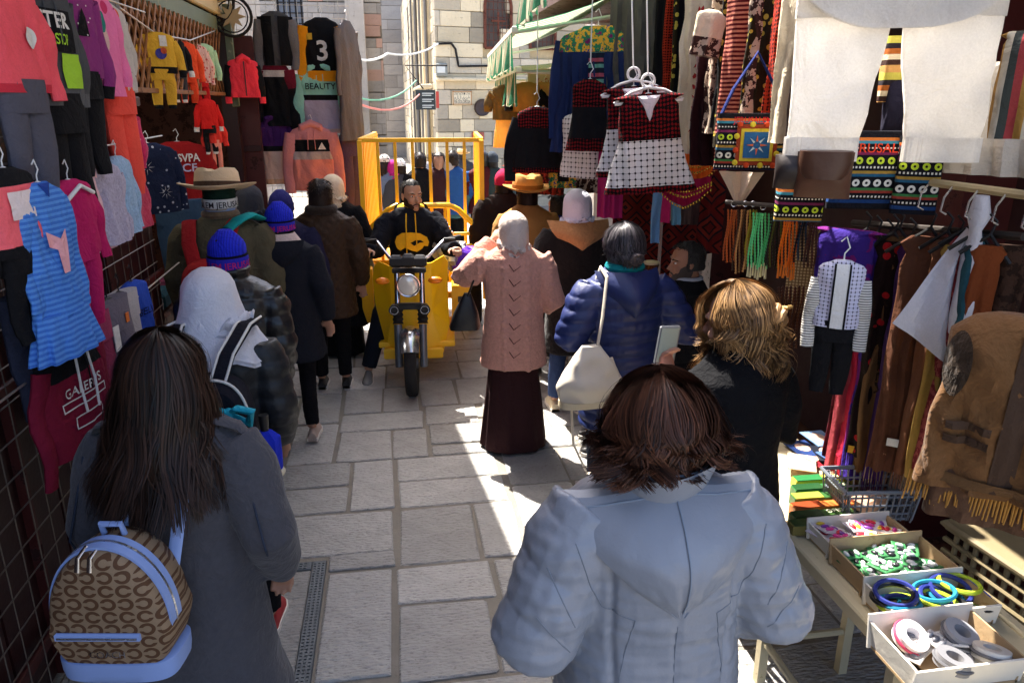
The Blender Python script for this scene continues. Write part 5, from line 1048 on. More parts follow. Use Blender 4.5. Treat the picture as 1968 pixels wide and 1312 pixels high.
for x in (-.14, .14):
    for y in (-.14, .14): m = MB(); m.tube([(x, y, -.06), (x * .85, y * .85, .34)], .018, 8); m.build('leg', M_WOODD, st)
# --- fair-haired woman filming with a phone
L_ = Person((1.12, 2.24), 1.62, 'fair-haired woman in black, hair half pinned up, holding up a phone', .55, sk=(214, 164, 140), vox=.009)
L_.body(arms=(((.21, .12, 1.13), (.02, .27, 1.25)), ((.27, -.05, 1.10), (.12, .16, 1.18))), yaw=.35, pitch=.1, curl=.9, hand_dir=((.1, .3, .9), None), fine=.007); L_.top(BLACK, .55, .03, .05, None, 'coat', collar=.015); L_.trousers(BLACK); L_.shoes(M_SHOE)
L_.strands(HAIR_BL, 4200, fall(L_, .24, .026, .014, .13, seg=20, out=-.1, tip=.4, nc=80, fly=.20, lo=.3, curl=.10, grip=.55, mess=.05), .0015, seed=12, grow=.008, z0=.2); L_.coil((0, -.11, 1.56), .045, HAIR_BL, 'twist', .012, 8, 5); m = MB(); m.box(L_.hp((.0, -.155, 1.59)) * 1, (.035, .012, .014), bev=.004); L_.sc(m).build('hair_clip', plain((214, 176, 110), .2, .6), L_.bo)
m = MB(); m.ell(L_.hp((-.088, .01, 1.52)), (.016, .02, .022), 14, 8); L_.sc(m).build('earpiece', M_BLK, L_.bo)
wr = L_.root.location + Rz(L_.rot) @ (Vector((-.01, .305, 1.335)) * L_.k); ph = empty('mobile_phone', wr, 'mobile phone in a pale case held up by the fair-haired woman', 'phone', rz=.12); ph.rotation_euler = (.15, .05, .1)
m = MB(); m.box((0, 0, .05), (.078, .011, .152), bev=.005); m.build('case', plain((120, 124, 130), .4), ph); m = MB(); m.box((0, -.0062, .05), (.068, .002, .138)); m.build('screen', emit((150, 160, 150), .06), ph)
# --- people in the sunlit street beyond the tricycle
def far(px, py, h, *a, **k):
    best = min((abs((gy(px, py, y).z - ground(y)) - h), y) for y in np.arange(11.2, 20, .05)); p = gy(px, py, best[1]); return simple((p.x, p.y), h, *a, vox=.02, group=None, **k)
OL = ((-.09, .16), (.09, -.14))
far(828, 297, 1.72, 'man in a grey knitted sweater and black cap beyond the cage', cloth((140, 138, 142)), head=('cap', M_BLK, HAIR_D), hem=.86, bot=cloth((40, 40, 46)))
VM = far(888, 290, 1.78, 'man in a black padded vest, khaki trousers and straw sun hat', plain((36, 38, 46), .5), disp=puff(.075, .012), hem=.84, bot=cloth((178, 156, 112)), head=('hat', cloth((224, 190, 140)), cloth((190, 150, 100))), legs=OL, shoe=BEIGE_SHOE)
far(806, 279, 1.7, 'slim person in black striding on the sunlit paving', BLACK, legs=((-.09, -.2), (.09, .22)), rot=.4)
far(752, 288, 1.6, 'woman in a magenta headscarf and black coat in the sun', BLACK, head=('hijab', cloth((176, 40, 120))), hem=.4)
far(737, 277, 1.68, 'person in a blue-grey jacket and pale cap among the far walkers', cloth((96, 110, 136)), head=('cap', cloth((210, 200, 190)), HAIR_D))
far(768, 286, 1.62, 'person in a white cap and charcoal coat among the far walkers', cloth((60, 60, 66)), head=('cap', cloth((236, 236, 236)), HAIR_D), rot=.5)
far(842, 283, 1.7, 'dark-haired person in a maroon jacket beyond the grey sweater', cloth((54, 30, 34)), rot=math.pi)
far(869, 281, 1.72, 'person in a bright blue shirt half hidden by the straw sun hat', cloth((40, 80, 140)))
far(862, 296, 1.6, 'person in a pale headscarf and teal top beside the black vest', cloth((60, 96, 100)), head=('hijab', cloth((170, 164, 160))))
far(927, 280, 1.72, 'person in a black cap with a red scarf near the cream wall', cloth((70, 24, 28)), head=('beanie', M_BLK))
far(946, 292, 1.7, 'person in a dark green jacket and grey knitted cap by the cream wall', cloth((40, 54, 58)), head=('beanie', cloth((52, 60, 70))))
far(733, 312, 1.58, 'person in a beige knitted cardigan carrying a brown bag beyond the cage', cloth((130, 108, 82)), head=('long', HAIR_D))
far(695, 283, 1.66, 'person in a lilac top seen between the cage and the hanging sweatshirts', cloth((150, 140, 170)), head=('short', HAIR_D))
far(985, 300, 1.6, 'person in charcoal behind the hanging black dress', cloth((44, 44, 50)), head=('hijab', cloth((50, 50, 58))))
far(712, 279, 1.7, 'person in a white shirt far down the sunlit street', cloth((120, 120, 126)), head=('short', HAIR_K))
# ================================================================ HANGING GOODS
HW = plain((228, 228, 228), .4); HB_ = plain((26, 26, 28), .5)
def hgt(p, dpx): return dpx * depth(p) / (F * .953)
GK = 'children clothes hung along the wall'
def label_row(p): return p[2]
class Gar:
    def __init__(s, name, p, yaw, label, cat, group=None, tilt=0., sc=1.):
        s.o = empty(name, p, label, cat, group, rz=R(yaw)); s.seed = rnd.random() * 50; s.o.rotation_euler.y = R(tilt); sc = sc if group != GK else {0: .80, 1: .66, 2: .78}[0 if label_row(p) > 2.3 else 1 if label_row(p) > 1.6 else 2]; s.o.scale = (sc, sc, sc)
        if group == GK: s.o.rotation_euler.z = R(80)
        s.surf = lambda x, z: -.05
    def fold(s, mb, a=.012, fx=9., fz=2.2):
        mb.v = [(x + a * .5 * noise.noise(Vector((s.seed, y * 6, z * 7))), y + s.wr(x, y, z, a, fx, fz), z) for x, y, z in mb.v]; return mb
    def wr(s, x, y, z, a, fx=9., fz=2.2): return a * 1.5 * (noise.noise(Vector((x * fx + s.seed, y * 4, z * fz))) + .55 * noise.noise(Vector((x * fx * 2.4 + z * 5, s.seed + y * 5, z * 6))) + .3 * noise.noise(Vector((x * 40, s.seed, z * 22 + x * 14)))) * min(1, max(.15, -z / .18)) + s.pl * math.sin(x / s.pp * 6.28 + 1.5 * noise.noise(Vector((x * 4, s.seed, z * 2))) * 3) * min(1, max(0, -z / .3))
    pl = 0.; pp = .07
    def hanger(s, w, m=HW, drop=.05, rise=.1):
        b = MB(); b.tube([(0, 0, -.0), (0, 0, .03), (.018, 0, .055), (0, 0, rise), (-.02, 0, rise - .02)], .0035, 6); b.tube([(-w, 0, -drop), (-w * .5, 0, -.02), (0, 0, 0), (w * .5, 0, -.02), (w, 0, -drop)], [.006, .009, .011, .009, .006], 8, flat=.6); b.tube([(-w * .95, 0, -drop), (w * .95, 0, -drop)], .005, 6); b.build('hanger', m, s.o); return s
    def body(s, W, L, mats, bands=None, flare=1., d=.045, nm='body', neck=.35, z0=0., a=.012, waist=1., rows=20, pleat=0., pp=.07):
        """bands: [(fraction down, slot)] ; mats: list"""
        s.pl, s.pp = pleat, pp; mats = mats if isinstance(mats, list) else [mats]; bands = bands or [(0, 0)]; fr = sorted(set([0, .03, .07, .12] + [round(q, 3) for q in np.linspace(.16, 1, rows)] + [b_[0] for b_ in bands])); rings = []; ms = []
        def prof(t):
            w = np.interp(t, [0, .03, .07, .12, .5, 1], [neck, neck * 1.5, .86, 1., waist, flare]) * W / 2; dd = np.interp(t, [0, .05, .2, 1], [.4, .75, 1, 1.05]) * d; return w, dd
        for i, t in enumerate(fr):
            w, dd = prof(t); rings.append(ering(0, 0, z0 - t * L, w, dd, 64, 2.4)); 
            if i < len(fr) - 1: ms.append([b_[1] for b_ in bands if b_[0] <= t + 1e-6][-1])
        b = MB(); b.loft(rings, ms, cap=True); s.fold(b, a); o = b.build(nm, mats, s.o)
        def surf(x, z):
            t = min(1, max(0, (z0 - z) / L)); w, dd = prof(t); return -dd * (max(.0, 1 - min(1, abs(x / w)) ** 2.4)) ** (1 / 2.4) + s.wr(x, -dd, z, a) - .007
        s.surf = surf; s.W, s.L, s.z0 = W, L, z0; s.bo = o; return s
    def sleeves(s, ln, spread, mats, bands=None, r=.05, fl=.5, z=-.09, fwd=0.):
        mats = mats if isinstance(mats, list) else [mats]; bands = bands or [(0, 0)]
        for sg in (-1, 1):
            a = Vector((sg * s.W * .43, 0, s.z0 + z)); pts = []; rr = []; fr = sorted(set([0, .12, .3, .45, .6, .75, .9, 1.] + [q[0] for q in bands])); ms = []
            for i, t in enumerate(fr):
                pts.append(a + Vector((sg * spread * math.sin(min(1, t * 1.4) * 1.57), -fwd * t + .012 * math.sin(t * 9 + s.seed), -ln * t))); rr.append(r * (1.15 - .38 * t))
                if i < len(fr) - 1: ms.append([q[1] for q in bands if q[0] <= t + 1e-6][-1])
            b = MB(); b.tube(pts, rr, 14, ms, fl, up=(0, 1, 0)); s.fold(b, .008); b.build('sleeve', mats, s.o)
        return s
    def legs(s, W, L, mat, z0, gap=.0, r=None, cuff=None, nm='trouser_leg', flat=.5, dx=0.):
        r = r or W * .24
        for sg in (-1, 1):
            b = MB(); x = dx + sg * (W * .25 + gap); ms = [0] * 7; k = [1.08, 1.1, 1.05, 1., .94, .86, .8, .72]
            b.tube([(x * (1 if i > 1 else .9), .008 * math.sin(i + s.seed), z0 - L * t) for i, t in enumerate((0, .15, .35, .55, .72, .88, .92, 1))], [r * q for q in k], 16, [0, 0, 0, 0, 0, 0, 1] if cuff else 0, flat, up=(0, 1, 0)); s.fold(b, .010, 12); b.build(nm, [mat] + ([cuff] if cuff else []), s.o)
        b = MB(); b.loft([ering(dx, 0, z, W * .5, .05, 28, 2.4) for z in (z0 + .01, z0 - .05, z0 - L * .25)]); s.fold(b, .006); b.build('waist', mat, s.o); return s
    def hood(s, mat, w=.1, h=.09):
        b = MB(); b.tube([(-w, -.01, s.z0 - .09), (-w * .75, -.035, s.z0 - .02), (0, -.02, s.z0 + .015), (w * .75, -.035, s.z0 - .02), (w, -.01, s.z0 - .09)], [.02, .035, .04, .035, .02], 10); s.fold(b, .008); b.build('hood', mat, s.o)
        for x in (-.03, .03): c = MB(); c.tube([(x, s.surf(x, s.z0 - .06), s.z0 - .05), (x * 1.1, s.surf(x, s.z0 - .14) - .004, s.z0 - .15), (x * 1.2, s.surf(x, s.z0 - .24) - .004, s.z0 - .24)], .004, 5); c.build('drawstring', mat, s.o)
        return s
    def put(s, pts, mat, nm='print', lift=0.):
        v, f = fan(pts); b = MB(); b.add([(x, s.surf(x, z) - .002 - lift, z) for x, z in v], f); b.build(nm, mat, s.bo, False); return s
    def rect(s, x0, x1, z0, z1, mat, nm='print', lift=0., n=6):
        b = MB(); g = [[Vector((x0 + (x1 - x0) * i / n, s.surf(x0 + (x1 - x0) * i / n, z0 + (z1 - z0) * j / n) - .002 - lift, z0 + (z1 - z0) * j / n)) for i in range(n + 1)] for j in range(n + 1)]; b.loft(g, cap=False, closed=False); b.build(nm, mat, s.bo); return s
    def text(s, t, size, x, z, mat, w=None, bold=.012, lift=.003, rot=0.):
        v, f = text_tris(t, size, bold)
        if w: ww = max(p[0] for p in v) - min(p[0] for p in v); v = [(a * w / ww, c) for a, c in v]
        v = [(a * math.cos(rot) - c * math.sin(rot) + x, a * math.sin(rot) + c * math.cos(rot) + z) for a, c in v]; b = MB(); b.add([(a, s.surf(a, c) - .003 - lift, c) for a, c in v], f); b.build('lettering', mat, s.bo, False); return s
def T_(k, *a, **q): return cloth(k, *a, **q)
def lx(px, py, X=-1.12): return gx(px, py, X)
WHT = T_((222, 220, 216)); BK = T_((24, 24, 27)); CHG = T_((74, 76, 80)); LIME = T_((164, 212, 62)); CORAL = T_((240, 92, 104))
# ---- upper row on the wire grid
p = lx(-2, -40); g = Gar('child_outfit', p, 68, 'coral pink child top with charcoal jogging trousers at the end of the upper row', 'clothes', GK).body(.36, .40, [CORAL, T_((200, 54, 70))], [(0, 0), (.92, 1)]).sleeves(.34, .07, [CORAL]).legs(.3, .46, T_((86, 86, 98)), -.36, cuff=T_((96, 96, 108))).hanger(.14)
g.put(blob(.05, -.2, .04, .04), WHT)
p = lx(62, -45); g = Gar('child_outfit', p, 66, 'charcoal child hooded top with lime panel and graffiti print over black trousers', 'clothes', GK).body(.42, .50, [CHG, T_((90, 92, 96))], [(0, 0), (.86, 1)]).sleeves(.42, .06, [CHG, T_((90, 92, 96))], [(0, 0), (.85, 1)]).hood(CHG).legs(.30, .62, BK, -.46, dx=.04).hanger(.15)
g.rect(-.17, .13, -.12, -.285, BK, 'print_panel').text('ESTER', .085, -.02, -.19, WHT, .24, .02).text('NEVERSTOP', .06, -.02, -.255, LIME, .22, .016).rect(.02, .16, -.29, -.43, LIME, 'lime_panel')
p = lx(122, -42); g = Gar('child_outfit', p, 66, 'purple child top with a dark tree print over black trousers', 'clothes', GK).body(.38, .42, T_((136, 54, 120))).sleeves(.42, .08, [T_((136, 54, 120)), BK], [(0, 0), (.86, 1)]).legs(.3, .46, BK, -.4).hanger(.14); g.put([(-.04, -.24), (.05, -.24), (.03, -.16), (0, -.12), (-.02, -.16)], BK)
for k in range(9): g.put(blob(rnd.uniform(-.12, .12), rnd.uniform(-.3, -.08), .006, .004, 8), WHT)
p = lx(165, -22, -1.14); g = Gar('child_sweater', p, 66, 'pink spotted child top with a printed animal', 'clothes', GK).body(.40, .50, T_((232, 120, 172), p_spots(7, (234, 122, 176), (200, 54, 104), .22)), flare=1.05).sleeves(.36, .08, T_((232, 120, 172))).hanger(.14); g.put(blob(-.03, -.22, .07, .1), T_((214, 180, 176))).put(blob(.0, -.15, .03, .05), T_((44, 128, 122)), lift=.003).put(blob(-.04, -.11, .025, .02), T_((44, 128, 122)), lift=.003)
p = lx(200, 5, -1.16); g = Gar('child_outfit', p, 66, 'pale grey speckled child top over coral trousers', 'clothes', GK).body(.34, .44, T_((190, 184, 180), p_spots(26, (196, 190, 186), (80, 80, 100), .16))).sleeves(.36, .05, T_((190, 184, 180))).legs(.28, .58, T_((236, 84, 70)), -.42).hanger(.13); g.put(blob(0, -.06, .05, .035), T_((226, 96, 70)))
p = lx(232, 205, -1.2); g = Gar('child_sweater', p, 66, 'magenta fleece child top with a pale pink feather', 'clothes', GK).body(.34, .40, T_((206, 50, 100), fuzz=.2)).sleeves(.34, .06, T_((206, 50, 100), fuzz=.2)).hanger(.12); g.put(blob(0, -.2, .035, .1), T_((240, 180, 180)))
# ---- middle row
p = lx(5, 322, -1.1); g = Gar('child_outfit', p, 68, 'coral and black child top with white print, black trousers below, middle row', 'clothes', GK).body(.34, .38, [BK, T_((250, 110, 120)), BK], [(0, 0), (.2, 1), (.88, 2)]).sleeves(.36, .06, BK).legs(.28, .42, BK, -.36).hanger(.13); g.rect(-.08, .08, -.1, -.22, T_((240, 226, 226)), 'print_panel')
BST = p_stripes(2, .026, [(92, 150, 226), (66, 118, 206)])
p = lx(72, 350, -1.06); g = Gar('child_dress', p, 62, 'blue striped child dress with a ruffled hem and pink bow', 'dress', GK).body(.33, .62, T_((0, 0, 0), BST), flare=1.25, a=.02).sleeves(.48, .05, T_((0, 0, 0), BST), r=.045).hanger(.13, HW)
b = MB(); b.loft([ering(0, 0, -.6 - .22 * t, .2 + .05 * t, .055 + .035 * t, 72, 2.2, lambda a, z: .10 * math.sin(a * 11 + g.seed) * min(1, (-.58 - z) * 5)) for t in np.linspace(0, 1, 7)]); b.build('ruffle', T_((0, 0, 0), BST), g.o); g.put([(-.045, -.005), (.045, -.005), (0, -.07)], T_((40, 70, 150)), 'neck_trim')
g.put([(-.06, -.22), (.0, -.26), (.05, -.22), (.04, -.30), (.02, -.42), (-.03, -.42), (-.02, -.31), (-.07, -.29)], T_((236, 172, 176)), 'bow', .006)
p = lx(130, 345, -1.1); g = Gar('child_outfit', p, 62, 'raspberry pink child tracksuit on a white hanger', 'clothes', GK).body(.36, .40, T_((186, 34, 96))).sleeves(.36, .07, T_((186, 34, 96))).legs(.30, .50, T_((190, 36, 100)), -.3, cuff=T_((180, 30, 90))).hanger(.14)
b = MB(); b.tube([(-.13, -.05, -.1), (0, -.06, -.03), (.13, -.05, -.08)], .011, 8); b.build('clip_hanger', HW, g.o)
for px, c, w, lab in ((198, (178, 172, 196), .3, 'lilac fluffy child coat on a white hanger'), (222, (150, 182, 214), .3, 'light blue fluffy child coat at the end of the middle row')):
    p = lx(px, 312 if px < 210 else 300, -1.16); g = Gar('child_coat', p, 62, lab, 'coat', GK).body(w, .50, T_(c, fuzz=.5), flare=1.15, d=.055).sleeves(.40, .05, T_(c, fuzz=.5), r=.05).hanger(.11)
for px, py, c, w, lab in ((165, 322, (236, 196, 204), .26, 'pale pink knitted child dress between the raspberry tracksuit and lilac coat'), (182, 318, (226, 222, 224), .28, 'white fleece child jacket beside the lilac coat'), (246, 300, (200, 60, 90), .28, 'rose red child coat at the shop corner')):
    p = lx(px, py, -1.19); Gar('child_coat', p, 62, lab, 'coat', GK).body(w, .5, T_(c, fuzz=.2), flare=1.2, d=.05).sleeves(.38, .05, T_(c, fuzz=.2), r=.045).hanger(.11)
for px, py, c, L2, lab in ((40, 560, (40, 44, 60), .6, 'navy jogging trousers low on the grid beside the blue dress'), (168, 600, (150, 60, 90), .55, 'plum leggings low on the grid'), (228, 560, (180, 176, 180), .55, 'pale grey leggings by the bright blue trousers')):
    p = lx(px, py, -1.17); Gar('trousers', p, 66, lab, 'clothes', GK).legs(.32, L2, T_(c), -.02).hanger(.12, HB_)
# ---- lower rows
MAR = T_((124, 28, 52)); p = lx(122, 650, -1.12); g = Gar('hooded_top', p, 60, 'maroon and black hooded top with white banner print and pale drawstrings', 'clothes', GK).body(.46, .50, [BK, MAR], [(0, 0), (.30, 1)], d=.05).sleeves(.5, .06, [MAR]).hood(BK).hanger(.16, HB_)
for x in (-.03, .05): b = MB(); b.tube([(x, g.surf(x, -.06) - .006, -.03), (x * 1.2, g.surf(x, -.2) - .008, -.2), (x, g.surf(x, -.33) - .008, -.33)], .006, 6); b.build('drawstring', WHT, g.o)
g.text("GALERIP'S", .06, .0, -.235, WHT, .27, .01)
for x0, x1, z0, z1 in ((-.16, .16, -.25, -.256), (-.16, .16, -.285, -.291), (-.1, .1, -.33, -.336), (-.1, .1, -.38, -.386), (-.1, -.094, -.33, -.386), (.094, .1, -.33, -.386), (-.16, -.154, -.25, -.291), (.154, .16, -.25, -.291)): g.rect(x0, x1, z0, z1, WHT, 'print_line')
p = lx(205, 572, -1.15); g = Gar('trousers', p, 66, 'grey jogging trousers with a white label beneath the raspberry tracksuit', 'clothes', GK).legs(.34, .62, T_((110, 104, 116)), -.02).hanger(.12, HB_); b = MB(); b.box((-.06, -.055, -.2), (.055, .004, .13)); b.build('price_label', WHT, g.o, False); b = MB(); b.box((.06, -.058, -.12), (.03, .004, .05)); b.build('patch', T_((224, 120, 60)), g.o, False)
p = lx(252, 540, -1.2); g = Gar('trousers', p, 66, 'bright blue jogging trousers with dark lettering by the shop opening', 'clothes', GK).body(.3, .34, T_((44, 76, 176))).hanger(.12, HB_); g.text('BELI', .06, 0, -.2, T_((24, 30, 70)), .14)
cw = plain((176, 170, 160), .4, .7)
for z, a, c, lab in ((2.62, .4, 4.3, 'upper'), (2.03, .4, 4.3, 'middle'), (1.36, 2.0, 4.3, 'lower')): tag(MB().tube([(-1.17, a, z), (-1.17, (a + c) / 2, z - .015), (-1.17, c, z)], .004, 6).build('hanging_wire', cw), '%s steel wire carrying the row of child clothes on the grid' % lab, 'wire', 'hanging wires')
# ---- shop opening: small sets on the line below the lattice
GS = 'child sets hung across the shop opening'
def sx_(px, py): return gx(px, py, -1.47)
tag(MB().tube([sx_(215, 5), sx_(300, 66), sx_(365, 78), sx_(412, 60)], .006, 6).build('hanging_wire', cw), 'slack cord carrying small child sets across the shop opening', 'wire', 'hanging wires')
def kidset(px, py, w, lt, ll, ct, cb, lab, yaw=40, cuff=None, X=-1.45, hem=None):
    p = gx(px, py, X); g_ = Gar('child_outfit', p, yaw, lab, 'clothes', GS, sc=.66).body(w, lt, [ct, hem or ct], [(0, 0), (.84, 1)]).sleeves(lt * .85, .07, [ct, cuff or ct], [(0, 0), (.8, 1)], r=.045).hanger(w * .35, HB_)
    if cb: g_.legs(w * .72, ll, cb, -lt + .03, cuff=cuff, gap=.012)
    return g_
MUS = T_((226, 176, 60)); g = kidset(300, 62, .32, .38, .36, MUS, MUS, 'mustard yellow child tracksuit with black hem and cartoon print', 35, BK, hem=BK); g.rect(.0, .07, -.03, -.13, WHT, 'price_label').put(blob(.0, -.2, .055, .05), T_((70, 70, 150))).put(blob(.03, -.17, .03, .03), T_((200, 90, 60)), lift=.003)
kidset(334, 75, .26, .36, .34, BK, T_((60, 60, 64)), 'black child set with white cuffs behind the mustard tracksuit', 55, WHT, X=-1.52)
g = kidset(352, 80, .28, .40, .3, T_((236, 84, 48)), T_((232, 76, 44)), 'orange child set with a small print in the shop opening', 45, X=-1.5); g.put(blob(.0, -.16, .03, .04), WHT)
kidset(378, 86, .26, .44, .34, T_((214, 170, 160), p_spots(22, (220, 178, 168), (190, 90, 90), .3)), T_((196, 34, 36)), 'pink flowered child set with red trousers in the shop opening', 50, X=-1.5)
g = kidset(390, 84, .26, .40, 0, T_((172, 210, 170)), None, 'mint green child top at the end of the cord', 45, X=-1.48); g.put(blob(.0, -.2, .03, .07), T_((190, 170, 60)))
kidset(396, 190, .26, .36, .34, T_((208, 36, 34)), BK, 'red child jacket over black trousers below the mint top', 50, WHT, X=-1.48); kidset(408, 225, .22, .32, .4, T_((226, 60, 50)), T_((240, 150, 130)), 'scarlet child top over peach trousers beside the door post', 50, X=-1.46)
NV = T_((32, 40, 66), p_spots(16, (32, 40, 66), (176, 182, 196), .17)); p = gx(282, 275, -1.75); g = Gar('sweater', p, 40, 'navy sweater with white snowflakes inside the shop', 'clothes', GS, sc=.85).body(.46, .60, NV).sleeves(.5, .06, NV).hanger(.16)
for x, z, r in ((-.05, -.2, .07), (.08, -.42, .06), (-.1, -.45, .05)):
    for k in range(8): a = math.pi * k / 4; g.put([(x + math.cos(a + .12) * r * .3, z + math.sin(a + .12) * r * .3), (x + math.cos(a) * r, z + math.sin(a) * r), (x + math.cos(a - .12) * r * .3, z + math.sin(a - .12) * r * .3)], WHT)
p = gx(340, 272, -1.72); g = Gar('sweater', p, 30, 'dark red sweatshirt with white graffiti letters inside the shop', 'clothes', GS).body(.50, .56, T_((150, 30, 32))).sleeves(.55, .07, T_((150, 30, 32))).hanger(.17); g.text('SVPA', .09, .06, -.16, WHT, .18, .02).text('CF', .09, .06, -.24, T_((190, 190, 220)), .12, .02)
p = gx(362, 290, -1.66); g = Gar('scarf', p, 35, 'white scarf with black capital letters beside the red sweatshirt', 'scarf', GS).body(.10, .52, T_((214, 210, 204)), d=.012, neck=.9); g.text('SSINMOM', .09, 0, -.27, BK, .42, .01, rot=1.57)
p = gx(345, 385, -1.7); Gar('trousers', p, 30, 'washed blue jeans hung below the red sweatshirt', 'clothes', GS).legs(.4, .7, T_((60, 84, 110), var=.3), -.01).hanger(.14, HB_)
g = Gar('child_jacket', gy(465, 112, 7.7), 22, 'coral and black child jacket hung by the burgundy door', 'clothes', GS, sc=.75).body(.36, .46, T_((232, 60, 76))).sleeves(.44, .05, [BK, T_((232, 60, 76))], [(0, 0), (.82, 1)]).hanger(.13, HB_); b = MB(); b.box((0, g.surf(0, -.2) - .004, -.24), (.012, .004, .4)); b.build('zip', HB_, g.o, False); g.hood(T_((232, 60, 76)), .08)
# ---- sweatshirt display over the passage
GH = 'sweatshirts on the wire panel over the passage'; YP = 8.3
wp = empty('wire_rack', gy(575, 190, 8.42), 'white wire display panel behind the sweatshirts', 'wire grid')
for k in range(12): MB().tube([(-.55 + k * .1, 0, -1.0), (-.55 + k * .1, 0, 1.25)], .003, 5).build('wire', cw, wp)
for k in range(20): MB().tube([(-.56, .006, -1.0 + k * .118), (.56, .006, -1.0 + k * .118)], .003, 5).build('wire', cw, wp)
MB().tube([(-.58, 0, 1.25), (.62, 0, 1.25)], .02, 8).build('top_tube', M_RAIL, wp); MB().tube([(-.58, .02, 1.25), (-.58, .02, -2.6)], .02, 8).build('post', M_RAIL, wp)
def adult(px0, px1, py0, py1, mats, bands, lab, Y=YP, slv=None, sb=None, yaw=0, hood=None, sl=.9):
    p_ = gy((px0 + px1) / 2, py0, Y); W_ = (px1 - px0) * depth(p_) / F * .72; L_ = hgt(p_, py1 - py0); g_ = Gar('sweatshirt', p_, yaw, lab, 'clothes', GH).body(W_, L_, mats, bands, d=.06, a=.016).sleeves(L_ * sl, W_ * .17, slv or mats[0], sb, r=.07).hanger(W_ * .35)
    if hood: g_.hood(hood, .12)
    return g_
ORG = T_((244, 160, 30), transl=.15); MINT = T_((150, 210, 192)); LIL = T_((176, 168, 190)); PRP = T_((70, 34, 92)); BEI = T_((206, 176, 160)); SAL = T_((206, 136, 138))
adult(488, 566, 22, 116, [T_((70, 70, 74)), BK], [(0, 0)], 'black varsity jacket with grey sleeves at the top of the panel', slv=T_((110, 108, 110))).rect(-.17, -.03, -.05, -.5, BK, 'front').rect(.03, .17, -.05, -.5, BK, 'front')
g = adult(570, 662, 34, 142, [BK, BK], [(0, 0)], 'black varsity jacket with orange sleeves and a white number three', slv=[ORG, ORG]); g.rect(-.16, .18, -.50, -.60, ORG, 'hem_band').text('3', .26, .0, -.4, WHT, None, .02).text('3', .08, .16, -.30, WHT).rect(-.15, -.09, -.15, -.21, MUS, 'patch')
g = adult(487, 562, 118, 232, [T_((100, 26, 44)), T_((186, 180, 178)), BK], [(0, 0), (.14, 1), (.24, 2)], 'black sweatshirt with maroon shoulders and a grey band', slv=[T_((100, 26, 44)), BK], sb=[(0, 0), (.3, 1)])
g = adult(563, 664, 128, 246, [MINT, BK, LIL, BEI], [(0, 0), (.42, 1), (.5, 2), (.93, 3)], 'mint and lilac hooded sweatshirt reading BEAUTY', slv=[MINT, BEI], sb=[(0, 0), (.9, 1)], hood=MINT); g.text('BEAUTY', .085, 0, -.22, BK, .30, .008)
g = adult(486, 572, 226, 345, [PRP, BK, BEI, T_((196, 160, 130))], [(0, 0), (.42, 1), (.5, 2), (.92, 3)], 'purple and beige hooded sweatshirt with a black lace band', slv=[PRP, BEI], sb=[(0, 0), (.88, 1)], hood=PRP, yaw=12)
g = adult(542, 652, 240, 358, [SAL, BK, T_((170, 160, 160)), T_((214, 134, 124))], [(0, 0), (.22, 1), (.40, 2), (.52, 3)], 'salmon pink hooded sweatshirt with black chest band and white triangle', slv=[SAL], Y=8.15, hood=SAL); g.put([(.06, -.24), (.14, -.24), (.10, -.17)], WHT, 'triangle')
p = gy(665, 40, 8.3); Gar('long_coat', p, 70, 'long grey coat hung at the end of the sweatshirt panel', 'coat', GH).body(.5, 1.15, T_((92, 86, 88)), flare=1.1).sleeves(.62, .05, T_((92, 86, 88))).hanger(.16)
p = gy(672, 262, 8.3); Gar('trousers', p, 60, 'black and violet trousers below the long grey coat', 'clothes', GH).legs(.34, .8, T_((70, 56, 92)), 0).hanger(.13)
b = MB(); b.tube([gy(590, 357, 8.2), gy(660, 358, 8.2)], .015, 8); tag(b.build('rack_bar', M_RAIL), 'short white rack bar under the sweatshirts', 'rack')
# ================================================================ RIGHT-HAND STALLS
GR = 'embroidered clothes hung outside the right-hand stalls'
EMB = p_embroid(150, (112, 16, 22), (18, 10, 12), .35); EMR = T_((0, 0, 0), EMB, bump=.5); KEF = T_((0, 0, 0), p_weave(.030, (232, 230, 230), (40, 38, 42)), transl=.12)
TAN = T_((214, 168, 96), transl=.2); OLV = T_((110, 92, 60))
def cord(p, top, n=1):
    b_ = MB(); [b_.tube([(.012 * k, 0, .09), (.012 * k, 0, top)], .003, 5) for k in range(n)]; return b_
def rgar(nm, px, py, Y, W, dpx, yaw, lab, mats, bands=None, cat='clothes', flare=1., sl=None, spread=.06, slm=None, hang=HW, grp=GR, d=.045, neck=.35, X=None, cordz=None, waist=1., tilt=0., a=.014, pleat=0., pp=.07, sc=1.):
    d = .016 if nm == 'hanging_cloth' else d; p = gx(px, py, X) if X else gy(px, py, Y); L_ = hgt(p, dpx); g = Gar(nm, p, yaw, lab, cat, grp, tilt).body(W, L_, mats, bands, flare, d, neck=neck, waist=waist, a=a, pleat=pleat or (.018 if nm in ('robe', 'hanging_cloth', 'hanging_scarf', 'shawl') else 0.006), pp=pp)
    if sl: g.sleeves(sl, spread, slm or mats, None)
    if hang: g.hanger(min(.19, W * .42), hang)
    if cordz: b_ = MB(); b_.tube([(0, 0, .09), (0, 0, cordz)], .004, 5); b_.build('cord', HW, g.o)
    return g
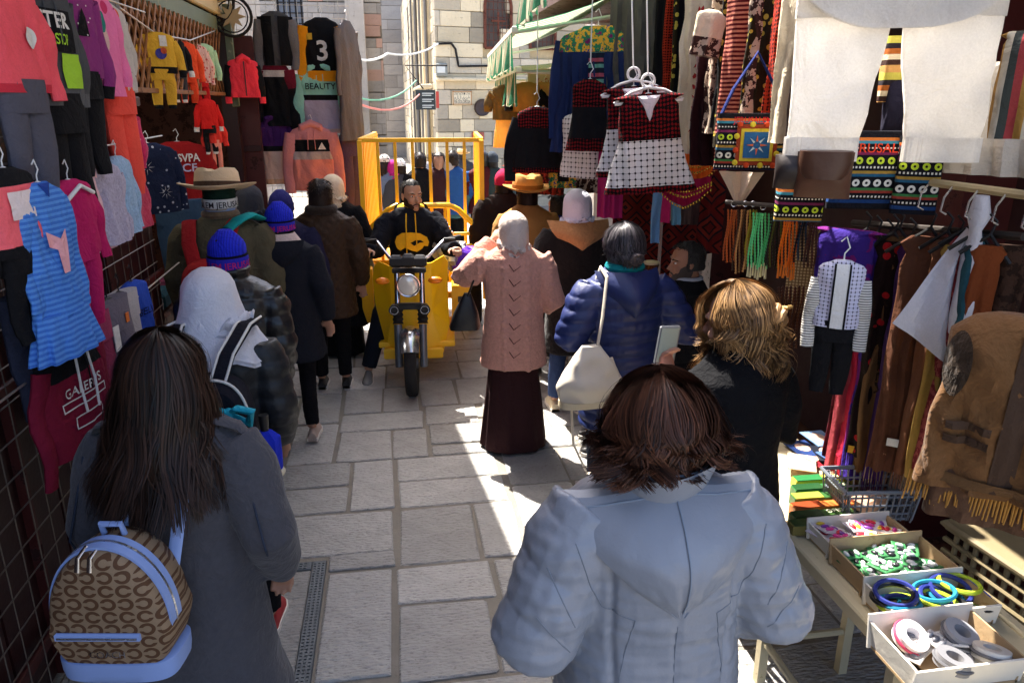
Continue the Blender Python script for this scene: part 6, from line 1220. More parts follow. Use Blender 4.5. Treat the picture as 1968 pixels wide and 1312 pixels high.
# under the far awnings
rgar('child_shirt', 972, 163, 7.6, .26, 62, -10, 'brown shirt over a pale yellow vest at the far end of the awnings', [OLV], sl=.16, slm=OLV)
g = rgar('child_dress', 974, 195, 7.62, .22, 82, -10, 'glowing pale yellow dress below the brown shirt', [T_((240, 200, 130), transl=.45)], flare=1.25, hang=None)
for px, c, lab in ((1012, (196, 150, 80), 'tan shirt with black sleeves under the lower awning'), (1046, (206, 158, 90), 'tan shirt with a dark print under the lower awning'), (1084, (200, 150, 104), 'sand coloured shirt nearest the navy robe')):
    g = rgar('child_shirt', px, 158, 7.2, .24, 52, -15, lab, [T_(c, transl=.15)], sl=.16, slm=BK if px == 1012 else T_(c)); 
    if px == 1046: g.put(blob(0, -.14, .05, .03), BK)
rgar('child_dress', 1032, 205, 5.4, .28, 118, -12, 'black child dress with dark red yoke and hem', [EMR, BK, EMR], [(0, 0), (.32, 1), (.92, 2)], 'dress', 1.3, .42, .07, BK, cordz=.8)
rgar('child_dress', 1134, 152, 4.6, .21, 128, -25, 'small black child dress with red embroidered bodice and border', [EMR, BK, EMR], [(0, 0), (.38, 1), (.82, 2)], 'dress', 1.35, None, cordz=.8)
rgar('robe', 1150, 50, 5.0, .50, 225, -20, 'navy robe with a bright embroidered yoke and panel', [T_((0, 0, 0), p_blotch(22, [(120, 40, 100), (40, 120, 90), (220, 170, 60), (60, 70, 150), (160, 40, 50)])), T_((34, 48, 92))], [(0, 0), (.2, 1)], 'robe', 1.2, .6, .05, T_((34, 48, 92))).rect(-.05, .05, -.16, -.75, T_((0, 0, 0), p_bands(.09, [(0, (30, 40, 60)), (.2, (110, 170, 160)), (.45, (30, 40, 60)), (.6, (180, 90, 110)), (.85, (30, 40, 60))])), 'panel')
rgar('keffiyeh_top', 1118, 215, 4.9, .3, 118, -50, 'black and white checked scarf top hung beside the small black dress', [KEF], None, 'clothes', 1.1, hang=None)
for i, (px, py, Y, dx, lab) in enumerate(((1218, 166, 3.95, 0, 'red embroidered child dress just behind the checked dress'), (1246, 180, 3.75, 0, 'child dress with red embroidered bodice and black and white checked skirt'))):
    g = rgar('child_dress', px, py, Y, .29 if i else .27, 178 if i else 160, -14 if i else -20, lab, [EMR, KEF, EMR], [(0, 0), (.46, 1), (.93, 2)], 'dress', 1.62, None, cordz=1.0, neck=.8, d=.06, waist=1.08, a=.02, tilt=-4)
    g.put([(-.055, -.01), (.055, -.01), (0, -.13)], T_((206, 200, 206)), 'neck_insert')
    b = MB(); b.torus((0, 0, .06), .03, .007, 'y', 18, 6); b.tube([(-.17, 0, -.035), (-.08, 0, .012), (0, 0, .03), (.08, 0, .012), (.17, 0, -.035)], [.008, .012, .014, .012, .008], 8, flat=.6); b.tube([(-.165, 0, -.04), (.165, 0, -.04)], .008, 8); b.build('hanger_frame', HW, g.o)
rgar('robe', 1248, -60, 4.9, .46, 250, -20, 'faded charcoal robe hung high behind the checked dress', [T_((92, 90, 86))], None, 'robe', 1.3, hang=None)
rgar('robe', 1180, 80, 5.3, .4, 180, -35, 'dark green robe behind the navy robe', [T_((24, 62, 56))], None, 'robe', 1.1, hang=None)
# jumble of small cloths below
for px, py, Y, w, dp, c, lab in ((1100, 255, 5.7, .34, 100, p_blotch(30, [(60, 64, 44), (150, 140, 100), (34, 36, 28)]), 'camouflage cloth hung below the small black dress'), (1050, 300, 6.3, .3, 70, p_blotch(34, [(150, 50, 40), (60, 30, 30), (190, 150, 110)]), 'red patterned cloth near the tan hat'), (998, 318, 6.6, .26, 30, None, 'bright orange folded cloth by the black dress'), (1140, 275, 5.2, .22, 90, p_blotch(26, [(190, 170, 150), (60, 40, 36), (120, 90, 80)]), 'striped pale and dark scarf bunch under the small dress'), (1178, 250, 4.6, .16, 160, None, 'magenta scarf hanging beside the checked dress')):
    rgar('hanging_cloth', px, py, Y, w, dp, -20, lab, [T_((0, 0, 0), c) if c else T_((250, 96, 50) if 'orange' in lab else (170, 40, 100))], hang=None, neck=.8, cat='cloth')
# tall robes in a row
GT = 'long robes hung in a row'
def strip(px, py, X, W, dpx, lab, mats, yaw=-40, bands=None, nm='robe', cat='robe', a=.02, flare=1.1, grp=GT, d=.05): return rgar(nm, px, py, None, W, dpx, yaw, lab, mats, bands, cat, flare, hang=None, grp=grp, X=X, neck=.6, d=d, a=a)
CRE = T_((222, 208, 180)); REDB = T_((0, 0, 0), p_embroid(210, (170, 50, 30), (60, 16, 14), .6)); FLW = lambda a, b_: T_((0, 0, 0), p_spots(30, a, b_, .35))
strip(1300, -70, 1.75, .24, 330, 'black robe with a wide red embroidered strip', [BK]).rect(-.03, .06, -.05, -.9, REDB, 'strip')
strip(1338, -80, 1.72, .22, 350, 'black robe edged with small yellow flowers', [BK]).rect(-.1, -.06, -.05, -.95, FLW((40, 34, 20), (190, 170, 70)), 'strip')
g = strip(1352, -60, 1.66, .19, 330, 'cream robe with a column of small red motifs', [CRE]); [g.put([(.02 + .02 * math.cos(a), -.2 - k * .055 + .016 * math.sin(a * 2 + k)) for a in np.linspace(0, 6.28, 9)[:-1]], T_((170, 40, 40))) for k in range(12)]
strip(1378, 60, 1.6, .18, 240, 'dark maroon robe with a red braided edge', [T_((40, 16, 22))]).rect(.05, .065, -.05, -.66, T_((0, 0, 0), p_stripes(2, .018, [(200, 120, 100), (90, 20, 26)])), 'braid')
BLW = T_((0, 0, 0), p_blotch(70, [(70, 96, 150), (200, 204, 206), (110, 140, 190)])); strip(1396, -70, 1.58, .11, 300, 'blue and white patterned robe edge', [BLW])
g = rgar('robe', 1372, 20, None, .14, 80, -20, 'cream sleeve with blue and white cuff sticking out of the row', [CRE, BLW], [(0, 0), (.6, 1)], 'robe', hang=None, grp=GT, X=1.5, tilt=10)
strip(1424, -70, 1.6, .14, 290, 'black robe with a golden patterned edge', [BK]).rect(-.05, -.01, -.05, -.8, FLW((150, 120, 60), (90, 70, 30)), 'strip')
BLSTR = T_((0, 0, 0), p_stripes(2, .014, [(50, 80, 120), (100, 90, 80), (40, 50, 70)])); strip(1438, -60, 1.52, .15, 290, 'bundle of blue woven straps', [BLSTR], nm='strap_bundle', cat='straps')
strip(1466, -50, 1.5, .08, 270, 'strip of pink and white blossom braid', [T_((0, 0, 0), p_blotch(60, [(60, 50, 60), (220, 140, 160), (230, 220, 224)]))], nm='braid', cat='braid')
strip(1500, -60, 1.55, .2, 330, 'black robe with scattered red flowers', [FLW((20, 18, 20), (130, 30, 34))]); strip(1528, -60, 1.5, .13, 330, 'rust red embroidered robe', [REDB]); strip(1552, -50, 1.42, .14, 300, 'cream robe beside the white trousers', [CRE]); strip(1574, 60, 1.40, .14, 270, 'brown robe with a white tasselled edge', [T_((60, 48, 44))])
# coin sashes and fringed scarves
def sash(px, py, Y, w, h_, c, lab, coin=(214, 170, 70)):
    p = gy(px, py, Y); o = empty('coin_sash', p, lab, 'sash', 'coin-trimmed sashes', rz=R(-18)); b_ = MB(); n = 20; g_ = [[Vector((w * (-.5 + i / n), -.012 * math.sin(i * 1.3) - .01 * j / 5, -h_ * j / 5 * (1 - .55 * abs(-1 + 2 * i / n) ** 1.5) - .02 * math.sin(math.pi * i / n))) for i in range(n + 1)] for j in range(6)]; b_.loft(g_, cap=False, closed=False); b_.loft([[q + Vector((0, .008, 0)) for q in r] for r in g_], cap=False, closed=False); b_.build('cloth', c, o)
    b_ = MB()
    for j in (2, 3.5, 5):
        for i in range(n + 1): q = g_[int(j)][i]; b_.ell(q + Vector((0, -.008, -.008)), (.006, .003, .007), 6, 4)
    tag(b_.build('coin', plain(coin, .25, .8), o), kind='stuff')
sash(1338, 290, 4.05, .26, .15, T_((240, 110, 40)), 'orange sash trimmed with gold coins beside the checked dress'); sash(1316, 338, 3.95, .28, .14, T_((150, 24, 66)), 'crimson sash trimmed with gold coins under the checked dress'); sash(1330, 272, 4.25, .26, .07, T_((60, 40, 40)), 'dark sash with silver coins above the orange one', (200, 200, 200))
for px, c, dp, lab in ((1264, (110, 150, 190), 100, 'pale blue fringed scarf in the dark stall'), (1282, (190, 40, 96), 62, 'hot pink scarf beside the pale blue one'), (1302, (110, 160, 190), 66, 'sky blue scarf below the crimson sash'), (1322, (90, 70, 66), 66, 'brown scarf below the crimson sash'), (1338, (70, 50, 50), 66, 'dim maroon scarf at the end of the short rail')): rgar('hanging_scarf', px, 362, 4.6, .06, dp, -15, lab, [T_(c)], hang=None, neck=.9, cat='scarf', grp='scarves on the short rail', d=.02)
def rug(px0, px1, py0, py1, Y, lab):
    p = gy((px0 + px1) / 2, py0, Y); w = (px1 - px0) * depth(p) / F; h_ = hgt(p, py1 - py0); o = empty('rug', p, lab, 'rug', 'hung rugs', rz=R(-12)); n = N('rug'); x = n.xyz(); u = n.m('PINGPONG', x[0], .09); v = n.m('PINGPONG', x[2], .12); c_ = n.ramp(n.m('FRACT', n.m('MULTIPLY', n.m('ADD', u, v), 9.)), [(0, (110, 24, 22)), (.3, (40, 16, 18)), (.45, (130, 40, 30)), (.7, (30, 20, 30)), (.85, (100, 24, 24))], True); n.bump(n.noise(200, 2), .4, .004)
    b_ = MB(); b_.loft([[Vector((w * (-.5 + i / 10), .02 * math.sin(i * 1.1), -h_ * j / 8)) for i in range(11)] for j in range(9)], cap=False, closed=False); b_.build('pile', n.fin(c_, .95), o)
rug(1275, 1345, 425, 560, 5.5, 'dark red patterned rug behind the seated stallholder'); rug(1350, 1400, 290, 480, 4.6, 'black and red patterned rug hung above the stallholder'); rug(1180, 1270, 370, 520, 5.9, 'deep maroon rug in the shadow of the stall')
# djembe drums
dt = empty('drum_shelf', (1.62, 4.95, 0), 'small dark shelf carrying two drums in front of the stallholder', 'shelf'); b = MB(); b.box((.05, 0, .93), (.34, .3, .04), bev=.006); b.build('top', M_WOODD, dt); [MB().tube([(x, y, 0), (x, y, .92)], .02, 8).build('leg', M_WOODD, dt) for x in (-.08, .18) for y in (-.1, .1)]
for dx, s_, lab in ((-.02, 1., 'taller painted hand drum with a cream skin'), (.12, .85, 'shorter painted hand drum beside the taller one')):
    o = empty('hand_drum', (1.62 + dx, 4.9, .955), lab, 'drum', 'hand drums'); b = MB(); b.loft([ering(0, 0, z * s_, r * s_, r * s_, 20) for z, r in ((0, .055), (.03, .05), (.09, .032), (.14, .045), (.2, .062), (.215, .062))]); b.build('shell', T_((0, 0, 0), p_blotch(30, [(90, 50, 26), (130, 80, 40), (60, 80, 60)])), o); b = MB(); b.loft([ering(0, 0, z * s_, r * s_, r * s_, 20) for z, r in ((.213, .066), (.228, .066), (.232, .058))]); b.build('skin', plain((228, 208, 170), .6), o)
# woven bags, bands of pattern
def p_woven(off=0.):
    def f(n):
        o = n.xyz(); zz = n.m('FRACT', n.m('ADD', n.m('DIVIDE', o[2], .235), off + 20)); base = n.ramp(zz, [(0, (22, 24, 34)), (.06, (30, 60, 110)), (.11, (22, 22, 28)), (.2, (150, 60, 50)), (.235, (60, 120, 70)), (.27, (22, 22, 28)), (.42, (40, 90, 120)), (.46, (160, 130, 60)), (.5, (22, 22, 28)), (.7, (110, 40, 80)), (.74, (22, 22, 28)), (.84, (60, 130, 150)), (.88, (190, 110, 50)), (.92, (22, 22, 28))], True)
        dots = n.m('LESS_THAN', n.m('FRACT', n.m('DIVIDE', n.m('ADD', o[0], 20), .011)), .5); rowd = n.ramp(zz, [(0, (0, 0, 0)), (.14, (255, 255, 255)), (.165, (0, 0, 0)), (.53, (255, 255, 255)), (.555, (0, 0, 0)), (.78, (255, 255, 255)), (.8, (0, 0, 0))], True)
        u = n.m('ABSOLUTE', n.m('SUBTRACT', n.m('FRACT', n.m('DIVIDE', n.m('ADD', o[0], 20), .032)), .5)); v = n.m('ABSOLUTE', n.m('SUBTRACT', zz, .34)); v2 = n.m('ABSOLUTE', n.m('SUBTRACT', zz, .63)); r1 = n.m('SQRT', n.m('ADD', n.m('MULTIPLY', u, u), n.m('MULTIPLY', n.m('MULTIPLY', v, v), 54.))); r2 = n.m('SQRT', n.m('ADD', n.m('MULTIPLY', u, u), n.m('MULTIPLY', n.m('MULTIPLY', v2, v2), 54.)))
        e1 = n.m('MULTIPLY', n.m('LESS_THAN', r1, .36), n.m('GREATER_THAN', r1, .13)); e2 = n.m('MULTIPLY', n.m('LESS_THAN', r2, .34), n.m('GREATER_THAN', r2, .12))
        c_ = n.mix(n.m('MULTIPLY', dots, n.new('ShaderNodeSeparateColor').outputs[0] if 0 else rowd), base, lin((220, 216, 206))); c_ = n.mix(e1, c_, lin((220, 218, 210))); return n.mix(e2, c_, lin((190, 214, 60)))
    f.__name__ = 'woven%s' % off; return f
WOV = [T_((0, 0, 0), p_woven(k * .31), bump=.5) for k in range(3)]
def bag(px, py, D_, w, h_, m, lab, yaw=-8, strap=None, d=.05, nm='woven_bag', sm=None, flap=None):
    p = gd(px, py, D_); o = empty(nm, p, lab, 'bag', 'bags hung at the stall', rz=R(yaw)); b_ = MB(); b_.loft([ering(0, 0, -h_ * t, w / 2 * (1 - .03 * math.sin(t * 3)), d * (.3 + .7 * math.sin(math.pi * min(1, t * .9 + .1))), 44, 5 if 'leather' not in nm else 2.8) for t in np.linspace(0, 1, 10)]); s_ = rnd.random() * 9; b_.v = [(x, y + .008 * noise.noise(Vector((x * 9, s_, z * 6))), z) for x, y, z in b_.v]; b_.build('body', m, o)
    if strap: b_ = MB(); b_.tube([(-w * .45, 0, -.01), (-w * .3, 0, strap * .4), (0, 0, strap), (w * .3, 0, strap * .4), (w * .45, 0, -.01)], .016, 8, flat=.4); b_.build('strap', sm or T_((36, 50, 110)), o)
    return o
o = bag(1446, 218, 2.9, .26, .21, WOV[0], 'woven ethnic bag with a blue star panel and navy handles', strap=.22, yaw=-20)
for k, (x0, c_) in enumerate((((.075, (140, 60, 40))), ((.06, (196, 176, 60))), ((.048, (46, 96, 150))))): b = MB(); b.box((.02, -.053 - k * .003, -.115), (x0 * 2, .008, x0 * 2)); b.build('panel', T_(c_), o, False)
for k in range(8): a = math.pi * k / 4; b = MB(); b.prism([(.02 + math.cos(a + .3) * .014, -.115 + math.sin(a + .3) * .014), (.02 + math.cos(a) * .038, -.115 + math.sin(a) * .038), (.02 + math.cos(a - .3) * .014, -.115 + math.sin(a - .3) * .014)], -.067, -.062); b.build('star_point', T_((190, 214, 226) if k % 2 else (214, 110, 70)), o, False)
for k in range(12): a = math.pi * k / 6 + .2; b = MB(); b.ell((.02 + max(-.075, min(.075, math.cos(a) * .1)), -.058, -.115 + max(-.075, min(.075, math.sin(a) * .1))), (.011, .006, .011), 10, 6); b.build('rosette', T_((206, 190, 60) if k % 2 else (190, 70, 40)), o)
letters(o, 'JERUSALEM', .032, .0, -.035, -.05, T_((190, 40, 50)), .004, wmax=.14)
def btxt(o, s, x, z, w, c=(220, 70, 40), y=-.056, sz=.04): letters(o, s, sz, x, z, y, T_(c), .004, wmax=w)
o = bag(1700, 252, 2.35, .30, .24, WOV[1], 'large woven ethnic shoulder bag behind the white trousers', yaw=-14); btxt(o, 'JERUSALEM', -.02, -.062, .26)
o = bag(1775, 262, 2.30, .13, .235, WOV[2], 'narrow woven ethnic pouch beside the large woven bag', yaw=-30); bag(1735, 70, 2.4, .10, .2, T_((0, 0, 0), p_bands(.11, [(0, (200, 150, 90)), (.2, (60, 40, 36)), (.35, (206, 190, 160)), (.5, (160, 90, 40)), (.65, (40, 34, 40)), (.8, (190, 180, 80))])), 'brown striped woven bag seen between the trouser legs', yaw=-20); bag(1745, 150, 2.42, .12, .17, T_((34, 32, 48)), 'plain navy bag seen between the trouser legs', yaw=-20); bag(1540, 352, 2.6, .16, .13, WOV[2], 'dark banded pouch behind the brown leather bag', yaw=-20)
o = bag(1588, 292, 2.25, .16, .135, plain((98, 66, 50), .45, 0, .45, .4, .8, 7), 'brown leather pouch hung below the white trousers', nm='leather_pouch', yaw=-30, d=.07); b = MB(); b.loft([ering(.0, -.03, z, .074 - .02 * k, .05, 30, 2.8) for k, z in ((0, .005), (0, -.03), (.4, -.06), (1, -.075))]); b.build('flap', plain((84, 56, 42), .45, 0, .4, .4, .8, 7), o); bag(1524, 298, 2.3, .10, .10, plain((52, 44, 42), .4), 'dark leather pouch beside the brown one', nm='leather_pouch', yaw=-30)
# white tunic and trousers, thin cotton lit from behind
WC = T_((246, 243, 238), var=.03, bump=.7, bs=9, transl=.42); PD = 2.12
p = gd(1738, -40, PD); tr = empty('white_trousers', p, 'white cotton trousers with gathered cuffs hung high over the stall', 'trousers', 'white cotton clothes', rz=R(-16))
for sg, xo in ((-1, -.142), (1, .142)):
    w = .265 if sg < 0 else .27; b = MB(); L_ = .50
    b.loft([ering(xo + sg * .030 * t, .006 * math.sin(t * 7), -L_ * t, (w / 2) * (1.05 - .30 * t) , .012 + .016 * math.sin(3.14 * t), 64, 3.0) for t in np.linspace(0, .86, 14)]); b.v = [(x, y + .024 * noise.noise(Vector((x * 7, sg * 3, z * 4))) + .018 * noise.noise(Vector((x * 14 + z * 9, sg, z * 11 - x * 6))), z) for x, y, z in b.v]; b.build('leg', WC, tr)
    b = MB(); b.loft([ering(xo + sg * .030, 0, -L_ * t, (w / 2) * .79, .024, 90, 3.5, lambda a, z: .035 * math.sin(a * 38)) for t in (.86, .89, .93, .97, 1.)]); b.build('gathered_cuff', WC, tr)
b = MB(); b.loft([ering(0, 0, z, .285, .03, 44, 4) for z in (.12, 0, -.10)]); b.build('seat', WC, tr)
p = gd(1750, -60, PD - .07); tn = empty('white_tunic', p, 'white cotton tunic with a curved hem hung over the white trousers', 'tunic', 'white cotton clothes', rz=R(-16)); b = MB(); n_ = 30; gr_ = [[Vector((.31 * (-1 + 2 * i / n_), .01 * math.sin(i * .7), .3 - (.3 + .148 * (1 - abs(-1 + 2 * i / n_) ** 3.2)) * t)) for i in range(n_ + 1)] for t in np.linspace(0, 1, 10)]; b.loft(gr_, cap=False, closed=False); b.loft([[q + Vector((0, .03, 0)) for q in r] for r in gr_], cap=False, closed=False); b.build('front', WC, tn)
rgar('shawl', 1972, 60, None, .09, 190, -50, 'striped red and yellow shawl at the edge of the stall', [T_((0, 0, 0), p_stripes(0, .07, [(150, 60, 60), (160, 120, 60), (180, 170, 150), (60, 64, 60)]))], hang=None, X=1.55, neck=.8, cat='shawl')
rgar('hanging_cloth', 1890, 120, None, .42, 200, -60, 'plain beige cloth hung at the edge of the stall', [T_((196, 186, 172))], hang=None, X=1.75, neck=.9, cat='cloth')
# bead strands on a rod
GB = 'bead necklaces on the rod'; tag(MB().tube([gd(1395, 388, 2.95), gd(1575, 402, 2.7)], .008, 8).build('bead_rod', plain((90, 84, 80), .4, .6)), 'dark rod carrying bunches of bead necklaces', 'rod')
def beads(px, py, dpx, n_, c, lab, w, r=.0048, tas=None):
    D_ = 2.95 - .25 * (px - 1395) / 180; p = gd(px, py, D_); L_ = hgt(p, dpx); o = empty('necklace_bunch', p, lab, 'necklace', GB, rz=R(-25))
    if n_ > 2: b_ = MB(); b_.torus((0, 0, .012), .010, .002, 'y', 14, 5); b_.build('hook', M_STEEL, o)
    for k in range(n_):
        x = w * (-.5 + (k + .5) / n_); y = rnd.uniform(-.012, .012); l2 = L_ * rnd.uniform(.92, 1.0); b_ = MB(); m_ = int(l2 / (r * 2.4)); pts = []; rr = []
        for i in range(m_ * 2): t = i / (m_ * 2 - 1); pts.append((x + .004 * math.sin(t * 6 + k), y, -.01 - l2 * t)); rr.append(r * (1. if i % 2 else .55))
        b_.tube(pts, rr, 6); b_.build('strand', c if not isinstance(c, list) else c[k % len(c)], o)
        if tas: b_ = MB(); b_.tube([(x, y, -l2), (x, y, -l2 - .05)], [.003, .005], 6); b_.build('tassel', tas, o)
BD = lambda *c: plain(c, .35, 0, .25)
beads(1410, 398, 100, 5, [BD(150, 70, 30), BD(176, 90, 40)], 'rust brown bead necklaces at the end of the rod', .05); beads(1432, 398, 120, 6, [BD(60, 40, 26), BD(180, 130, 80), BD(120, 84, 50)], 'brown and tan bead necklaces next to the rust ones', .06); beads(1447, 398, 90, 3, [BD(150, 130, 40)], 'olive gold bead necklaces', .03)
beads(1466, 404, 105, 8, [BD(96, 206, 130), BD(110, 214, 140), BD(92, 200, 120)], 'bright mint green prayer beads with pale tassels', .075, tas=BD(206, 196, 150)); beads(1498, 400, 110, 6, [BD(30, 30, 22), BD(80, 84, 30), BD(44, 40, 24)], 'dark olive bead necklaces', .06)
beads(1524, 402, 108, 7, [BD(230, 116, 30), BD(224, 104, 26)], 'bright orange prayer beads with tassels', .065, tas=BD(220, 120, 40)); beads(1550, 400, 100, 5, [BD(24, 24, 26), BD(30, 60, 80)], 'black and blue bead necklaces', .05); beads(1567, 404, 105, 4, [BD(70, 40, 32)], 'dark wooden bead necklaces at the near end', .04)
for k in range(7): beads(1500 + k * 8, 545, 120, 2, [BD(60, 30, 20), BD(90, 50, 24)], 'dim brown bead curtain below the rod', .02)
b = MB(); p = gd(1560, 480, 2.9); b.box((0, 0, -.08), (.16, .02, .34)); o = tag(b.build('woven_mat', T_((0, 0, 0), p_grid(.012, .35, (176, 156, 120), (110, 90, 64)))), 'beige woven panel behind the bead necklaces', 'panel'); o.location = p; o.rotation_euler.z = R(-30)
b = MB(); b.loft([[Vector(((-.09 + .18 * i / 8) * (1 - .9 * t), .012 * math.sin(i * 1.7 + t * 3), -.14 * t)) for i in range(9)] for t in np.linspace(0, 1, 7)], cap=False, closed=False); o = tag(b.build('triangular_cloth', T_((220, 200, 180))), 'cream triangular cloth above the bead necklaces', 'cloth'); o.location = gx(1425, 330, 1.42); o.rotation_euler.z = R(-30); rgar('hanging_scarf', 1630, 440, None, .2, 110, -50, 'purple and blue scarf pegged behind the child waistcoat', [T_((0, 0, 0), p_blotch(5, [(110, 30, 110), (60, 40, 130), (40, 50, 140)]))], hang=None, X=1.6, neck=.9, cat='scarf')
# child waistcoat set
p = gd(1622, 500, 2.2); g = Gar('child_outfit', p, -30, 'checked black and white child waistcoat over a striped shirt and black trousers', 'clothes', GR, sc=.68).body(.19, .29, T_((0, 0, 0), p_weave(.017, (206, 204, 224), (40, 38, 60)))).sleeves(.30, .025, T_((0, 0, 0), p_stripes(2, .011, [(222, 218, 208), (120, 116, 112)])), r=.035, fwd=.02).hanger(.085).legs(.17, .34, BK, -.27); g.rect(-.028, .028, -.01, -.29, T_((224, 222, 218)), 'shirt_front'); [g.rect(x, x + .008, -.01, -.29, BK, 'edging', .003) for x in (-.034, .026)]
# scarves on hangers
GC = 'scarves hung side by side on black hangers'; SC = [((150, 60, 70), None), ((184, 40, 70), None), ((0, 0, 0), p_blotch(40, [(120, 100, 84), (150, 130, 110), (100, 84, 70)])), ((96, 70, 44), None), ((30, 18, 16), None), ((52, 30, 80), None), ((0, 0, 0), p_blotch(11, [(92, 58, 42), (138, 98, 78)])), ((112, 74, 54), None), ((0, 0, 0), p_blotch(60, [(150, 120, 60), (90, 80, 40)])), ((0, 0, 0), p_blotch(50, [(120, 44, 48), (160, 80, 76), (80, 30, 36)])), ((40, 76, 84), None), ((120, 60, 30), None)]
NM = ['dusty rose', 'pink and red', 'grey-beige patterned', 'olive brown lettered', 'black with red motifs', 'violet', 'wide brown damask', 'plain copper brown', 'gold flecked', 'red patterned', 'teal', 'rust orange']
for k, ((c, pt), nm_) in enumerate(zip(SC, NM)):
    px = (1664, 1684, 1704, 1726, 1716, 1748, 1786, 1818, 1838, 1858, 1878, 1900)[k]; w = (.06, .06, .075, .075, .09, .06, .14, .07, .06, .07, .05, .08)[k]; X = 1.70 + .015 * (k % 2); py = 455 + (k % 3) * 8
    if k == 4: pt = p_spots(20, (26, 16, 16), (150, 24, 30), .3)
    p = gx(px, py, X); L_ = hgt(p, 470 if k not in (4,) else 430); g = Gar('hanging_scarf', p, -38, '%s scarf on a black hanger in the long row' % nm_, 'scarf', GC).body(w, L_, cloth(c, pt), d=.03, neck=.8, a=.02, flare=1.15, pleat=.010, pp=.045); 
    if k == 3: g.text('JERUSALEM', .05, 0, -L_ * .45, T_((40, 28, 20)), .34, .006, rot=-1.57)
    if k in (6, 2): b = MB(); b.box((0, g.surf(0, -L_ * .86) - .006, -L_ * .86), (.05, .003, .028)); b.build('price_label', WHT if k == 6 else MUS, g.o, False)
    b = MB(); b.tube([(-.07, 0, -.03), (0, 0, .03), (.06, 0, -.05)], .007, 6); b.tube([(0, 0, .03), (.01, 0, .07), (-.01, 0, .09)], .004, 6); b.build('hanger', HB_, g.o)
    b = MB()
    for q in range(14): x = w * 1.1 * (-.5 + q / 13); b.tube([(x, 0, -L_), (x + rnd.uniform(-.004, .004), rnd.uniform(-.01, .01), -L_ - .07)], [.002, .001], 4)
    tag(b.build('fringe', cloth(c if c != (0, 0, 0) else (110, 90, 70)), g.o), kind='stuff')
for k, (px, c_, w, nm_) in enumerate(((1655, (90, 30, 44), .06, 'wine red'), (1696, (64, 44, 34), .07, 'dark walnut'), (1738, (120, 92, 60), .06, 'sand brown'), (1770, (34, 30, 50), .07, 'midnight blue'), (1806, (86, 50, 40), .09, 'chestnut'), (1846, (60, 56, 44), .06, 'moss grey'), (1890, (140, 110, 84), .07, 'fawn'), (1925, (70, 34, 34), .1, 'russet'), (1948, (40, 36, 40), .09, 'soot black'))):
    p = gx(px, 470, 1.79); L_ = hgt(p, 450); Gar('hanging_scarf', p, -38, '%s shawl hung in the back row of the scarf rack' % nm_, 'scarf', 'shawls in the back row of the rack').body(w, L_, cloth((0, 0, 0), p_blotch(28, [c_, tuple(int(q * .7) for q in c_), tuple(min(255, int(q * 1.35)) for q in c_)])), d=.03, neck=.8, a=.02, flare=1.1, pleat=.010, pp=.05)
tag(MB().tube([gx(1640, 428, 1.74), gx(1968, 455, 1.74)], .012, 8).build('scarf_rail', plain((60, 54, 50), .5, .5)), 'dark rail carrying the long row of scarves', 'rail')
rr = empty('hook_rail', gx(1885, 366, 1.62), 'cream painted rail with wire hooks above the scarves', 'rail', rz=R(-90)); MB().tube([(-.4, 0, 0), (.7, 0, .01)], .012, 8).build('tube', M_CREAM, rr)
for k in range(9): MB().tube([(-.3 + k * .1, 0, .012), (-.3 + k * .1, -.03, -.03), (-.3 + k * .1, -.035, -.07), (-.3 + k * .1, -.015, -.08)], .003, 5).build('hook', M_STEEL, rr)
# knotted white scarf
p = gd(1888, 376, 2.2); o = empty('white_scarf', p, 'white scarf tied in a hanging knot from the hook rail', 'scarf', rz=R(-25)); WS = T_((226, 224, 230), var=.05, transl=.2)
b = MB(); b.tube([(0, 0, 0), (.0, 0, -.06), (-.005, -.01, -.1), (0, 0, -.15), (.01, 0, -.26), (.0, -.01, -.37), (-.01, 0, -.42)], [.024, .042, .022, .036, .05, .045, .024], 16, flat=.7); b.v = [(x + .006 * noise.noise(Vector((x * 20, y * 20, z * 12))), y, z) for x, y, z in b.v]; b.build('knot', WS, o)
b = MB(); b.loft([[Vector((-.0 - .17 * t * s_ - .015, .02 + .025 * math.sin(s_ * 7 + t * 4), -.10 - .42 * t + .12 * s_ * t)) for s_ in np.linspace(0, 1, 10)] for t in np.linspace(0, 1, 12)], cap=False, closed=False); b.build('tail', WS, o)
# suede waistcoat with fringe
p = gd(1985, 610, 1.85); sv = Gar('suede_waistcoat', p, -42, 'brown suede waistcoat with dark lapels and fringed hem on a black hanger', 'waistcoat', GR, sc=.92, tilt=2); SU = T_((108, 76, 46), var=.25, fuzz=.25); SD = T_((70, 54, 44)); sv.body(.36, .52, SU, d=.085, neck=.5, a=.034, flare=1.08, pleat=.01, pp=.16).hanger(.16, HB_); sv.rect(-.01, .05, -.03, -.5, SD, 'lapel').rect(.08, .17, -.05, -.5, T_((84, 62, 44)), 'inner').rect(-.14, -.03, -.30, -.325, SD, 'pocket_edge').rect(-.14, -.03, -.345, -.37, SD, 'pocket_edge').put(blob(-.145, -.14, .035, .09), T_((50, 38, 28), fuzz=.4), 'armhole', .004).rect(-.17, .17, -.47, -.5, T_((96, 70, 44), fuzz=.3), 'hem_band')
b = MB()
for k in range(46): x = .40 * (-.5 + k / 45); b.tube([(x, -.045 * math.sqrt(max(0, 1 - (x / .2) ** 2)), -.515), (x + rnd.uniform(-.006, .006), -.05, -.515 - rnd.uniform(.05, .08))], [.004, .002], 4)
tag(b.build('fringe', T_((176, 130, 66)), sv.o), kind='stuff')
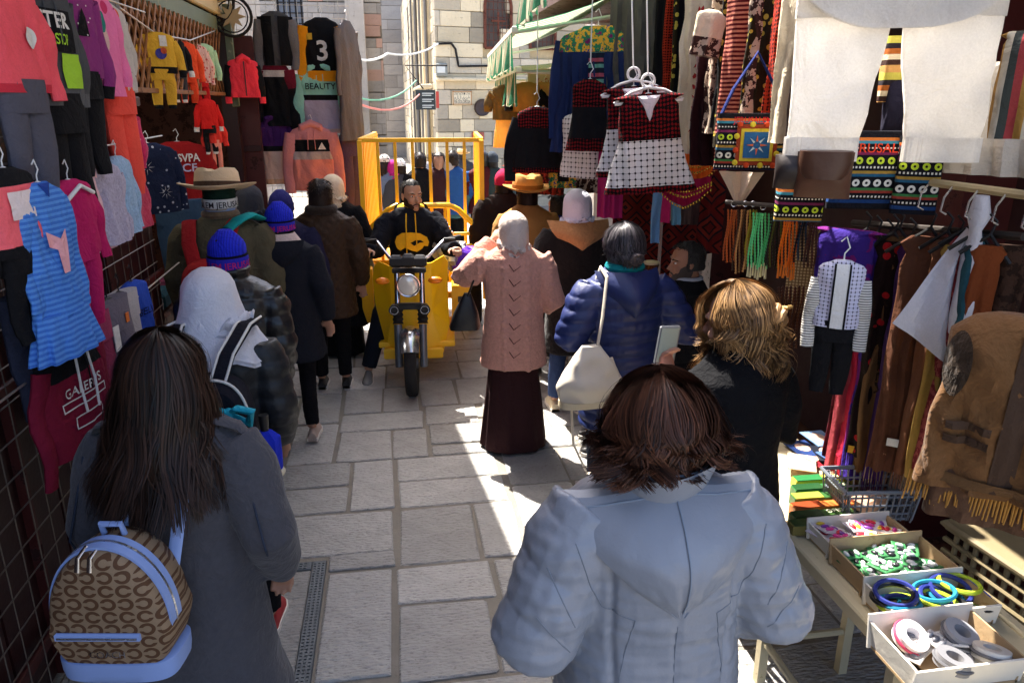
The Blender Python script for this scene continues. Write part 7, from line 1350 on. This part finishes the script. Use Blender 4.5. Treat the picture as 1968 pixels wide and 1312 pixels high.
b = MB(); b.box((.1, -.075, -.06), (.06, .004, .035)); b.build('price_label', WHT, sv.o, False); rgar('jacket', 1955, 800, None, .34, 220, -40, 'dark brown suede jacket hung below the waistcoat', [T_((86, 62, 46), fuzz=.3)], hang=None, X=1.55)
# ---- display table
TB = empty('display_table', (1.32, 2.62, 0), 'cream painted metal table with wheel-shaped braces carrying boxes of trinkets', 'table'); CM = worn((214, 200, 164), (150, 134, 100), .5, .1, 9, .66)
def tpt(nm, c, d, m=CM, bev=.006, rot=None): b_ = MB(); b_.box(c, d, bev=bev, rot=rot); return b_.build(nm, m, TB, False)
tpt('table_top', (.20, -.62, .735), (.40, 2.1, .025)); tpt('front_rail', (0, -.62, .735), (.035, 2.12, .05)); tpt('back_rail', (.41, -.62, .735), (.035, 2.12, .05))
for y in (.36, -.35, -1.05):
    for x in (.03, .38): tpt('leg', (x, y, .36), (.035, .035, .72))
    tpt('cross_bar', (.205, y, .2), (.33, .025, .025))
tpt('low_rail', (.03, -.3, .2), (.025, 1.4, .025))
b = MB(); b.torus((.03, .02, .46), .19, .012, 'x', 32, 8); b.build('brace_wheel', CM, TB)
for k in range(5): a = 2 * math.pi * k / 5 + .3; b = MB(); b.tube([(.03, .02, .46), (.03, .02 + math.cos(a) * .18, .46 + math.sin(a) * .18)], .009, 6); b.build('spoke', CM, TB)
ZT_ = .752; CARD = worn((190, 160, 120), (160, 130, 92), .8, 0, 8, .6); CARDW = plain((214, 208, 196), .7, 0, .06)
def tray(px, py, w, l, h_, lab, out=CARDW, inn=CARD, rz=0.):
    p = gz(px, py, ZT_ + h_ * .5); o = empty('cardboard_box', (p.x, p.y, ZT_), lab, 'box', 'boxes of trinkets on the table', rz=rz)
    b_ = MB(); b_.box((0, 0, .004), (w, l, .008)); b_.build('bottom', inn, o, False)
    for nm, c, d, ro in (('side', (-w / 2, 0, h_ / 2), (.006, l, h_), Matrix.Rotation(-.12, 3, 'Y')), ('side', (w / 2, 0, h_ / 2), (.006, l, h_), Matrix.Rotation(.12, 3, 'Y')), ('end', (0, -l / 2, h_ / 2), (w + .02, .006, h_), Matrix.Rotation(.15, 3, 'X')), ('end', (0, l / 2, h_ * .62), (w + .02, .006, h_ * 1.25), Matrix.Rotation(-.15, 3, 'X'))): b_ = MB(); b_.box(c, d, rot=ro); b_.build(nm, out if nm == 'end' or c[0] < 0 else inn, o, False)
    return o, p
def fill(o, w, l, h_, n_, fn):
    for k in range(n_): fn(o, rnd.uniform(-w / 2, w / 2) * .8, rnd.uniform(-l / 2, l / 2) * .8, h_ + .006 * (k % 5), rnd.uniform(0, 6.28), k)
def pk_(nm, lab, cols, sx, sy, cat, grp, spot=None):
    def f(o, x, y, z, a, k):
        q = Vector(o.location) + Rz(o.rotation_euler.z) @ Vector((x, y, z)); e_ = empty(nm, q, lab, cat, grp, rz=a); e_.rotation_euler.x = rnd.uniform(-.25, .25); e_.rotation_euler.y = rnd.uniform(-.2, .2); b_ = MB(); b_.box((0, 0, 0), (sx, sy, .006), bev=.002); b_.build('card', plain(cols[k % len(cols)], .35), e_, False)
        if spot: 
            for i in range(3): b_ = MB(); b_.ell(((i - 1) * sx * .27, 0, .006), (sx * .1, sy * .3, .006), 10, 6); b_.build('trinket', plain(spot[(k + i) % len(spot)], .3), e_)
    return f
W_, = (.36,)
o, p = tray(1650, 1030, .29, .13, .06, 'low cardboard box of hair clips in clear bags'); fill(o, .29, .13, .03, 24, pk_('hair_clip_packet', 'small clear packet holding a coloured hair clip', [(214, 208, 212), (200, 190, 200), (222, 214, 210)], .085, .06, 'packet', 'hair clip packets', [(206, 60, 140), (120, 60, 150), (220, 190, 60), (200, 40, 60)]))
o, p = tray(1715, 1085, .31, .18, .07, 'cardboard box filled with green trinket cards', CARD); fill(o, .31, .18, .035, 34, pk_('trinket_card', 'small green card with oval pendants in the cardboard box', [(60, 124, 76), (50, 110, 66), (72, 134, 86)], .075, .045, 'card', 'green trinket cards', [(220, 222, 222), (40, 40, 44), (200, 204, 206)]))
o, p = tray(1785, 1158, .31, .15, .07, 'blue-edged cardboard box of coiled bracelets'); b = MB(); b.box((.16, .02, .045), (.006, .13, .05)); b.build('blue_edge', plain((60, 84, 170), .5), o, False)
for k in range(16): q = Vector(o.location) + Vector(((-.1 + .1 * (k % 3)) + rnd.uniform(-.03, .03), rnd.uniform(-.03, .03), .025 + .012 * (k // 3))); e_ = MB(); e_.torus((0, 0, 0), .055, .007, 'z', 26, 6); w_ = tag(e_.build('bracelet', plain([(24, 24, 26), (30, 120, 150), (170, 190, 50), (40, 50, 120)][k % 4], .4)), ['black coiled bracelet in the blue-edged box', 'turquoise coiled bracelet in the blue-edged box', 'yellow-green coiled bracelet in the blue-edged box', 'navy coiled bracelet in the blue-edged box'][k % 4], 'bracelet', ['black', 'turquoise', 'yellow-green', 'navy'][k % 4] + ' bracelets'); w_.location = q; w_.rotation_euler = (rnd.uniform(-.3, .3), rnd.uniform(-.3, .3), 0)
o, p = tray(1812, 1250, .30, .19, .08, 'white cardboard box of tape reels and bangles')
for k, (x, y, c, lab) in enumerate(((-.07, .04, (224, 220, 222), 'white and pink reel of tape in the white box'), (.07, .03, (150, 150, 154), 'grey reel of ribbon in the white box'), (-.02, -.06, (120, 120, 124), 'dark grey bangle reel in the white box'), (.10, -.05, (200, 196, 190), 'pale reel of ribbon in the white box'))):
    q = Vector(o.location) + Vector((x, y, .06)); e_ = empty('ribbon_reel', q, lab, 'reel', None); e_.rotation_euler = (.5 - .25 * k, .2, 0); b = MB(); b.loft([[Vector((math.cos(a) * r, math.sin(a) * r, z)) for a in (2 * math.pi * i / 28 for i in range(28))] for r, z in ((.022, -.016), (.045, -.016), (.045, .016), (.022, .016), (.022, -.016))], cap=False); b.build('roll', plain(c, .4), e_); b = MB(); b.torus((0, 0, .0), .046, .005, 'z', 28, 6); b.build('edge', plain((190, 60, 90) if k == 0 else (90, 90, 94), .5), e_)
fill(o, .26, .15, .03, 12, pk_('paper_packet', 'crumpled white paper packet among the reels in the white box', [(206, 204, 200), (180, 178, 176), (214, 206, 196)], .07, .045, 'packet', 'paper packets among the reels', [(150, 150, 154), (110, 110, 116)]))
# incense boxes, basket, magazines
for k, (c1, c2, t_, lab) in enumerate((((206, 190, 60), (40, 110, 60), 'Aloe', 'yellow and green incense box, rear of the row'), ((40, 104, 50), (30, 70, 36), 'MUSK', 'green incense box lettered MUSK'), ((50, 92, 44), (150, 160, 60), '', 'dark green incense box with a yellow edge'), ((200, 110, 50), (140, 60, 30), '', 'orange incense box in the row'), ((60, 90, 44), (34, 60, 34), 'OPIUM', 'olive incense box, front of the row'), ((120, 110, 60), (60, 80, 44), '', 'khaki incense box half hidden in the row'))):
    p = gz(1580, 922 + k * 17, ZT_ + .03); e_ = empty('incense_box', (p.x, p.y, ZT_ + .004), lab, 'box', None, rz=rnd.uniform(-.05, .05)); b = MB(); b.box((0, 0, .02), (.24, .042, .038), bev=.002); b.build('carton', plain(c1, .35), e_, False); b = MB(); b.box((-.06, 0, .0405), (.11, .043, .003)); b.build('band', plain(c2, .35), e_, False)
    if t_: v, f = text_tris(t_, .03, .006); b = MB(); b.add([(x + .06, z - .01, .0425) for x, z in v], f); b.build('lettering', plain((226, 222, 190), .5), e_, False)
p = gz(1672, 945, ZT_ + .08); bk = empty('plastic_basket', (p.x, p.y, ZT_), 'grey perforated plastic basket holding small paper goods', 'basket', rz=-.1); GRP = plain((104, 110, 120), .5)
for sx, sy, w, l in ((0, -1, .26, .0), (0, 1, .26, 0), (-1, 0, 0, .17), (1, 0, 0, .17)):
    b = MB(); n_ = 13
    for k in range(n_): t = -.5 + k / (n_ - 1); x, y = (t * w if w else sx * .115), (t * l if l else sy * .07); b.tube([(x, y, .0), (x * 1.12, y * 1.15, .13)], .0035, 5)
    for z in (.03, .065, .1): k_ = 1 + z; b.tube([((-.5 * w if w else sx * .115) * k_, (-.5 * l if l else sy * .07) * k_, z), ((.5 * w if w else sx * .115) * k_, (.5 * l if l else sy * .07) * k_, z)], .004, 5)
    tag(b.build('mesh_side', GRP, bk), kind='stuff')
b = MB(); b.tube([(-.145, -.098, .132), (.145, -.098, .132), (.145, .098, .132), (-.145, .098, .132), (-.145, -.098, .132)], .008, 6); b.build('rim', GRP, bk); b = MB(); b.box((0, 0, .006), (.23, .14, .008)); b.build('bottom', GRP, bk, False); b = MB(); b.box((0, 0, .04), (.12, .08, .05), bev=.01, rot=Rz(.5)); b.build('paper_goods', plain((196, 150, 120), .6, 0, .3), bk)
for k, (px, py, c) in enumerate(((1560, 880, (150, 40, 50)), (1545, 862, (40, 60, 110)), (1590, 872, (30, 34, 44)), (1575, 845, (120, 150, 190)), (1610, 885, (80, 110, 160)), (1540, 895, (200, 180, 160)))):
    p = gz(px, py, ZT_ + .01); e_ = empty('postcard', (p.x, p.y, ZT_ + .006 + k * .004), ['red postcard with a pale portrait on the table', 'deep blue postcard on the table', 'black postcard with a pale oval on the table', 'light blue postcard lying crosswise on the table', 'mid blue postcard beside the basket', 'cream postcard at the table edge'][k], 'postcard', rz=rnd.uniform(-.5, .5)); b = MB(); b.box((0, 0, 0), (.11, .15, .004)); b.build('card', plain(c, .3), e_, False); b = MB(); b.ell((0, .01, .003), (.03, .04, .002), 14, 6); b.build('picture', plain((206, 170, 150), .4, 0, .3), e_)
# perforated beige crate at the stall edge
p = gz(1925, 1130, .45); cr = empty('perforated_crate', (p.x + .1, p.y, .0), 'beige perforated plastic crate standing beside the table', 'crate', rz=.1); CRM2 = plain((130, 116, 86), .6)
for k in range(9): MB().tube([(-.18 + k * .045, -.2, .2), (-.18 + k * .045, -.2, .62)], .011, 6).build('slat', CRM2, cr); MB().tube([(-.2, -.21 + k * .045, .2), (-.2, -.21 + k * .045, .62)], .011, 6).build('slat', CRM2, cr)
for k in range(9): z = .22 + k * .05; MB().tube([(-.2, -.2, z), (.2, -.2, z)], .011, 6).build('slat', CRM2, cr); MB().tube([(-.205, -.2, z), (-.205, .2, z)], .011, 6).build('slat', CRM2, cr)
b = MB(); b.box((0, 0, .63), (.44, .44, .03), bev=.01); b.build('lid', CRM2, cr); b = MB(); b.box((0, 0, .1), (.40, .40, .2), bev=.01); b.build('foot', CRM2, cr)
